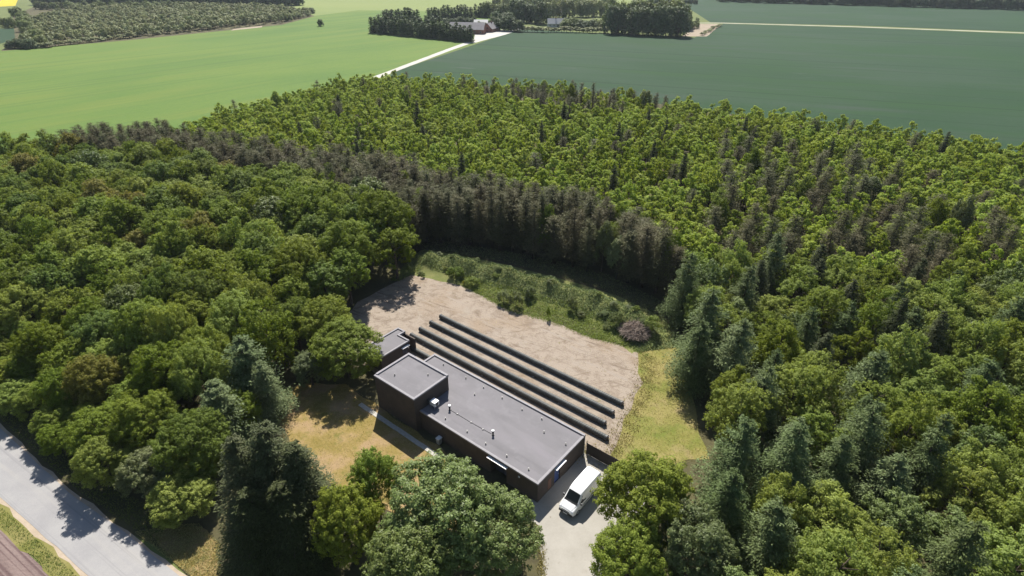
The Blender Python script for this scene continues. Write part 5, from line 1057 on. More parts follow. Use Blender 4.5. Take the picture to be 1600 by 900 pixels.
    ('farm_tree', (88.41, 462.21), 'far', 18.3, 7.6, 'big dark round tree at the right end of the farm, fifth from the left', 'big trees at the right end of the farm', 'leaf_far_dark'),
    ('farm_tree', (92.62, 461.17), 'far', 22.5, 7.3, 'big dark round tree at the right end of the farm, sixth from the left', 'big trees at the right end of the farm', 'leaf_far_dark'),
    ('farm_tree', (96.71, 462.33), 'far', 21.9, 7.7, 'big dark round tree at the right end of the farm, seventh from the left', 'big trees at the right end of the farm', 'leaf_far_dark'),
    ('farm_tree', (100.28, 458.61), 'far', 19.2, 7.2, 'big dark round tree at the right end of the farm, eighth from the left', 'big trees at the right end of the farm', 'leaf_far_dark'),
    ('farm_tree', (104.99, 458.29), 'far', 24.1, 7.1, 'big dark round tree at the right end of the farm, ninth from the left', 'big trees at the right end of the farm', 'leaf_far_dark'),
    ('farm_tree', (108.67, 455.44), 'far', 20.6, 6.6, 'big dark round tree at the right end of the farm, tenth from the left', 'big trees at the right end of the farm', 'leaf_far_dark'),
    ('farm_tree', (111.96, 455.61), 'far', 19.2, 6.7, 'big dark round tree at the right end of the farm, eleventh from the left', 'big trees at the right end of the farm', 'leaf_far_dark'),
    ('farm_tree', (116.53, 457.13), 'far', 23.7, 8.0, 'big dark round tree at the right end of the farm, twelfth from the left', 'big trees at the right end of the farm', 'leaf_far_dark'),
    ('farm_tree', (120.21, 452.78), 'far', 23.4, 8.6, 'big dark round tree at the right end of the farm, thirteenth from the left', 'big trees at the right end of the farm', 'leaf_far_dark'),
    ('farm_tree', (80.76, 511.82), 'far', 24.7, 7.5, 'big green round tree at the right end of the farm, first from the left', 'big trees at the right end of the farm', 'leaf_far'),
    ('farm_tree', (85.79, 514.23), 'far', 20.3, 7.5, 'big green round tree at the right end of the farm, second from the left', 'big trees at the right end of the farm', 'leaf_far'),
    ('farm_tree', (90.62, 509.15), 'far', 22.4, 7.0, 'big green round tree at the right end of the farm, third from the left', 'big trees at the right end of the farm', 'leaf_far'),
    ('farm_tree', (95.71, 510.85), 'far', 20.6, 8.6, 'big green round tree at the right end of the farm, fourth from the left', 'big trees at the right end of the farm', 'leaf_far'),
    ('farm_tree', (99.98, 509.99), 'far', 24.4, 9.1, 'big green round tree at the right end of the farm, fifth from the left', 'big trees at the right end of the farm', 'leaf_far'),
    ('farm_tree', (104.22, 504.77), 'far', 26.3, 8.9, 'big green round tree at the right end of the farm, sixth from the left', 'big trees at the right end of the farm', 'leaf_far'),
    ('farm_tree', (107.22, 503.27), 'far', 22.1, 7.2, 'big green round tree at the right end of the farm, seventh from the left', 'big trees at the right end of the farm', 'leaf_far'),
    ('farm_tree', (112.72, 508.01), 'far', 21.7, 7.9, 'big green round tree at the right end of the farm, eighth from the left', 'big trees at the right end of the farm', 'leaf_far'),
    ('farm_tree', (117.97, 505.13), 'far', 23.2, 8.1, 'big green round tree at the right end of the farm, ninth from the left', 'big trees at the right end of the farm', 'leaf_far'),
    ('farm_tree', (121.41, 501.22), 'far', 22.0, 8.8, 'big green round tree at the right end of the farm, tenth from the left', 'big trees at the right end of the farm', 'leaf_far'),
    ('farm_tree', (124.64, 499.08), 'far', 21.5, 7.9, 'big green round tree at the right end of the farm, eleventh from the left', 'big trees at the right end of the farm', 'leaf_far'),
    ('farm_tree', (130.03, 499.94), 'far', 25.7, 8.7, 'big green round tree at the right end of the farm, twelfth from the left', 'big trees at the right end of the farm', 'leaf_far'),
    ('farm_tree', (133.96, 496.36), 'far', 21.6, 7.4, 'big green round tree at the right end of the farm, thirteenth from the left', 'big trees at the right end of the farm', 'leaf_far'),
    ('farm_tree', (131.54, 485.18), 'far', 9.2, 4.3, 'small grey-green tree at the tip of the farm trees, first from the left', 'trees round the farm', 'leaf_far'),
    ('farm_tree', (133.21, 487.63), 'far', 9.2, 3.4, 'small grey-green tree at the tip of the farm trees, second from the left', 'trees round the farm', 'leaf_far'),
    ('farm_tree', (138.28, 494.75), 'far', 7.2, 3.4, 'small grey-green tree at the tip of the farm trees, third from the left', 'trees round the farm', 'leaf_far'),
    ('farm_tree', (141.08, 499.88), 'far', 7.8, 3.8, 'small grey-green tree at the tip of the farm trees, fourth from the left', 'trees round the farm', 'leaf_far'),
    ('farm_tree', (146.09, 503.89), 'far', 6.9, 4.1, 'small grey-green tree at the tip of the farm trees, fifth from the left', 'trees round the farm', 'leaf_far'),
    ('far_tree', (154.44, 529.11), 'far_cone', 5.9, 1.5, 'tiny dark conifer beside the sandy patch, first from the left', 'trees round the farm', None),
    ('far_tree', (156.42, 531.18), 'far_cone', 5.2, 1.6, 'tiny dark conifer beside the sandy patch, second from the left', 'trees round the farm', None),
    ('far_bush', (139.52, 458.62), 'far_young', 2.4, 1.9, 'low weed bush along the sandy patch, first from the left', None, None),
    ('far_bush', (143.12, 464.18), 'far_young', 2.1, 1.8, 'low weed bush along the sandy patch, second from the left', None, None),
    ('far_bush', (146.11, 473.76), 'far_young', 2.0, 1.6, 'low weed bush along the sandy patch, third from the left', None, None),
    ('far_bush', (149.59, 477.09), 'far_young', 2.3, 2.1, 'low weed bush along the sandy patch, fourth from the left', None, None),
    ('far_bush', (152.53, 483.55), 'far_young', 2.2, 1.8, 'low weed bush along the sandy patch, fifth from the left', None, None),
    ('far_bush', (157.06, 493.27), 'far_young', 2.1, 1.8, 'low weed bush along the sandy patch, sixth from the left', None, None),
    ('far_bush', (160.42, 501.79), 'far_young', 2.4, 1.8, 'low weed bush along the sandy patch, seventh from the left', None, None),
    ('far_bush', (163.73, 504.26), 'far_young', 2.5, 1.6, 'low weed bush along the sandy patch, eighth from the left', None, None),
    ('far_bush', (168.91, 514.10), 'far_young', 2.1, 1.8, 'low weed bush along the sandy patch, ninth from the left', None, None),
    ('far_bush', (171.59, 519.10), 'far_young', 2.1, 2.0, 'low weed bush along the sandy patch, tenth from the left', None, None),
    ('far_tree', (-157.98, 520.62), 'far', 6.2, 2.7, 'lone dark tree standing in the light green field', None, 'leaf_far_dark'),
    ('farm_tree', (162.91, 765.23), 'far', 6.1, 3.2, 'low dark tree in the hedge beyond the farm trees, first from the left', 'trees of the far hedge', 'leaf_far_dark'),
    ('farm_tree', (167.71, 768.52), 'far', 6.4, 3.1, 'low dark tree in the hedge beyond the farm trees, second from the left', 'trees of the far hedge', 'leaf_far_dark'),
    ('farm_tree', (171.12, 760.87), 'far', 7.1, 3.8, 'low dark tree in the hedge beyond the farm trees, third from the left', 'trees of the far hedge', 'leaf_far_dark'),
    ('farm_tree', (174.26, 763.79), 'far', 7.7, 3.6, 'low dark tree in the hedge beyond the farm trees, fourth from the left', 'trees of the far hedge', 'leaf_far_dark'),
    ('farm_tree', (179.86, 765.66), 'far', 7.7, 3.0, 'low dark tree in the hedge beyond the farm trees, fifth from the left', 'trees of the far hedge', 'leaf_far_dark'),
    ('farm_tree', (184.58, 760.28), 'far', 6.5, 4.0, 'low dark tree in the hedge beyond the farm trees, sixth from the left', 'trees of the far hedge', 'leaf_far_dark'),
    ('farm_tree', (190.36, 769.56), 'far', 6.1, 3.3, 'low dark tree in the hedge beyond the farm trees, seventh from the left', 'trees of the far hedge', 'leaf_far_dark'),
    ('farm_tree', (195.64, 769.73), 'far', 7.0, 3.3, 'low dark tree in the hedge beyond the farm trees, eighth from the left', 'trees of the far hedge', 'leaf_far_dark'),
    ('farm_tree', (196.43, 761.87), 'far', 7.1, 3.0, 'low dark tree in the hedge beyond the farm trees, ninth from the left', 'trees of the far hedge', 'leaf_far_dark'),
    ('farm_tree', (202.29, 768.63), 'far', 6.4, 4.0, 'low dark tree in the hedge beyond the farm trees, tenth from the left', 'trees of the far hedge', 'leaf_far_dark'),
    ('farm_tree', (206.49, 760.48), 'far', 6.3, 3.9, 'low dark tree in the hedge beyond the farm trees, eleventh from the left', 'trees of the far hedge', 'leaf_far_dark'),
    ('farm_tree', (210.67, 767.15), 'far', 6.3, 4.0, 'low dark tree in the hedge beyond the farm trees, twelfth from the left', 'trees of the far hedge', 'leaf_far_dark'),
    ('farm_tree', (215.81, 770.34), 'far', 7.4, 3.7, 'low dark tree in the hedge beyond the farm trees, thirteenth from the left', 'trees of the far hedge', 'leaf_far_dark'),
    ('farm_tree', (217.27, 760.05), 'far', 6.2, 3.0, 'low dark tree in the hedge beyond the farm trees, fourteenth from the left', 'trees of the far hedge', 'leaf_far_dark'),
    ('belt_tree', (263.49, 813.24), 'far', 13.1, 5.4, 'dark tree of the belt along the top right edge, first from the left', 'dark tree belt at the top right', 'leaf_far_dark'),
    ('belt_tree', (262.15, 799.44), 'far', 15.4, 6.2, 'dark tree of the belt along the top right edge, second from the left', 'dark tree belt at the top right', 'leaf_far_dark'),
    ('belt_tree', (274.90, 811.01), 'far', 12.3, 5.2, 'dark tree of the belt along the top right edge, third from the left', 'dark tree belt at the top right', 'leaf_far_dark'),
    ('belt_tree', (277.45, 800.10), 'far', 13.4, 5.1, 'dark tree of the belt along the top right edge, fourth from the left', 'dark tree belt at the top right', 'leaf_far_dark'),
    ('belt_tree', (282.19, 805.47), 'far', 15.4, 5.4, 'dark tree of the belt along the top right edge, fifth from the left', 'dark tree belt at the top right', 'leaf_far_dark'),
    ('belt_tree', (281.91, 787.90), 'far', 13.1, 5.8, 'dark tree of the belt along the top right edge, sixth from the left', 'dark tree belt at the top right', 'leaf_far_dark'),
    ('belt_tree', (291.46, 800.61), 'far', 14.0, 5.9, 'dark tree of the belt along the top right edge, seventh from the left', 'dark tree belt at the top right', 'leaf_far_dark'),
    ('belt_tree', (295.76, 798.48), 'far', 14.5, 6.3, 'dark tree of the belt along the top right edge, eighth from the left', 'dark tree belt at the top right', 'leaf_far_dark'),
    ('belt_tree', (296.70, 782.76), 'far', 13.7, 5.3, 'dark tree of the belt along the top right edge, ninth from the left', 'dark tree belt at the top right', 'leaf_far_dark'),
    ('belt_tree', (304.77, 792.99), 'far', 16.0, 6.3, 'dark tree of the belt along the top right edge, tenth from the left', 'dark tree belt at the top right', 'leaf_far_dark'),
    ('belt_tree', (308.48, 777.19), 'far', 12.3, 5.9, 'dark tree of the belt along the top right edge, eleventh from the left', 'dark tree belt at the top right', 'leaf_far_dark'),
    ('belt_tree', (318.32, 787.76), 'far', 15.1, 6.9, 'dark tree of the belt along the top right edge, twelfth from the left', 'dark tree belt at the top right', 'leaf_far_dark'),
    ('belt_tree', (315.51, 773.80), 'far', 12.2, 5.1, 'dark tree of the belt along the top right edge, thirteenth from the left', 'dark tree belt at the top right', 'leaf_far_dark'),
    ('belt_tree', (322.45, 775.83), 'far', 13.9, 5.9, 'dark tree of the belt along the top right edge, fourteenth from the left', 'dark tree belt at the top right', 'leaf_far_dark'),
    ('belt_tree', (330.98, 785.19), 'far', 15.7, 6.6, 'dark tree of the belt along the top right edge, fifteenth from the left', 'dark tree belt at the top right', 'leaf_far_dark'),
    ('belt_tree', (330.85, 770.96), 'far', 13.3, 5.9, 'dark tree of the belt along the top right edge, sixteenth from the left', 'dark tree belt at the top right', 'leaf_far_dark'),
    ('belt_tree', (338.74, 771.86), 'far', 14.3, 6.7, 'dark tree of the belt along the top right edge, seventeenth from the left', 'dark tree belt at the top right', 'leaf_far_dark'),
    ('belt_tree', (342.12, 770.31), 'far', 12.7, 5.8, 'dark tree of the belt along the top right edge, eighteenth from the left', 'dark tree belt at the top right', 'leaf_far_dark'),
    ('belt_tree', (346.65, 768.33), 'far', 12.3, 6.3, 'dark tree of the belt along the top right edge, nineteenth from the left', 'dark tree belt at the top right', 'leaf_far_dark'),
    ('belt_tree', (355.44, 771.75), 'far', 12.0, 6.8, 'dark tree of the belt along the top right edge, twentieth from the left', 'dark tree belt at the top right', 'leaf_far_dark'),
    ('belt_tree', (353.63, 757.89), 'far', 14.1, 6.1, 'dark tree of the belt along the top right edge, twenty-first from the left', 'dark tree belt at the top right', 'leaf_far_dark'),
    ('belt_tree', (364.81, 768.00), 'far', 12.3, 5.5, 'dark tree of the belt along the top right edge, twenty-second from the left', 'dark tree belt at the top right', 'leaf_far_dark'),
    ('belt_tree', (364.97, 755.41), 'far', 13.9, 6.6, 'dark tree of the belt along the top right edge, twenty-third from the left', 'dark tree belt at the top right', 'leaf_far_dark'),
    ('belt_tree', (370.09, 762.56), 'far', 14.2, 5.6, 'dark tree of the belt along the top right edge, twenty-fourth from the left', 'dark tree belt at the top right', 'leaf_far_dark'),
    ('belt_tree', (376.36, 763.97), 'far', 16.0, 6.3, 'dark tree of the belt along the top right edge, twenty-fifth from the left', 'dark tree belt at the top right', 'leaf_far_dark'),
    ('belt_tree', (381.64, 756.29), 'far', 14.1, 5.5, 'dark tree of the belt along the top right edge, twenty-sixth from the left', 'dark tree belt at the top right', 'leaf_far_dark'),
    ('belt_tree', (387.88, 758.98), 'far', 13.2, 6.7, 'dark tree of the belt along the top right edge, twenty-seventh from the left', 'dark tree belt at the top right', 'leaf_far_dark'),
    ('belt_tree', (382.59, 745.21), 'far', 12.5, 6.1, 'dark tree of the belt along the top right edge, twenty-eighth from the left', 'dark tree belt at the top right', 'leaf_far_dark'),
    ('belt_tree', (389.50, 741.43), 'far', 14.5, 5.7, 'dark tree of the belt along the top right edge, twenty-ninth from the left', 'dark tree belt at the top right', 'leaf_far_dark'),
    ('belt_tree', (396.98, 746.66), 'far', 15.1, 6.7, 'dark tree of the belt along the top right edge, thirtieth from the left', 'dark tree belt at the top right', 'leaf_far_dark'),
    ('belt_tree', (405.15, 751.44), 'far', 15.5, 6.4, 'dark tree of the belt along the top right edge, thirty-first from the left', 'dark tree belt at the top right', 'leaf_far_dark'),
    ('belt_tree', (405.66, 744.11), 'far', 12.8, 5.2, 'dark tree of the belt along the top right edge, thirty-second from the left', 'dark tree belt at the top right', 'leaf_far_dark'),
    ('belt_tree', (406.93, 739.78), 'far', 13.7, 5.7, 'dark tree of the belt along the top right edge, thirty-third from the left', 'dark tree belt at the top right', 'leaf_far_dark'),
    ('belt_tree', (412.74, 739.31), 'far', 12.7, 6.7, 'dark tree of the belt along the top right edge, thirty-fourth from the left', 'dark tree belt at the top right', 'leaf_far_dark'),
    ('belt_tree', (418.77, 740.27), 'far', 12.8, 6.6, 'dark tree of the belt along the top right edge, thirty-fifth from the left', 'dark tree belt at the top right', 'leaf_far_dark'),
    ('belt_tree', (420.61, 734.13), 'far', 15.8, 5.3, 'dark tree of the belt along the top right edge, thirty-sixth from the left', 'dark tree belt at the top right', 'leaf_far_dark'),
    ('belt_tree', (424.78, 727.32), 'far', 15.7, 5.8, 'dark tree of the belt along the top right edge, thirty-seventh from the left', 'dark tree belt at the top right', 'leaf_far_dark'),
    ('belt_tree', (429.26, 726.96), 'far', 12.8, 5.4, 'dark tree of the belt along the top right edge, thirty-eighth from the left', 'dark tree belt at the top right', 'leaf_far_dark'),
    ('belt_tree', (429.73, 723.08), 'far', 12.1, 6.0, 'dark tree of the belt along the top right edge, thirty-ninth from the left', 'dark tree belt at the top right', 'leaf_far_dark'),
    ('belt_tree', (441.01, 733.80), 'far', 13.5, 6.6, 'dark tree of the belt along the top right edge, fortieth from the left', 'dark tree belt at the top right', 'leaf_far_dark'),
    ('belt_tree', (440.95, 723.00), 'far', 15.4, 5.2, 'dark tree of the belt along the top right edge, forty-first from the left', 'dark tree belt at the top right', 'leaf_far_dark'),
    ('belt_tree', (445.10, 722.45), 'far', 13.6, 5.8, 'dark tree of the belt along the top right edge, forty-second from the left', 'dark tree belt at the top right', 'leaf_far_dark'),
    ('belt_tree', (446.18, 716.03), 'far', 12.6, 5.6, 'dark tree of the belt along the top right edge, forty-third from the left', 'dark tree belt at the top right', 'leaf_far_dark'),
    ('belt_tree', (455.19, 721.25), 'far', 13.0, 6.3, 'dark tree of the belt along the top right edge, forty-fourth from the left', 'dark tree belt at the top right', 'leaf_far_dark'),
    ('belt_tree', (456.12, 713.79), 'far', 13.3, 5.3, 'dark tree of the belt along the top right edge, forty-fifth from the left', 'dark tree belt at the top right', 'leaf_far_dark'),
    ('belt_tree', (465.13, 716.94), 'far', 12.8, 5.9, 'dark tree of the belt along the top right edge, forty-sixth from the left', 'dark tree belt at the top right', 'leaf_far_dark'),
    ('belt_tree', (466.01, 713.89), 'far', 14.3, 5.5, 'dark tree of the belt along the top right edge, forty-seventh from the left', 'dark tree belt at the top right', 'leaf_far_dark'),
    ('belt_tree', (470.12, 714.84), 'far', 14.8, 5.5, 'dark tree of the belt along the top right edge, forty-eighth from the left', 'dark tree belt at the top right', 'leaf_far_dark'),
    ('belt_tree', (474.27, 708.14), 'far', 14.7, 6.2, 'dark tree of the belt along the top right edge, forty-ninth from the left', 'dark tree belt at the top right', 'leaf_far_dark'),
    ('belt_tree', (474.17, 705.33), 'far', 12.6, 6.5, 'dark tree of the belt along the top right edge, fiftieth from the left', 'dark tree belt at the top right', 'leaf_far_dark'),
    ('belt_tree', (478.33, 701.87), 'far', 13.6, 6.1, 'dark tree of the belt along the top right edge, fifty-first from the left', 'dark tree belt at the top right', 'leaf_far_dark'),
    ('belt_tree', (489.16, 710.76), 'far', 14.4, 6.2, 'dark tree of the belt along the top right edge, fifty-second from the left', 'dark tree belt at the top right', 'leaf_far_dark'),
    ('belt_tree', (487.68, 699.78), 'far', 13.8, 5.2, 'dark tree of the belt along the top right edge, fifty-third from the left', 'dark tree belt at the top right', 'leaf_far_dark'),
    ('belt_tree', (491.20, 698.30), 'far', 15.2, 6.6, 'dark tree of the belt along the top right edge, fifty-fourth from the left', 'dark tree belt at the top right', 'leaf_far_dark'),
    ('belt_tree', (500.93, 703.51), 'far', 14.0, 6.1, 'dark tree of the belt along the top right edge, fifty-fifth from the left', 'dark tree belt at the top right', 'leaf_far_dark'),
    ('belt_tree', (501.70, 699.83), 'far', 13.0, 6.7, 'dark tree of the belt along the top right edge, fifty-sixth from the left', 'dark tree belt at the top right', 'leaf_far_dark'),
    ('belt_tree', (507.20, 699.93), 'far', 14.8, 5.5, 'dark tree of the belt along the top right edge, fifty-seventh from the left', 'dark tree belt at the top right', 'leaf_far_dark'),
    ('belt_tree', (507.33, 691.48), 'far', 15.3, 6.9, 'dark tree of the belt along the top right edge, fifty-eighth from the left', 'dark tree belt at the top right', 'leaf_far_dark'),
    ('belt_tree', (517.77, 699.61), 'far', 13.4, 6.9, 'dark tree of the belt along the top right edge, fifty-ninth from the left', 'dark tree belt at the top right', 'leaf_far_dark'),
    ('belt_tree', (517.87, 694.88), 'far', 13.9, 5.4, 'dark tree of the belt along the top right edge, sixtieth from the left', 'dark tree belt at the top right', 'leaf_far_dark'),
    ('belt_tree', (525.53, 696.31), 'far', 14.9, 5.7, 'dark tree of the belt along the top right edge, sixty-first from the left', 'dark tree belt at the top right', 'leaf_far_dark'),
    ('belt_tree', (525.30, 692.21), 'far', 15.0, 6.2, 'dark tree of the belt along the top right edge, sixty-second from the left', 'dark tree belt at the top right', 'leaf_far_dark'),
    ('belt_tree', (532.73, 694.43), 'far', 12.4, 6.1, 'dark tree of the belt along the top right edge, sixty-third from the left', 'dark tree belt at the top right', 'leaf_far_dark'),
    ('belt_tree', (528.81, 681.03), 'far', 15.5, 6.0, 'dark tree of the belt along the top right edge, sixty-fourth from the left', 'dark tree belt at the top right', 'leaf_far_dark'),
    ('belt_tree', (534.25, 681.79), 'far', 14.2, 6.7, 'dark tree of the belt along the top right edge, sixty-fifth from the left', 'dark tree belt at the top right', 'leaf_far_dark'),
    ('belt_tree', (538.13, 678.89), 'far', 13.8, 6.0, 'dark tree of the belt along the top right edge, sixty-sixth from the left', 'dark tree belt at the top right', 'leaf_far_dark'),
    ('belt_tree', (546.03, 682.39), 'far', 14.3, 6.6, 'dark tree of the belt along the top right edge, sixty-seventh from the left', 'dark tree belt at the top right', 'leaf_far_dark'),
    ('belt_tree', (551.94, 684.94), 'far', 12.8, 5.3, 'dark tree of the belt along the top right edge, sixty-eighth from the left', 'dark tree belt at the top right', 'leaf_far_dark'),
    ('belt_tree', (553.79, 679.97), 'far', 15.1, 6.1, 'dark tree of the belt along the top right edge, sixty-ninth from the left', 'dark tree belt at the top right', 'leaf_far_dark'),
    ('belt_tree', (550.64, 671.85), 'far', 13.2, 6.7, 'dark tree of the belt along the top right edge, seventieth from the left', 'dark tree belt at the top right', 'leaf_far_dark'),
    ('belt_tree', (269.73, 829.64), 'far', 12.6, 5.2, 'dark tree at the back of the top right belt, first from the left', 'dark tree belt at the top right', 'leaf_far_dark'),
    ('belt_tree', (274.60, 821.79), 'far', 14.1, 5.7, 'dark tree at the back of the top right belt, second from the left', 'dark tree belt at the top right', 'leaf_far_dark'),
    ('belt_tree', (282.82, 829.65), 'far', 16.0, 5.3, 'dark tree at the back of the top right belt, third from the left', 'dark tree belt at the top right', 'leaf_far_dark'),
    ('belt_tree', (282.87, 820.07), 'far', 15.3, 5.8, 'dark tree at the back of the top right belt, fourth from the left', 'dark tree belt at the top right', 'leaf_far_dark'),
    ('belt_tree', (294.52, 823.84), 'far', 15.3, 5.9, 'dark tree at the back of the top right belt, fifth from the left', 'dark tree belt at the top right', 'leaf_far_dark'),
    ('belt_tree', (297.88, 817.52), 'far', 14.7, 5.7, 'dark tree at the back of the top right belt, sixth from the left', 'dark tree belt at the top right', 'leaf_far_dark'),
    ('belt_tree', (301.88, 812.85), 'far', 12.8, 5.9, 'dark tree at the back of the top right belt, seventh from the left', 'dark tree belt at the top right', 'leaf_far_dark'),
    ('belt_tree', (311.40, 816.26), 'far', 15.3, 5.7, 'dark tree at the back of the top right belt, eighth from the left', 'dark tree belt at the top right', 'leaf_far_dark'),
    ('belt_tree', (313.98, 810.92), 'far', 12.9, 5.8, 'dark tree at the back of the top right belt, ninth from the left', 'dark tree belt at the top right', 'leaf_far_dark'),
    ('belt_tree', (319.70, 805.60), 'far', 12.3, 5.7, 'dark tree at the back of the top right belt, tenth from the left', 'dark tree belt at the top right', 'leaf_far_dark'),
    ('belt_tree', (327.12, 809.29), 'far', 14.3, 6.1, 'dark tree at the back of the top right belt, eleventh from the left', 'dark tree belt at the top right', 'leaf_far_dark'),
    ('belt_tree', (332.96, 806.79), 'far', 14.4, 5.6, 'dark tree at the back of the top right belt, twelfth from the left', 'dark tree belt at the top right', 'leaf_far_dark'),
    ('belt_tree', (342.79, 809.96), 'far', 12.0, 5.1, 'dark tree at the back of the top right belt, thirteenth from the left', 'dark tree belt at the top right', 'leaf_far_dark'),
    ('belt_tree', (343.30, 801.03), 'far', 13.3, 5.5, 'dark tree at the back of the top right belt, fourteenth from the left', 'dark tree belt at the top right', 'leaf_far_dark'),
    ('belt_tree', (349.56, 798.43), 'far', 14.3, 5.6, 'dark tree at the back of the top right belt, fifteenth from the left', 'dark tree belt at the top right', 'leaf_far_dark'),
    ('belt_tree', (358.15, 803.36), 'far', 15.1, 6.2, 'dark tree at the back of the top right belt, sixteenth from the left', 'dark tree belt at the top right', 'leaf_far_dark'),
    ('belt_tree', (359.35, 786.86), 'far', 14.7, 6.4, 'dark tree at the back of the top right belt, seventeenth from the left', 'dark tree belt at the top right', 'leaf_far_dark'),
    ('belt_tree', (369.63, 791.72), 'far', 14.1, 5.9, 'dark tree at the back of the top right belt, eighteenth from the left', 'dark tree belt at the top right', 'leaf_far_dark'),
    ('belt_tree', (376.55, 797.36), 'far', 13.2, 5.2, 'dark tree at the back of the top right belt, nineteenth from the left', 'dark tree belt at the top right', 'leaf_far_dark'),
    ('belt_tree', (379.60, 790.88), 'far', 15.2, 6.0, 'dark tree at the back of the top right belt, twentieth from the left', 'dark tree belt at the top right', 'leaf_far_dark'),
    ('belt_tree', (389.91, 792.12), 'far', 12.3, 6.8, 'dark tree at the back of the top right belt, twenty-first from the left', 'dark tree belt at the top right', 'leaf_far_dark'),
    ('belt_tree', (392.53, 783.83), 'far', 14.3, 6.2, 'dark tree at the back of the top right belt, twenty-second from the left', 'dark tree belt at the top right', 'leaf_far_dark'),
    ('belt_tree', (397.38, 785.34), 'far', 13.7, 5.3, 'dark tree at the back of the top right belt, twenty-third from the left', 'dark tree belt at the top right', 'leaf_far_dark'),
    ('belt_tree', (405.98, 784.52), 'far', 16.1, 5.4, 'dark tree at the back of the top right belt, twenty-fourth from the left', 'dark tree belt at the top right', 'leaf_far_dark'),
    ('belt_tree', (406.85, 776.96), 'far', 13.4, 6.9, 'dark tree at the back of the top right belt, twenty-fifth from the left', 'dark tree belt at the top right', 'leaf_far_dark'),
    ('belt_tree', (412.97, 779.68), 'far', 12.4, 6.0, 'dark tree at the back of the top right belt, twenty-sixth from the left', 'dark tree belt at the top right', 'leaf_far_dark'),
    ('belt_tree', (417.14, 768.22), 'far', 13.9, 5.5, 'dark tree at the back of the top right belt, twenty-seventh from the left', 'dark tree belt at the top right', 'leaf_far_dark'),
    ('belt_tree', (420.34, 764.38), 'far', 15.8, 5.8, 'dark tree at the back of the top right belt, twenty-eighth from the left', 'dark tree belt at the top right', 'leaf_far_dark'),
    ('belt_tree', (424.44, 765.58), 'far', 11.9, 6.0, 'dark tree at the back of the top right belt, twenty-ninth from the left', 'dark tree belt at the top right', 'leaf_far_dark'),
    ('belt_tree', (436.94, 771.34), 'far', 11.9, 6.4, 'dark tree at the back of the top right belt, thirtieth from the left', 'dark tree belt at the top right', 'leaf_far_dark'),
    ('belt_tree', (434.23, 757.23), 'far', 15.5, 6.7, 'dark tree at the back of the top right belt, thirty-first from the left', 'dark tree belt at the top right', 'leaf_far_dark'),
    ('belt_tree', (440.71, 758.62), 'far', 12.1, 6.3, 'dark tree at the back of the top right belt, thirty-second from the left', 'dark tree belt at the top right', 'leaf_far_dark'),
    ('belt_tree', (446.02, 758.14), 'far', 13.2, 6.0, 'dark tree at the back of the top right belt, thirty-third from the left', 'dark tree belt at the top right', 'leaf_far_dark'),
    ('belt_tree', (453.12, 758.67), 'far', 13.2, 5.6, 'dark tree at the back of the top right belt, thirty-fourth from the left', 'dark tree belt at the top right', 'leaf_far_dark'),
    ('belt_tree', (455.43, 751.01), 'far', 12.5, 6.2, 'dark tree at the back of the top right belt, thirty-fifth from the left', 'dark tree belt at the top right', 'leaf_far_dark'),
    ('belt_tree', (465.61, 754.79), 'far', 12.3, 6.8, 'dark tree at the back of the top right belt, thirty-sixth from the left', 'dark tree belt at the top right', 'leaf_far_dark'),
    ('belt_tree', (471.17, 754.02), 'far', 12.1, 6.8, 'dark tree at the back of the top right belt, thirty-seventh from the left', 'dark tree belt at the top right', 'leaf_far_dark'),
    ('belt_tree', (478.41, 754.74), 'far', 12.7, 5.3, 'dark tree at the back of the top right belt, thirty-eighth from the left', 'dark tree belt at the top right', 'leaf_far_dark'),
    ('belt_tree', (479.16, 747.66), 'far', 15.0, 6.1, 'dark tree at the back of the top right belt, thirty-ninth from the left', 'dark tree belt at the top right', 'leaf_far_dark'),
    ('belt_tree', (488.72, 754.12), 'far', 15.1, 6.0, 'dark tree at the back of the top right belt, fortieth from the left', 'dark tree belt at the top right', 'leaf_far_dark'),
    ('belt_tree', (486.99, 742.97), 'far', 14.5, 5.2, 'dark tree at the back of the top right belt, forty-first from the left', 'dark tree belt at the top right', 'leaf_far_dark'),
    ('belt_tree', (491.01, 739.28), 'far', 14.7, 6.0, 'dark tree at the back of the top right belt, forty-second from the left', 'dark tree belt at the top right', 'leaf_far_dark'),
    ('belt_tree', (495.36, 734.47), 'far', 15.9, 5.1, 'dark tree at the back of the top right belt, forty-third from the left', 'dark tree belt at the top right', 'leaf_far_dark'),
    ('belt_tree', (503.98, 735.98), 'far', 12.2, 6.3, 'dark tree at the back of the top right belt, forty-fourth from the left', 'dark tree belt at the top right', 'leaf_far_dark'),
    ('belt_tree', (513.64, 744.46), 'far', 15.8, 5.9, 'dark tree at the back of the top right belt, forty-fifth from the left', 'dark tree belt at the top right', 'leaf_far_dark'),
    ('belt_tree', (512.28, 731.97), 'far', 14.9, 6.1, 'dark tree at the back of the top right belt, forty-sixth from the left', 'dark tree belt at the top right', 'leaf_far_dark'),
    ('belt_tree', (524.25, 738.23), 'far', 13.5, 5.9, 'dark tree at the back of the top right belt, forty-seventh from the left', 'dark tree belt at the top right', 'leaf_far_dark'),
    ('belt_tree', (517.84, 724.84), 'far', 14.4, 5.2, 'dark tree at the back of the top right belt, forty-eighth from the left', 'dark tree belt at the top right', 'leaf_far_dark'),
    ('belt_tree', (530.21, 730.28), 'far', 13.2, 6.4, 'dark tree at the back of the top right belt, forty-ninth from the left', 'dark tree belt at the top right', 'leaf_far_dark'),
    ('belt_tree', (538.50, 733.41), 'far', 13.0, 6.0, 'dark tree at the back of the top right belt, fiftieth from the left', 'dark tree belt at the top right', 'leaf_far_dark'),
    ('belt_tree', (537.00, 723.92), 'far', 13.0, 5.7, 'dark tree at the back of the top right belt, fifty-first from the left', 'dark tree belt at the top right', 'leaf_far_dark'),
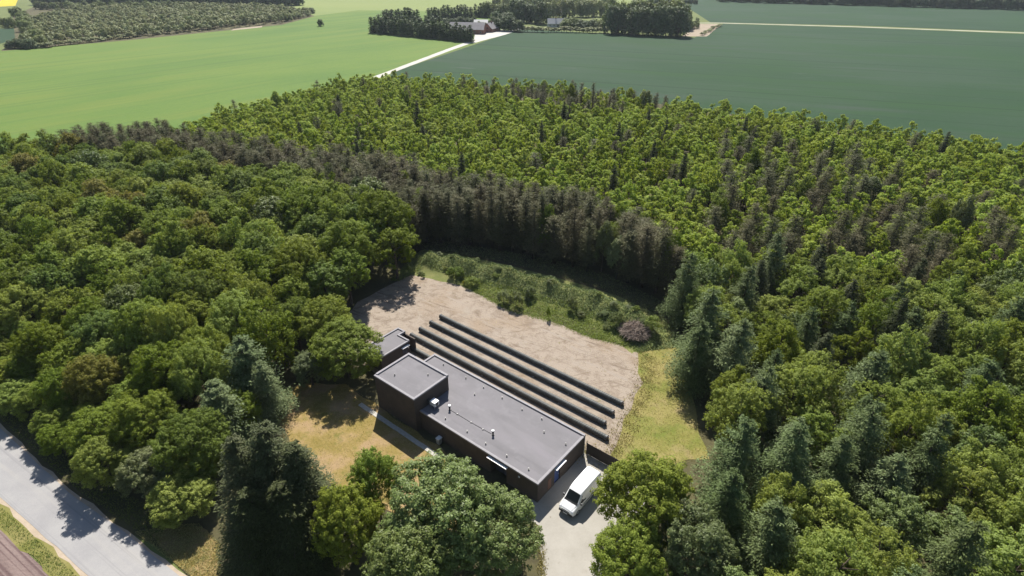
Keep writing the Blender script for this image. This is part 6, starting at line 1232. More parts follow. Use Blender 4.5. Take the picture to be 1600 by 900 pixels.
    ('belt_tree', (547.33, 729.52), 'far', 14.6, 6.4, 'dark tree at the back of the top right belt, fifty-second from the left', 'dark tree belt at the top right', 'leaf_far_dark'),
    ('belt_tree', (545.14, 720.93), 'far', 15.9, 6.0, 'dark tree at the back of the top right belt, fifty-third from the left', 'dark tree belt at the top right', 'leaf_far_dark'),
    ('belt_tree', (558.27, 726.19), 'far', 12.8, 5.7, 'dark tree at the back of the top right belt, fifty-fourth from the left', 'dark tree belt at the top right', 'leaf_far_dark'),
    ('belt_tree', (559.75, 725.17), 'far', 12.1, 5.5, 'dark tree at the back of the top right belt, fifty-fifth from the left', 'dark tree belt at the top right', 'leaf_far_dark'),
    ('belt_tree', (564.46, 718.91), 'far', 14.4, 6.2, 'dark tree at the back of the top right belt, fifty-sixth from the left', 'dark tree belt at the top right', 'leaf_far_dark'),
    ('belt_tree', (561.21, 708.60), 'far', 12.9, 5.4, 'dark tree at the back of the top right belt, fifty-seventh from the left', 'dark tree belt at the top right', 'leaf_far_dark'),
    ('belt_tree', (574.36, 717.15), 'far', 12.3, 5.4, 'dark tree at the back of the top right belt, fifty-eighth from the left', 'dark tree belt at the top right', 'leaf_far_dark'),
    ('belt_tree', (582.25, 719.11), 'far', 14.0, 5.6, 'dark tree at the back of the top right belt, fifty-ninth from the left', 'dark tree belt at the top right', 'leaf_far_dark'),
    ('belt_tree', (577.35, 707.49), 'far', 15.6, 6.1, 'dark tree at the back of the top right belt, sixtieth from the left', 'dark tree belt at the top right', 'leaf_far_dark'),
    ('plantation_edge_tree', (-471.73, 603.98), 'far', 9.6, 4.8, 'grey-green tree at the left end of the far plantation, first from the left', 'trees round the far plantation', 'leaf_far'),
    ('plantation_edge_tree', (-491.10, 632.30), 'far', 8.0, 4.5, 'grey-green tree at the left end of the far plantation, second from the left', 'trees round the far plantation', 'leaf_far'),
    ('plantation_edge_tree', (-419.45, 540.55), 'far', 10.1, 3.7, 'grey-green tree at the left end of the far plantation, third from the left', 'trees round the far plantation', 'leaf_far'),
    ('plantation_edge_tree', (-402.65, 518.97), 'far', 9.3, 4.8, 'grey-green tree at the left end of the far plantation, fourth from the left', 'trees round the far plantation', 'leaf_far'),
    ('plantation_edge_tree', (-447.99, 582.77), 'far', 8.4, 4.6, 'grey-green tree at the left end of the far plantation, fifth from the left', 'trees round the far plantation', 'leaf_far'),
    ('plantation_edge_tree', (-375.14, 483.33), 'far', 10.1, 4.1, 'grey-green tree at the left end of the far plantation, sixth from the left', 'trees round the far plantation', 'leaf_far'),
    ('plantation_edge_tree', (-431.14, 561.07), 'far', 8.0, 3.8, 'grey-green tree at the left end of the far plantation, seventh from the left', 'trees round the far plantation', 'leaf_far'),
    ('plantation_edge_tree', (-384.25, 500.33), 'far', 9.9, 4.1, 'grey-green tree at the left end of the far plantation, eighth from the left', 'trees round the far plantation', 'leaf_far'),
    ('plantation_edge_tree', (-340.15, 440.37), 'far', 8.5, 4.1, 'grey-green tree at the left end of the far plantation, ninth from the left', 'trees round the far plantation', 'leaf_far'),
    ('plantation_edge_tree', (-361.08, 469.43), 'far', 10.2, 3.9, 'grey-green tree at the left end of the far plantation, tenth from the left', 'trees round the far plantation', 'leaf_far'),
    ('plantation_edge_tree', (-348.93, 454.26), 'far', 7.7, 4.8, 'grey-green tree at the left end of the far plantation, eleventh from the left', 'trees round the far plantation', 'leaf_far'),
    ('plantation_edge_tree', (-325.57, 425.83), 'far', 8.5, 4.1, 'grey-green tree at the left end of the far plantation, twelfth from the left', 'trees round the far plantation', 'leaf_far'),
    ('plantation_edge_tree', (-315.32, 415.34), 'far', 10.3, 3.9, 'grey-green tree at the left end of the far plantation, thirteenth from the left', 'trees round the far plantation', 'leaf_far'),
    ('plantation_edge_tree', (-304.63, 401.25), 'far', 7.9, 4.7, 'grey-green tree at the left end of the far plantation, fourteenth from the left', 'trees round the far plantation', 'leaf_far'),
    ('far_bush', (-316.59, 391.84), 'far', 5.6, 3.9, 'dark bush at the near left tip of the far plantation, first from the left', 'trees round the far plantation', 'leaf_far_dark'),
    ('far_bush', (-312.59, 391.82), 'far', 6.8, 3.8, 'dark bush at the near left tip of the far plantation, second from the left', 'trees round the far plantation', 'leaf_far_dark'),
    ('far_bush', (-310.12, 391.46), 'far', 6.6, 3.0, 'dark bush at the near left tip of the far plantation, third from the left', 'trees round the far plantation', 'leaf_far_dark'),
    ('far_bush', (-309.57, 391.86), 'far', 5.6, 3.2, 'dark bush at the near left tip of the far plantation, fourth from the left', 'trees round the far plantation', 'leaf_far_dark'),
    ('far_bush', (-305.84, 390.69), 'far', 5.4, 4.0, 'dark bush at the near left tip of the far plantation, fifth from the left', 'trees round the far plantation', 'leaf_far_dark'),
    ('far_bush', (-304.02, 390.87), 'far', 6.7, 3.9, 'dark bush at the near left tip of the far plantation, sixth from the left', 'trees round the far plantation', 'leaf_far_dark'),
    ('far_tree', (-450.95, 544.88), 'far', 7.1, 4.5, 'grey-green tree at the left edge beside the small dark field, first from the left', 'trees round the far plantation', 'leaf_far'),
    ('far_tree', (-442.06, 538.29), 'far', 7.8, 3.8, 'grey-green tree at the left edge beside the small dark field, second from the left', 'trees round the far plantation', 'leaf_far'),
    ('far_tree', (-430.81, 530.22), 'far', 8.4, 4.1, 'grey-green tree at the left edge beside the small dark field, third from the left', 'trees round the far plantation', 'leaf_far'),
    ('far_tree', (-420.11, 519.64), 'far', 7.4, 3.5, 'grey-green tree at the left edge beside the small dark field, fourth from the left', 'trees round the far plantation', 'leaf_far'),
    ('far_tree', (-411.69, 513.40), 'far', 8.2, 3.4, 'grey-green tree at the left edge beside the small dark field, fifth from the left', 'trees round the far plantation', 'leaf_far'),
    ('far_tree', (-404.04, 508.61), 'far', 8.9, 3.8, 'grey-green tree at the left edge beside the small dark field, sixth from the left', 'trees round the far plantation', 'leaf_far'),
    ('plantation_edge_tree', (-554.94, 751.09), 'far', 15.1, 7.0, 'dark tree of the wood behind the far plantation, first from the left', 'dark wood behind the far plantation', 'leaf_far_dark'),
    ('plantation_edge_tree', (-550.38, 751.42), 'far', 16.5, 6.4, 'dark tree of the wood behind the far plantation, second from the left', 'dark wood behind the far plantation', 'leaf_far_dark'),
    ('plantation_edge_tree', (-540.84, 748.79), 'far', 16.3, 6.6, 'dark tree of the wood behind the far plantation, third from the left', 'dark wood behind the far plantation', 'leaf_far_dark'),
    ('plantation_edge_tree', (-539.32, 752.18), 'far', 16.6, 6.1, 'dark tree of the wood behind the far plantation, fourth from the left', 'dark wood behind the far plantation', 'leaf_far_dark'),
    ('plantation_edge_tree', (-523.68, 738.12), 'far', 14.9, 6.9, 'dark tree of the wood behind the far plantation, fifth from the left', 'dark wood behind the far plantation', 'leaf_far_dark'),
    ('plantation_edge_tree', (-519.13, 738.43), 'far', 16.0, 6.4, 'dark tree of the wood behind the far plantation, sixth from the left', 'dark wood behind the far plantation', 'leaf_far_dark'),
    ('plantation_edge_tree', (-526.38, 757.21), 'far', 13.9, 6.2, 'dark tree of the wood behind the far plantation, seventh from the left', 'dark wood behind the far plantation', 'leaf_far_dark'),
    ('plantation_edge_tree', (-509.12, 736.17), 'far', 15.3, 7.2, 'dark tree of the wood behind the far plantation, eighth from the left', 'dark wood behind the far plantation', 'leaf_far_dark'),
    ('plantation_edge_tree', (-511.00, 749.50), 'far', 12.8, 6.3, 'dark tree of the wood behind the far plantation, ninth from the left', 'dark wood behind the far plantation', 'leaf_far_dark'),
    ('plantation_edge_tree', (-497.05, 736.21), 'far', 13.6, 8.0, 'dark tree of the wood behind the far plantation, tenth from the left', 'dark wood behind the far plantation', 'leaf_far_dark'),
    ('plantation_edge_tree', (-501.78, 750.11), 'far', 14.8, 7.1, 'dark tree of the wood behind the far plantation, eleventh from the left', 'dark wood behind the far plantation', 'leaf_far_dark'),
    ('plantation_edge_tree', (-503.31, 760.48), 'far', 14.1, 7.3, 'dark tree of the wood behind the far plantation, twelfth from the left', 'dark wood behind the far plantation', 'leaf_far_dark'),
    ('plantation_edge_tree', (-488.37, 746.69), 'far', 16.4, 7.4, 'dark tree of the wood behind the far plantation, thirteenth from the left', 'dark wood behind the far plantation', 'leaf_far_dark'),
    ('plantation_edge_tree', (-484.05, 747.49), 'far', 12.8, 6.9, 'dark tree of the wood behind the far plantation, fourteenth from the left', 'dark wood behind the far plantation', 'leaf_far_dark'),
    ('plantation_edge_tree', (-474.42, 739.91), 'far', 14.9, 6.0, 'dark tree of the wood behind the far plantation, fifteenth from the left', 'dark wood behind the far plantation', 'leaf_far_dark'),
    ('plantation_edge_tree', (-466.48, 732.43), 'far', 16.3, 6.6, 'dark tree of the wood behind the far plantation, sixteenth from the left', 'dark wood behind the far plantation', 'leaf_far_dark'),
    ('plantation_edge_tree', (-463.84, 735.65), 'far', 14.1, 7.3, 'dark tree of the wood behind the far plantation, seventeenth from the left', 'dark wood behind the far plantation', 'leaf_far_dark'),
    ('plantation_edge_tree', (-459.66, 737.65), 'far', 15.4, 7.0, 'dark tree of the wood behind the far plantation, eighteenth from the left', 'dark wood behind the far plantation', 'leaf_far_dark'),
    ('plantation_edge_tree', (-466.42, 758.47), 'far', 16.6, 7.0, 'dark tree of the wood behind the far plantation, nineteenth from the left', 'dark wood behind the far plantation', 'leaf_far_dark'),
    ('plantation_edge_tree', (-446.70, 736.42), 'far', 14.3, 6.1, 'dark tree of the wood behind the far plantation, twentieth from the left', 'dark wood behind the far plantation', 'leaf_far_dark'),
    ('plantation_edge_tree', (-439.25, 735.35), 'far', 15.2, 6.7, 'dark tree of the wood behind the far plantation, twenty-first from the left', 'dark wood behind the far plantation', 'leaf_far_dark'),
    ('plantation_edge_tree', (-446.95, 759.22), 'far', 15.2, 6.7, 'dark tree of the wood behind the far plantation, twenty-second from the left', 'dark wood behind the far plantation', 'leaf_far_dark'),
    ('plantation_edge_tree', (-444.51, 757.61), 'far', 12.8, 6.0, 'dark tree of the wood behind the far plantation, twenty-third from the left', 'dark wood behind the far plantation', 'leaf_far_dark'),
    ('plantation_edge_tree', (-431.44, 747.49), 'far', 13.5, 6.1, 'dark tree of the wood behind the far plantation, twenty-fourth from the left', 'dark wood behind the far plantation', 'leaf_far_dark'),
    ('plantation_edge_tree', (-421.00, 737.64), 'far', 16.6, 7.2, 'dark tree of the wood behind the far plantation, twenty-fifth from the left', 'dark wood behind the far plantation', 'leaf_far_dark'),
    ('plantation_edge_tree', (-416.28, 741.01), 'far', 13.8, 7.4, 'dark tree of the wood behind the far plantation, twenty-sixth from the left', 'dark wood behind the far plantation', 'leaf_far_dark'),
    ('plantation_edge_tree', (-413.91, 744.69), 'far', 15.6, 6.1, 'dark tree of the wood behind the far plantation, twenty-seventh from the left', 'dark wood behind the far plantation', 'leaf_far_dark'),
    ('plantation_edge_tree', (-408.36, 734.95), 'far', 16.1, 6.4, 'dark tree of the wood behind the far plantation, twenty-eighth from the left', 'dark wood behind the far plantation', 'leaf_far_dark'),
    ('plantation_edge_tree', (-415.55, 758.24), 'far', 17.2, 6.2, 'dark tree of the wood behind the far plantation, twenty-ninth from the left', 'dark wood behind the far plantation', 'leaf_far_dark'),
    ('plantation_edge_tree', (-402.93, 752.48), 'far', 14.0, 6.5, 'dark tree of the wood behind the far plantation, thirtieth from the left', 'dark wood behind the far plantation', 'leaf_far_dark'),
    ('plantation_edge_tree', (-402.60, 759.95), 'far', 16.6, 7.7, 'dark tree of the wood behind the far plantation, thirty-first from the left', 'dark wood behind the far plantation', 'leaf_far_dark'),
    ('plantation_edge_tree', (-390.01, 739.91), 'far', 15.4, 6.3, 'dark tree of the wood behind the far plantation, thirty-second from the left', 'dark wood behind the far plantation', 'leaf_far_dark'),
    ('plantation_edge_tree', (-388.92, 745.78), 'far', 14.7, 7.4, 'dark tree of the wood behind the far plantation, thirty-third from the left', 'dark wood behind the far plantation', 'leaf_far_dark'),
    ('plantation_edge_tree', (-382.68, 754.43), 'far', 13.0, 7.9, 'dark tree of the wood behind the far plantation, thirty-fourth from the left', 'dark wood behind the far plantation', 'leaf_far_dark'),
    ('plantation_edge_tree', (-371.53, 739.11), 'far', 16.5, 7.9, 'dark tree of the wood behind the far plantation, thirty-fifth from the left', 'dark wood behind the far plantation', 'leaf_far_dark'),
    ('plantation_edge_tree', (-366.67, 738.47), 'far', 15.9, 7.2, 'dark tree of the wood behind the far plantation, thirty-sixth from the left', 'dark wood behind the far plantation', 'leaf_far_dark'),
    ('plantation_edge_tree', (-371.46, 760.38), 'far', 17.1, 6.5, 'dark tree of the wood behind the far plantation, thirty-seventh from the left', 'dark wood behind the far plantation', 'leaf_far_dark'),
    ('plantation_edge_tree', (-362.18, 745.04), 'far', 14.1, 6.2, 'dark tree of the wood behind the far plantation, thirty-eighth from the left', 'dark wood behind the far plantation', 'leaf_far_dark'),
    ('plantation_edge_tree', (-356.69, 754.35), 'far', 13.6, 7.6, 'dark tree of the wood behind the far plantation, thirty-ninth from the left', 'dark wood behind the far plantation', 'leaf_far_dark'),
    ('plantation_edge_tree', (-355.03, 756.98), 'far', 13.2, 7.5, 'dark tree of the wood behind the far plantation, fortieth from the left', 'dark wood behind the far plantation', 'leaf_far_dark'),
    ('plantation_edge_tree', (-344.17, 747.68), 'far', 14.5, 7.8, 'dark tree of the wood behind the far plantation, forty-first from the left', 'dark wood behind the far plantation', 'leaf_far_dark'),
    ('plantation_edge_tree', (-338.18, 741.23), 'far', 16.2, 7.4, 'dark tree of the wood behind the far plantation, forty-second from the left', 'dark wood behind the far plantation', 'leaf_far_dark'),
    ('plantation_edge_tree', (-334.66, 739.54), 'far', 16.6, 6.0, 'dark tree of the wood behind the far plantation, forty-third from the left', 'dark wood behind the far plantation', 'leaf_far_dark'),
    ('plantation_edge_tree', (-324.12, 735.84), 'far', 13.9, 6.7, 'dark tree of the wood behind the far plantation, forty-fourth from the left', 'dark wood behind the far plantation', 'leaf_far_dark'),
    ('plantation_edge_tree', (-329.72, 753.84), 'far', 14.7, 7.4, 'dark tree of the wood behind the far plantation, forty-fifth from the left', 'dark wood behind the far plantation', 'leaf_far_dark'),
    ('plantation_edge_tree', (-317.34, 734.72), 'far', 16.7, 7.5, 'dark tree of the wood behind the far plantation, forty-sixth from the left', 'dark wood behind the far plantation', 'leaf_far_dark'),
    ('plantation_edge_tree', (-316.62, 749.29), 'far', 16.9, 7.4, 'dark tree of the wood behind the far plantation, forty-seventh from the left', 'dark wood behind the far plantation', 'leaf_far_dark'),
    ('plantation_edge_tree', (-307.47, 740.40), 'far', 14.4, 7.0, 'dark tree of the wood behind the far plantation, forty-eighth from the left', 'dark wood behind the far plantation', 'leaf_far_dark'),
    ('plantation_edge_tree', (-307.72, 750.85), 'far', 16.1, 7.7, 'dark tree of the wood behind the far plantation, forty-ninth from the left', 'dark wood behind the far plantation', 'leaf_far_dark'),
    ('plantation_edge_tree', (-295.04, 738.18), 'far', 14.4, 6.7, 'dark tree of the wood behind the far plantation, fiftieth from the left', 'dark wood behind the far plantation', 'leaf_far_dark'),
    ('plantation_edge_tree', (-300.56, 758.60), 'far', 15.5, 6.4, 'dark tree of the wood behind the far plantation, fifty-first from the left', 'dark wood behind the far plantation', 'leaf_far_dark'),
    ('plantation_edge_tree', (-284.49, 739.51), 'far', 16.7, 6.0, 'dark tree of the wood behind the far plantation, fifty-second from the left', 'dark wood behind the far plantation', 'leaf_far_dark'),
    ('plantation_edge_tree', (-284.82, 748.85), 'far', 15.7, 7.0, 'dark tree of the wood behind the far plantation, fifty-third from the left', 'dark wood behind the far plantation', 'leaf_far_dark'),
    ('plantation_edge_tree', (-277.26, 748.10), 'far', 13.6, 7.1, 'dark tree of the wood behind the far plantation, fifty-fourth from the left', 'dark wood behind the far plantation', 'leaf_far_dark'),
    ('plantation_edge_tree', (-280.04, 757.81), 'far', 14.9, 8.0, 'dark tree of the wood behind the far plantation, fifty-fifth from the left', 'dark wood behind the far plantation', 'leaf_far_dark'),
    ('plantation_edge_tree', (-268.96, 743.19), 'far', 16.7, 7.2, 'dark tree of the wood behind the far plantation, fifty-sixth from the left', 'dark wood behind the far plantation', 'leaf_far_dark'),
    ('plantation_edge_tree', (-260.46, 733.38), 'far', 16.7, 7.8, 'dark tree of the wood behind the far plantation, fifty-seventh from the left', 'dark wood behind the far plantation', 'leaf_far_dark'),
    ('plantation_edge_tree', (-258.40, 747.30), 'far', 13.5, 7.7, 'dark tree of the wood behind the far plantation, fifty-eighth from the left', 'dark wood behind the far plantation', 'leaf_far_dark'),
    ('plantation_edge_tree', (-251.88, 743.16), 'far', 16.5, 8.0, 'dark tree of the wood behind the far plantation, fifty-ninth from the left', 'dark wood behind the far plantation', 'leaf_far_dark'),
    ('plantation_edge_tree', (-248.04, 746.23), 'far', 16.2, 6.8, 'dark tree of the wood behind the far plantation, sixtieth from the left', 'dark wood behind the far plantation', 'leaf_far_dark'),
    ('plantation_edge_tree', (-508.59, 687.08), 'far', 10.2, 4.9, 'grey-green tree between the dark wood and far plantation, first from the left', 'trees round the far plantation', 'leaf_far'),
    ('plantation_edge_tree', (-499.04, 683.32), 'far', 8.9, 4.8, 'grey-green tree between the dark wood and far plantation, second from the left', 'trees round the far plantation', 'leaf_far'),
    ('plantation_edge_tree', (-487.93, 680.76), 'far', 8.7, 4.5, 'grey-green tree between the dark wood and far plantation, third from the left', 'trees round the far plantation', 'leaf_far'),
    ('plantation_edge_tree', (-494.09, 697.71), 'far', 8.1, 5.0, 'grey-green tree between the dark wood and far plantation, fourth from the left', 'trees round the far plantation', 'leaf_far'),
    ('plantation_edge_tree', (-475.09, 685.40), 'far', 9.7, 4.9, 'grey-green tree between the dark wood and far plantation, fifth from the left', 'trees round the far plantation', 'leaf_far'),
    ('plantation_edge_tree', (-473.81, 688.40), 'far', 7.9, 4.9, 'grey-green tree between the dark wood and far plantation, sixth from the left', 'trees round the far plantation', 'leaf_far'),
    ('plantation_edge_tree', (-464.53, 685.35), 'far', 7.7, 4.6, 'grey-green tree between the dark wood and far plantation, seventh from the left', 'trees round the far plantation', 'leaf_far'),
    ('plantation_edge_tree', (-464.47, 696.89), 'far', 9.0, 3.9, 'grey-green tree between the dark wood and far plantation, eighth from the left', 'trees round the far plantation', 'leaf_far'),
    ('plantation_edge_tree', (-441.73, 676.84), 'far', 8.8, 5.0, 'grey-green tree between the dark wood and far plantation, ninth from the left', 'trees round the far plantation', 'leaf_far'),
    ('plantation_edge_tree', (-448.53, 696.44), 'far', 9.3, 4.2, 'grey-green tree between the dark wood and far plantation, tenth from the left', 'trees round the far plantation', 'leaf_far'),
    ('plantation_edge_tree', (-436.10, 681.13), 'far', 9.8, 4.3, 'grey-green tree between the dark wood and far plantation, eleventh from the left', 'trees round the far plantation', 'leaf_far'),
    ('plantation_edge_tree', (-426.29, 683.33), 'far', 10.1, 4.4, 'grey-green tree between the dark wood and far plantation, twelfth from the left', 'trees round the far plantation', 'leaf_far'),
    ('plantation_edge_tree', (-422.11, 680.80), 'far', 7.9, 5.1, 'grey-green tree between the dark wood and far plantation, thirteenth from the left', 'trees round the far plantation', 'leaf_far'),
    ('plantation_edge_tree', (-419.58, 691.85), 'far', 7.8, 4.2, 'grey-green tree between the dark wood and far plantation, fourteenth from the left', 'trees round the far plantation', 'leaf_far'),
    ('plantation_edge_tree', (-410.56, 689.00), 'far', 9.7, 4.0, 'grey-green tree between the dark wood and far plantation, fifteenth from the left', 'trees round the far plantation', 'leaf_far'),
    ('plantation_edge_tree', (-397.51, 678.79), 'far', 9.1, 5.0, 'grey-green tree between the dark wood and far plantation, sixteenth from the left', 'trees round the far plantation', 'leaf_far'),
    ('plantation_edge_tree', (-399.84, 699.63), 'far', 9.2, 4.3, 'grey-green tree between the dark wood and far plantation, seventeenth from the left', 'trees round the far plantation', 'leaf_far'),
    ('plantation_edge_tree', (-380.71, 671.96), 'far', 9.7, 4.9, 'grey-green tree between the dark wood and far plantation, eighteenth from the left', 'trees round the far plantation', 'leaf_far'),
    ('plantation_edge_tree', (-379.44, 683.34), 'far', 9.2, 4.7, 'grey-green tree between the dark wood and far plantation, nineteenth from the left', 'trees round the far plantation', 'leaf_far'),
    ('plantation_edge_tree', (-380.57, 701.29), 'far', 8.5, 4.4, 'grey-green tree between the dark wood and far plantation, twentieth from the left', 'trees round the far plantation', 'leaf_far'),
    ('plantation_edge_tree', (-363.73, 681.25), 'far', 10.3, 5.1, 'grey-green tree between the dark wood and far plantation, twenty-first from the left', 'trees round the far plantation', 'leaf_far'),
    ('plantation_edge_tree', (-363.31, 691.16), 'far', 7.7, 4.1, 'grey-green tree between the dark wood and far plantation, twenty-second from the left', 'trees round the far plantation', 'leaf_far'),
    ('plantation_edge_tree', (-359.03, 697.03), 'far', 8.3, 4.9, 'grey-green tree between the dark wood and far plantation, twenty-third from the left', 'trees round the far plantation', 'leaf_far'),
    ('plantation_edge_tree', (-350.37, 692.23), 'far', 8.2, 4.1, 'grey-green tree between the dark wood and far plantation, twenty-fourth from the left', 'trees round the far plantation', 'leaf_far'),
    ('far_bush', (-300.99, 393.21), 'far_young', 3.2, 2.5, 'low hedge bush along the front of the far plantation, first from the left', 'hedge of the far plantation', None),
    ('far_bush', (-298.54, 394.62), 'far_young', 3.2, 2.5, 'low hedge bush along the front of the far plantation, second from the left', 'hedge of the far plantation', None),
    ('far_bush', (-296.61, 395.77), 'far_young', 3.6, 2.6, 'low hedge bush along the front of the far plantation, third from the left', 'hedge of the far plantation', None),
    ('far_bush', (-297.14, 398.32), 'far_young', 3.5, 2.1, 'low hedge bush along the front of the far plantation, fourth from the left', 'hedge of the far plantation', None),
    ('far_bush', (-296.75, 402.79), 'far_young', 3.4, 2.5, 'low hedge bush along the front of the far plantation, fifth from the left', 'hedge of the far plantation', None),
    ('far_bush', (-295.21, 403.56), 'far_young', 3.6, 2.0, 'low hedge bush along the front of the far plantation, sixth from the left', 'hedge of the far plantation', None),
    ('far_bush', (-293.61, 407.55), 'far_young', 2.9, 2.7, 'low hedge bush along the front of the far plantation, seventh from the left', 'hedge of the far plantation', None),
    ('far_bush', (-291.87, 410.51), 'far_young', 3.1, 2.5, 'low hedge bush along the front of the far plantation, eighth from the left', 'hedge of the far plantation', None),
    ('far_bush', (-291.80, 413.52), 'far_young', 3.3, 2.3, 'low hedge bush along the front of the far plantation, ninth from the left', 'hedge of the far plantation', None),
    ('far_bush', (-288.73, 413.13), 'far_young', 3.1, 2.4, 'low hedge bush along the front of the far plantation, tenth from the left', 'hedge of the far plantation', None),
    ('far_bush', (-288.80, 418.57), 'far_young', 3.7, 2.4, 'low hedge bush along the front of the far plantation, eleventh from the left', 'hedge of the far plantation', None),
    ('far_bush', (-286.89, 419.36), 'far_young', 3.5, 2.3, 'low hedge bush along the front of the far plantation, twelfth from the left', 'hedge of the far plantation', None),
    ('far_bush', (-284.80, 421.12), 'far_young', 3.4, 2.5, 'low hedge bush along the front of the far plantation, thirteenth from the left', 'hedge of the far plantation', None),
    ('far_bush', (-284.01, 423.92), 'far_young', 3.4, 2.7, 'low hedge bush along the front of the far plantation, fourteenth from the left', 'hedge of the far plantation', None),
    ('far_bush', (-281.23, 426.87), 'far_young', 2.8, 2.7, 'low hedge bush along the front of the far plantation, fifteenth from the left', 'hedge of the far plantation', None),
    ('far_bush', (-282.37, 432.74), 'far_young', 3.3, 2.2, 'low hedge bush along the front of the far plantation, sixteenth from the left', 'hedge of the far plantation', None),
    ('far_bush', (-280.00, 433.30), 'far_young', 3.2, 2.1, 'low hedge bush along the front of the far plantation, seventeenth from the left', 'hedge of the far plantation', None),
    ('far_bush', (-280.22, 438.35), 'far_young', 2.9, 2.6, 'low hedge bush along the front of the far plantation, eighteenth from the left', 'hedge of the far plantation', None),
    ('far_bush', (-274.77, 438.04), 'far_young', 3.4, 2.7, 'low hedge bush along the front of the far plantation, nineteenth from the left', 'hedge of the far plantation', None),
    ('far_bush', (-273.15, 441.15), 'far_young', 2.9, 2.1, 'low hedge bush along the front of the far plantation, twentieth from the left', 'hedge of the far plantation', None),
    ('far_bush', (-272.34, 443.96), 'far_young', 3.1, 2.4, 'low hedge bush along the front of the far plantation, twenty-first from the left', 'hedge of the far plantation', None),
    ('far_bush', (-271.18, 448.37), 'far_young', 3.4, 2.3, 'low hedge bush along the front of the far plantation, twenty-second from the left', 'hedge of the far plantation', None),
    ('far_bush', (-271.69, 453.82), 'far_young', 3.4, 2.5, 'low hedge bush along the front of the far plantation, twenty-third from the left', 'hedge of the far plantation', None),
    ('far_bush', (-270.48, 455.94), 'far_young', 3.0, 2.6, 'low hedge bush along the front of the far plantation, twenty-fourth from the left', 'hedge of the far plantation', None),
    ('far_bush', (-268.14, 459.70), 'far_young', 2.8, 2.5, 'low hedge bush along the front of the far plantation, twenty-fifth from the left', 'hedge of the far plantation', None),
    ('far_bush', (-263.92, 460.80), 'far_young', 2.9, 2.1, 'low hedge bush along the front of the far plantation, twenty-sixth from the left', 'hedge of the far plantation', None),
    ('far_bush', (-262.13, 462.55), 'far_young', 3.2, 2.4, 'low hedge bush along the front of the far plantation, twenty-seventh from the left', 'hedge of the far plantation', None),
    ('far_bush', (-261.93, 465.84), 'far_young', 3.3, 2.3, 'low hedge bush along the front of the far plantation, twenty-eighth from the left', 'hedge of the far plantation', None),
    ('far_bush', (-259.66, 472.11), 'far_young', 3.6, 2.6, 'low hedge bush along the front of the far plantation, twenty-ninth from the left', 'hedge of the far plantation', None),
    ('far_bush', (-259.02, 472.90), 'far_young', 2.9, 2.0, 'low hedge bush along the front of the far plantation, thirtieth from the left', 'hedge of the far plantation', None),
    ('far_bush', (-255.05, 476.30), 'far_young', 3.6, 2.3, 'low hedge bush along the front of the far plantation, thirty-first from the left', 'hedge of the far plantation', None),
    ('far_bush', (-255.18, 480.72), 'far_young', 2.8, 2.2, 'low hedge bush along the front of the far plantation, thirty-second from the left', 'hedge of the far plantation', None),
    ('far_bush', (-255.18, 486.09), 'far_young', 3.4, 2.2, 'low hedge bush along the front of the far plantation, thirty-third from the left', 'hedge of the far plantation', None),
    ('far_bush', (-251.18, 487.03), 'far_young', 3.1, 2.5, 'low hedge bush along the front of the far plantation, thirty-fourth from the left', 'hedge of the far plantation', None),
    ('far_bush', (-249.87, 489.67), 'far_young', 3.1, 2.5, 'low hedge bush along the front of the far plantation, thirty-fifth from the left', 'hedge of the far plantation', None),
    ('far_bush', (-248.08, 493.07), 'far_young', 3.6, 2.6, 'low hedge bush along the front of the far plantation, thirty-sixth from the left', 'hedge of the far plantation', None),
    ('far_bush', (-245.94, 497.55), 'far_young', 3.3, 2.5, 'low hedge bush along the front of the far plantation, thirty-seventh from the left', 'hedge of the far plantation', None),
    ('far_bush', (-241.90, 500.55), 'far_young', 3.0, 2.5, 'low hedge bush along the front of the far plantation, thirty-eighth from the left', 'hedge of the far plantation', None),
    ('far_bush', (-241.65, 505.73), 'far_young', 3.3, 2.5, 'low hedge bush along the front of the far plantation, thirty-ninth from the left', 'hedge of the far plantation', None),
    ('far_bush', (-239.89, 508.84), 'far_young', 3.2, 2.6, 'low hedge bush along the front of the far plantation, fortieth from the left', 'hedge of the far plantation', None),
    ('far_bush', (-238.33, 512.45), 'far_young', 2.9, 2.6, 'low hedge bush along the front of the far plantation, forty-first from the left', 'hedge of the far plantation', None),
    ('far_bush', (-236.82, 521.14), 'far_young', 3.7, 2.1, 'low hedge bush along the front of the far plantation, forty-second from the left', 'hedge of the far plantation', None),
    ('far_bush', (-233.00, 523.72), 'far_young', 3.0, 2.7, 'low hedge bush along the front of the far plantation, forty-third from the left', 'hedge of the far plantation', None),
    ('far_bush', (-233.84, 528.18), 'far_young', 2.8, 2.6, 'low hedge bush along the front of the far plantation, forty-fourth from the left', 'hedge of the far plantation', None),
    ('far_bush', (-231.79, 532.23), 'far_young', 3.3, 2.1, 'low hedge bush along the front of the far plantation, forty-fifth from the left', 'hedge of the far plantation', None),
    ('far_bush', (-225.67, 532.15), 'far_young', 3.3, 2.0, 'low hedge bush along the front of the far plantation, forty-sixth from the left', 'hedge of the far plantation', None),
    ('far_bush', (-224.06, 537.22), 'far_young', 3.5, 2.3, 'low hedge bush along the front of the far plantation, forty-seventh from the left', 'hedge of the far plantation', None),
    ('far_bush', (-221.54, 542.42), 'far_young', 3.6, 2.7, 'low hedge bush along the front of the far plantation, forty-eighth from the left', 'hedge of the far plantation', None),
    ('far_bush', (-221.86, 549.79), 'far_young', 2.9, 2.3, 'low hedge bush along the front of the far plantation, forty-ninth from the left', 'hedge of the far plantation', None),
    ('far_bush', (-219.60, 552.37), 'far_young', 2.9, 2.6, 'low hedge bush along the front of the far plantation, fiftieth from the left', 'hedge of the far plantation', None),
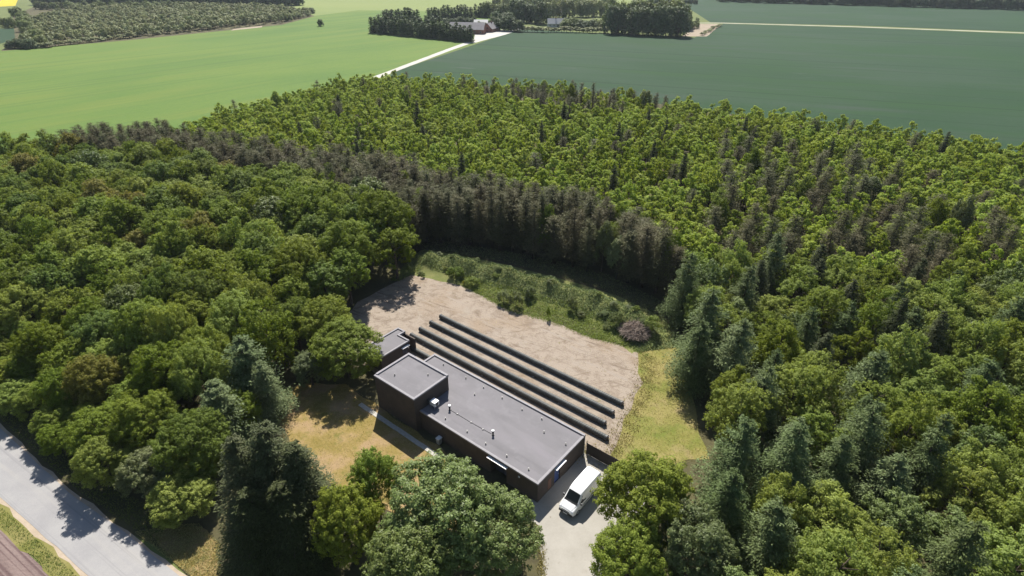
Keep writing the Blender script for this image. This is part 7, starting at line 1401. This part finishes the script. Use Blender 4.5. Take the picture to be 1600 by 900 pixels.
    ('far_bush', (-216.64, 555.66), 'far_young', 2.8, 2.1, 'low hedge bush along the front of the far plantation, fifty-first from the left', 'hedge of the far plantation', None),
    ('far_bush', (-214.28, 561.34), 'far_young', 2.8, 2.7, 'low hedge bush along the front of the far plantation, fifty-second from the left', 'hedge of the far plantation', None),
    ('far_bush', (-210.98, 565.70), 'far_young', 3.0, 2.3, 'low hedge bush along the front of the far plantation, fifty-third from the left', 'hedge of the far plantation', None),
    ('far_bush', (-210.79, 573.05), 'far_young', 3.1, 2.4, 'low hedge bush along the front of the far plantation, fifty-fourth from the left', 'hedge of the far plantation', None),
    ('far_bush', (-206.54, 578.24), 'far_young', 3.1, 2.7, 'low hedge bush along the front of the far plantation, fifty-fifth from the left', 'hedge of the far plantation', None),
    ('far_bush', (-202.27, 577.83), 'far_young', 3.0, 2.4, 'low hedge bush along the front of the far plantation, fifty-sixth from the left', 'hedge of the far plantation', None),
    ('far_bush', (-200.71, 582.82), 'far_young', 3.5, 2.2, 'low hedge bush along the front of the far plantation, fifty-seventh from the left', 'hedge of the far plantation', None),
    ('far_bush', (-197.34, 587.99), 'far_young', 2.9, 2.6, 'low hedge bush along the front of the far plantation, fifty-eighth from the left', 'hedge of the far plantation', None),
    ('far_bush', (-195.45, 594.56), 'far_young', 3.0, 2.7, 'low hedge bush along the front of the far plantation, fifty-ninth from the left', 'hedge of the far plantation', None),
    ('far_bush', (-193.49, 604.07), 'far_young', 3.5, 2.3, 'low hedge bush along the front of the far plantation, sixtieth from the left', 'hedge of the far plantation', None),
    ('plantation_edge_tree', (-205.19, 635.76), 'far', 5.5, 3.8, 'dark tree at the right tip of the far plantation, first from the left', 'trees round the far plantation', 'leaf_far_dark'),
    ('plantation_edge_tree', (-201.09, 635.23), 'far', 5.3, 3.5, 'dark tree at the right tip of the far plantation, second from the left', 'trees round the far plantation', 'leaf_far_dark'),
    ('plantation_edge_tree', (-201.29, 639.88), 'far', 6.2, 3.4, 'dark tree at the right tip of the far plantation, third from the left', 'trees round the far plantation', 'leaf_far_dark'),
    ('plantation_edge_tree', (-293.97, 534.18), 'far', 9.0, 3.4, 'taller tree standing up in the far plantation, first from the left', 'trees round the far plantation', 'leaf_far'),
    ('plantation_edge_tree', (-277.92, 514.14), 'far', 7.5, 3.9, 'taller tree standing up in the far plantation, second from the left', 'trees round the far plantation', 'leaf_far'),
    ('plantation_edge_tree', (-273.51, 534.19), 'far', 7.9, 4.1, 'taller tree standing up in the far plantation, third from the left', 'trees round the far plantation', 'leaf_far'),
    ('plantation_edge_tree', (-263.05, 518.46), 'far', 8.9, 4.0, 'taller tree standing up in the far plantation, fourth from the left', 'trees round the far plantation', 'leaf_far'),
    ('plantation_edge_tree', (-279.43, 570.58), 'far', 8.5, 3.3, 'taller tree standing up in the far plantation, fifth from the left', 'trees round the far plantation', 'leaf_far'),
    ('plantation_edge_tree', (-249.83, 533.12), 'far', 8.4, 3.7, 'taller tree standing up in the far plantation, sixth from the left', 'trees round the far plantation', 'leaf_far'),
    ('plantation_edge_tree', (-264.81, 586.78), 'far', 8.0, 3.7, 'taller tree standing up in the far plantation, seventh from the left', 'trees round the far plantation', 'leaf_far'),
    ('plantation_edge_tree', (-252.74, 589.48), 'far', 7.5, 3.3, 'taller tree standing up in the far plantation, eighth from the left', 'trees round the far plantation', 'leaf_far'),
    ('plantation_edge_tree', (-229.06, 538.85), 'far', 9.0, 3.5, 'taller tree standing up in the far plantation, ninth from the left', 'trees round the far plantation', 'leaf_far'),
    ('plantation_edge_tree', (-224.27, 559.16), 'far', 7.1, 4.1, 'taller tree standing up in the far plantation, tenth from the left', 'trees round the far plantation', 'leaf_far'),
    ('plantation_edge_tree', (-221.55, 558.32), 'far', 8.0, 3.8, 'taller tree standing up in the far plantation, eleventh from the left', 'trees round the far plantation', 'leaf_far'),
    ('plantation_edge_tree', (-234.15, 626.86), 'far', 7.6, 3.2, 'taller tree standing up in the far plantation, twelfth from the left', 'trees round the far plantation', 'leaf_far'),
    ('plantation_edge_tree', (-199.30, 564.23), 'far', 7.6, 4.0, 'taller tree standing up in the far plantation, thirteenth from the left', 'trees round the far plantation', 'leaf_far'),
    ('plantation_edge_tree', (-210.53, 604.72), 'far', 7.5, 4.0, 'taller tree standing up in the far plantation, fourteenth from the left', 'trees round the far plantation', 'leaf_far'),
]
for name, (x, y), kind, H, Rr, label, group, leaf in FAR:
    tree(name, kind, x, y, H, Rr, label, 'bush' if 'bush' in name else 'tree', group, leaf, z0=-.10*H if kind == 'far' else 0.0, loc_words=False)
FPLANT = [(-316.01, 402.54), (-272.06, 441.70), (-199.30, 545.97), (-194.18, 617.53), (-256.87, 692.31), (-355.32, 709.39), (-461.42, 676.01), (-420.75, 545.97)]
fp = scatter(FPLANT, 5.2, 16000, [])
fp.sort(key=lambda p: p[0]**2 + p[1]**2)
for x, y in fp[:300]:
    tree('far_plantation_tree', 'far_young', x, y, rnd.uniform(4.5, 7.5), rnd.uniform(1.8, 3.0), 'small olive tree in the far plantation', 'tree', 'small trees of the far plantation')
if fp[300:]: instanced('far_plantation', 'far_young', [(x, y, rnd.uniform(.7, 1.2), rnd.uniform(.9, 1.5)) for x, y in fp[300:]], 'mass of small olive trees in the far plantation at top left', 'trees')

# ---------------------------------------------------------------- the bank behind the clearing
RIDGE = [(-19.91, 100.48), (-16.29, 99.37), (-9.66, 96.69), (-3.55, 94.12), (3.44, 90.21), (10.00, 86.55), (15.57, 82.69), (19.60, 78.30), (21.76, 73.89), (22.45, 70.82)]
def poly_at(line, t):
    d = [0]
    for a, b_ in zip(line, line[1:]): d.append(d[-1] + math.dist(a, b_))
    s = t*d[-1]
    for i in range(len(line)-1):
        if s <= d[i+1] or i == len(line)-2:
            k = (s-d[i])/(d[i+1]-d[i]); a, b_ = line[i], line[i+1]
            return (a[0]+(b_[0]-a[0])*k, a[1]+(b_[1]-a[1])*k), Vector((b_[0]-a[0], b_[1]-a[1])).normalized()
def bank_z(t, s):
    h = 2.1*min(1, t/.08)*min(1, (1-t)/.12)
    return h*math.exp(-(s/(3.1 if s < 0 else 1.9))**2)*(1 + .18*math.sin(t*37+s) + .12*math.sin(t*83))
nu, nv = 90, 22; V_, F_ = [], []
for i in range(nu+1):
    (cx, cy), dr = poly_at(RIDGE, i/nu); nx, ny = -dr.y, dr.x
    for j in range(nv+1):
        s = -8.0 + 13.0*j/nv
        V_.append((cx+nx*s, cy+ny*s, .03 + bank_z(i/nu, s) - .10*min(1, max(0, -s-5.0)) + rnd.uniform(0, .03)))
for i in range(nu):
    for j in range(nv):
        a = i*(nv+1)+j; F_.append((a, a+nv+1, a+nv+2, a+1))
M['bank'] = ground_mat('bank', [(.3, (.085, .10, .03)), (.5, (.13, .15, .045)), (.7, (.19, .19, .07))], .5, 3.0)
bank = MB().add(V_, F_).build('earth_bank', M['bank'], smooth=True)
if bank.data.polygons[0].normal.z < 0: bank.data.flip_normals()
tag(bank, 'overgrown earth bank curving round the back of the clearing', 'bank', kind='structure')
def bank_pt(t, s):
    (cx, cy), dr = poly_at(RIDGE, t); return cx - dr.y*s, cy + dr.x*s, .03 + bank_z(t, s)
BV = np.array(V_)
def bank_height(x, y):
    k = np.argmin((BV[:, 0]-x)**2 + (BV[:, 1]-y)**2)
    return float(BV[k, 2]) if (BV[k, 0]-x)**2 + (BV[k, 1]-y)**2 < 1.0 else .05
def herb_mass(name, n, trange, srange, mat, size, hgt, label, seed):
    g = np.random.default_rng(seed); C = np.zeros((n, 3)); tt = g.uniform(*trange, n); ss = g.uniform(*srange, n)
    for i in range(n):
        x, y, z = bank_pt(tt[i], ss[i])
        lump = .5 + .5*math.sin(x*1.9 + seed)*math.sin(y*2.3)
        C[i] = (x, y, z + abs(g.normal(0, 1))*hgt*(.35 + lump))
    C = C[~inside(GRAVEL, C[:, :2] + g.normal(0, .25, (n, 2)))]; n = len(C)
    Nn = unit(g.normal(0, .55, (n, 3)) + np.array([0, -.15, .7]))
    o = link(name, quad_mesh(name, leaf_quads(C, Nn, size*g.uniform(.5, 1.4, n), g, .4), [M[mat]]))
    return tag(o, label, 'plants', kind='stuff')
herb_mass('bank_herbs', 44000, (0, 1), (-4.2, 3.4), 'herb_dark', .12, .17, 'dark green brambles and weeds covering the earth bank', 31)
herb_mass('bank_grass', 40000, (.0, 1), (-8.6, -3.2), 'herb', .11, .12, 'bright green weeds along the foot of the bank', 32)
for i in range(32):
    t = rnd.uniform(.01, .97); s = rnd.uniform(-3.4, 2.0) if i > 6 else rnd.uniform(-5.0, -3.6)
    x, y, z = bank_pt(t, s); k = rnd.uniform(.3, .62)
    tree('shrub', 'shrub', x, y, 1.7*k*rnd.uniform(.8, 1.15), 1.3*k, '%s shrub on the earth bank' % ('grey-green' if i % 4 == 0 else 'dark green' if i % 4 < 3 else 'fresh green'), 'shrub', 'shrubs on the earth bank', 'leaf_silver' if i % 4 == 0 else 'herb_dark' if i % 4 < 3 else 'herb', z0=z-.15)
for (x, y), H, Rr, lab, leaf in [
    ((-1.43, 84.29), 2.6, 1.2, 'bushy grey-green willow at the foot of the bank beside the gravel', 'leaf_silver'),
    ((0.65, 83.05), 3.1, 1.35, 'taller grey-green willow bush at the edge of the gravel', 'leaf_silver'),
    ((3.11, 85.56), 2.4, 1.1, 'pale willow shrub behind the willow bushes', 'leaf_silver'),
    ((10.01, 81.83), 2.4, .9, 'small white-green sapling on the bank foot', 'leaf_silver'),
    ((6.00, 79.28), 2.5, .35, 'single thin sapling standing at the gravel edge', 'leaf_dark'),
    ((-10.40, 92.85), 2.0, 1.6, 'dark round bush at the left end of the bank foot', 'leaf_dark'),
    ((-7.16, 90.01), 1.7, 1.3, 'dark low bush beside the round bush on the bank foot', 'leaf_dark'),
    ((-8.70, 90.47), 1.0, .35, 'small upright weed on the gravel edge', 'leaf_rust'),
    ((-16.50, 93.33), 1.0, .5, 'lone weed near the back corner of the gravel', 'leaf_grey'),
    ((21.97, 74.70), 2.2, 1.3, 'green bush right of the brush pile', 'herb'),
    ((16.66, 76.85), 2.0, 1.2, 'green bush left of the brush pile', 'herb_dark')]:
    tree('bush', 'shrub', x, y, H, Rr, lab, 'shrub', None, leaf, z0=bank_height(x, y)-.05, loc_words=False)
# brush pile of pinkish-brown cut branches
g = np.random.default_rng(77); (bx, by) = (19.24, 74.66); bz = bank_height(bx, by) - .25
n = 1800; a = g.uniform(0, 6.283, n); r = np.sqrt(g.random(n)); hz = (1-r**1.6)*1.25
C = np.stack([bx + r*np.cos(a)*2.3 + .35*hz, by + r*np.sin(a)*2.7, bz + .15 + hz*g.uniform(.45, 1.05, n)], 1)
A = np.stack([g.normal(.9, .7, n), g.normal(.3, .7, n), g.normal(.05, .28, n)], 1)
Nn = unit(g.normal(0, .5, (n, 3)) + np.array([0, -.2, .8]))
o = link('brush_pile', quad_mesh('brush_pile', leaf_quads(C, Nn, g.uniform(.3, 1.0, n), g, .05, A), [M['stick']]))
core = MB()
ring_n = 20
for k, (rr, zz) in enumerate([(1.0, .05), (.85, .5), (.55, .85), (.2, 1.05)]):
    core.v += [(bx + rr*2.0*math.cos(q*6.283/ring_n)*rnd.uniform(.9, 1.1) + .3*zz, by + rr*2.5*math.sin(q*6.283/ring_n)*rnd.uniform(.9, 1.1), bz + zz) for q in range(ring_n)]
for k in range(3):
    for q in range(ring_n): core.f.append((k*ring_n+q, k*ring_n+(q+1)%ring_n, (k+1)*ring_n+(q+1)%ring_n, (k+1)*ring_n+q)); core.m.append(0)
core.f.append(tuple(3*ring_n + q for q in range(ring_n))); core.m.append(0)
core.build('twig_core', plain('twig_core', (.12, .085, .07), .95, .1, var=.4, vscale=6), o)
tag(o, 'heap of pinkish-brown cut branches on the end of the bank', 'brush pile')

# ---------------------------------------------------------------- grass, one object each
def grass_on(name, poly, n, mat, size, label, z=.07, seed=1, edge=None, clump=.5):
    g = np.random.default_rng(seed); P = np.array(poly); lo, hi = P.min(0), P.max(0)
    pts = g.uniform(lo, hi, (n*4, 2)); pts = pts[inside(poly, pts)]
    f = .5 + .5*np.sin(pts[:,0]*1.3 + 1.7*np.sin(pts[:,1]*.9))*np.sin(pts[:,1]*1.7 + np.sin(pts[:,0]*.7))
    pts = pts[g.random(len(pts)) < (1-clump) + clump*f*1.2][:n]
    k = len(pts); s = size*g.uniform(.5, 1.3, k)
    C = np.stack([pts[:,0], pts[:,1], z + s*.55], 1)
    A = np.stack([g.normal(0, .45, k), g.normal(0, .45, k), np.ones(k)], 1)
    o = link(name, quad_mesh(name, leaf_quads(C, unit(g.normal(size=(k, 3)) + np.array([0, -.3, .9])), s, g, .3, A), [M[mat]]))
    return tag(o, label, 'grass', kind='stuff')
grass_on('lawn_grass', LAWND, 9000, 'grass_dry', .07, 'dry yellow grass of the lawn by the tall block', .07, 1)
grass_on('right_lawn_grass', LAWNR, 9000, 'grass_dry', .07, 'dry yellow-green grass of the right lawn', .07, 2)
grass_on('verge_grass', [(-65.65, 44.07), (-64.11, 47.39), (-55.77, 42.35), (-41.08, 33.62), (-31.95, 28.15), (-35.32, 28.15), (-44.13, 33.95), (-53.77, 39.76), (-61.23, 43.90)], 22000, 'grass_green', .085, 'tufted grass of the verge beside the road', .06, 3)
grass_on('roadside_tufts', [(-39.22, 38.98), (-36.16, 39.76), (-33.08, 40.07), (-29.65, 37.63), (-27.84, 33.49), (-29.80, 33.36)], 12000, 'grass_dry', .075, 'yellow grass tufts on the roadside patch', .06, 4)
grass_on('wood_edge_grass', [(-66.11, 55.81), (-50.22, 45.33), (-40.33, 39.76), (-35.85, 37.63), (-36.79, 40.71), (-48.10, 46.82), (-70.47, 61.48)], 18000, 'grass_green', .10, 'shaded grass between the road and the left wood', .05, 5)
grass_on('gravel_weeds', GRAVEL, 2600, 'grass_dry', .08, 'scattered dry weeds on the gravel clearing', .065, 6, clump=1.0)
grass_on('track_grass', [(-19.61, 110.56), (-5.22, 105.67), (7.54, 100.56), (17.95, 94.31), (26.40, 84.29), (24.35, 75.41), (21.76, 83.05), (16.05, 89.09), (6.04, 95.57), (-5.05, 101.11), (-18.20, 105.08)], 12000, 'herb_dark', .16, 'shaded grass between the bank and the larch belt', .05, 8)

def fringe(name, poly, i0, i1, n, mat, size, spread, label, seed):
    g = np.random.default_rng(seed); P = [poly[i % len(poly)] for i in range(i0, i1+1)]; out_ = []
    for k in range(n):
        (x, y), d_ = poly_at(P, g.random()); o_ = g.normal(0, spread); out_.append((x - d_.y*o_, y + d_.x*o_))
    pts = np.array(out_); s_ = size*g.uniform(.5, 1.4, n)
    lump = .5 + .5*np.sin(pts[:,0]*2.1)*np.sin(pts[:,1]*1.9); keep = g.random(n) < .25 + .75*lump; pts = pts[keep]; s_ = s_[keep]; n = len(pts)
    C = np.stack([pts[:,0], pts[:,1], .07 + s_*.4], 1); A = np.stack([g.normal(0, .6, n), g.normal(0, .6, n), np.ones(n)], 1)
    o = link(name, quad_mesh(name, leaf_quads(C, unit(g.normal(size=(n, 3)) + np.array([0, -.3, .9])), s_, g, .35, A), [M[mat]]))
    return tag(o, label, 'grass', kind='stuff')
fringe('gravel_fringe', GRAVEL, 11, 16, 7000, 'grass_dry', .10, .9, 'dry grass straggling over the right edge of the gravel', 41)
fringe('gravel_back_fringe', GRAVEL, 3, 11, 9000, 'herb', .09, .30, 'green weeds straggling over the back edge of the gravel', 42)
fringe('drive_fringe', DRIVE, 1, 5, 3500, 'grass_dry', .09, .25, 'grass straggling over the left edge of the driveway', 43)
# ---------------------------------------------------------------- the farm and the far line
M['red_brick'] = plain('red_brick', (.22, .11, .075), .9, .2, var=.2, vscale=.6)
M['farm_white'] = plain('farm_white', (.48, .47, .45), .8, .2)
M['slate'] = plain('slate', (.16, .15, .16), .7, .3, var=.2, vscale=.5)
M['eternit'] = plain('eternit', (.20, .185, .19), .7, .3, var=.15, vscale=.5)
M['tin'] = plain('tin', (.20, .215, .23), .6, .3)
def farm_house(xy, rz, L, W, hw, hr, wallm, roofm, label, wins=4, chim=False):
    o = empty('farm_building', (xy[0], xy[1], .03), rz); tag(o, label, 'building', 'farm buildings')
    w = MB(); w.box(-L/2, L/2, -W/2, W/2, 0, hw)
    for s in (-1, 1): w.add([(s*L/2*.999, -W/2, hw), (s*L/2*.999, W/2, hw), (s*L/2*.999, 0, hw+hr)], [(0,1,2)])
    w.build('wall', M[wallm], o)
    ov = .4; rf = MB()
    for s in (-1, 1):
        y0, z0 = s*(W/2+ov), hw - hr*ov/(W/2)
        rf.add([(-L/2-ov, y0, z0), (L/2+ov, y0, z0), (L/2+ov, 0, hw+hr+.02), (-L/2-ov, 0, hw+hr+.02), (-L/2-ov, y0, z0+.18), (L/2+ov, y0, z0+.18), (L/2+ov, 0, hw+hr+.2), (-L/2-ov, 0, hw+hr+.2)],
               [(0,1,2,3), (4,5,6,7), (0,1,5,4), (1,2,6,5), (3,0,4,7)])
    r_ = rf.build('roof', M[roofm], o)
    if chim: MB().box(-.4, .4, -.35, .35, hw+hr-.3, hw+hr+1.1).build('chimney', M['red_brick'], r_)
    for i in range(wins):
        x = -L/2 + L*(i+.5)/wins
        wi = MB().box(x-.5, x+.5, -W/2-.04, -W/2-.004, 1.0, 2.1).build('window', M['farm_white'], o)
        MB().box(x-.42, x+.42, -W/2-.06, -W/2-.041, 1.08, 2.02).build('pane', M['glass'], wi)
    for s in (-1, 1):
        MB().box(s*(L/2+.02)-.02, s*(L/2+.02)+.02, -.5, .5, hw*.9, hw*.9+1.2).build('window', M['glass'], o)
    MB().box(L*.12-.5, L*.12+.5, -W/2-.05, -W/2-.003, .02, 2.1).build('door', M['dark_door'], o)
farm_house((-33.29, 471.99), R(-8), 26, 11, 3.2, 4.2, 'red_brick', 'eternit', 'long grey-roofed barn behind the farm hedge', 6)
farm_house((-15.82, 484.38), R(62), 13, 8, 2.6, 3.6, 'red_brick', 'eternit', 'red brick farmhouse with its gable towards the yard', 4, True)
farm_house((-25.40, 520.62), R(-4), 11, 7, 2.8, 2.0, 'farm_white', 'tin', 'pale metal-roofed shed behind the brick farmhouse', 3)
farm_house((35.68, 515.81), R(2), 13, 8, 2.8, 3.4, 'farm_white', 'tin', 'white cottage half hidden by the farm trees', 4, True)
farm_house((43.12, 610.90), R(8), 16, 8, 3.0, 3.0, 'farm_white', 'eternit', 'pale low house far back among the farm trees', 4)
# lattice pylon in the far field
py = empty('power_pylon', (478.95, 718.24, .03)); tag(py, 'thin grey lattice power pylon in the far field', 'pylon')
for sx in (-1, 1):
    for sy in (-1, 1): MB().tube([(sx*3.2, sy*3.2, 0), (sx*.5, sy*.5, 30)], [.16, .09], 5).build('leg', M['galvanised'], py)
for i in range(8):
    z0, z1 = i*3.4, (i+1)*3.4; a = 3.2 - 2.7*z0/30; b_ = 3.2 - 2.7*z1/30
    for s in (-1, 1):
        MB().tube([(-a, s*a, z0), (b_, s*b_, z1)], .07, 4).tube([(a, s*a, z0), (-b_, s*b_, z1)], .07, 4).build('brace', M['galvanised'], py)
for z, w in ((24, 6), (28, 4.5)): MB().tube([(-w, 0, z), (w, 0, z)], .12, 5).build('cross_arm', M['galvanised'], py)
# ---------------------------------------------------------------- thin summer haze: one closed box of air round everything
m = bpy.data.materials.new('haze'); m.use_nodes = True; nt = m.node_tree
for n_ in list(nt.nodes): nt.nodes.remove(n_)
ho = nt.nodes.new('ShaderNodeOutputMaterial'); pv = nt.nodes.new('ShaderNodeVolumePrincipled')
pv.inputs['Color'].default_value = (.80, .88, 1.0, 1); pv.inputs['Density'].default_value = HAZE; pv.inputs['Anisotropy'].default_value = .2
nt.links.new(pv.outputs[0], ho.inputs['Volume'])
hz = MB().box(-2700, 2700, -400, 3000, -1.0, 56.0).build('haze', m)
tag(hz, 'thin bluish summer haze over the fields', 'haze', kind='stuff')
#END
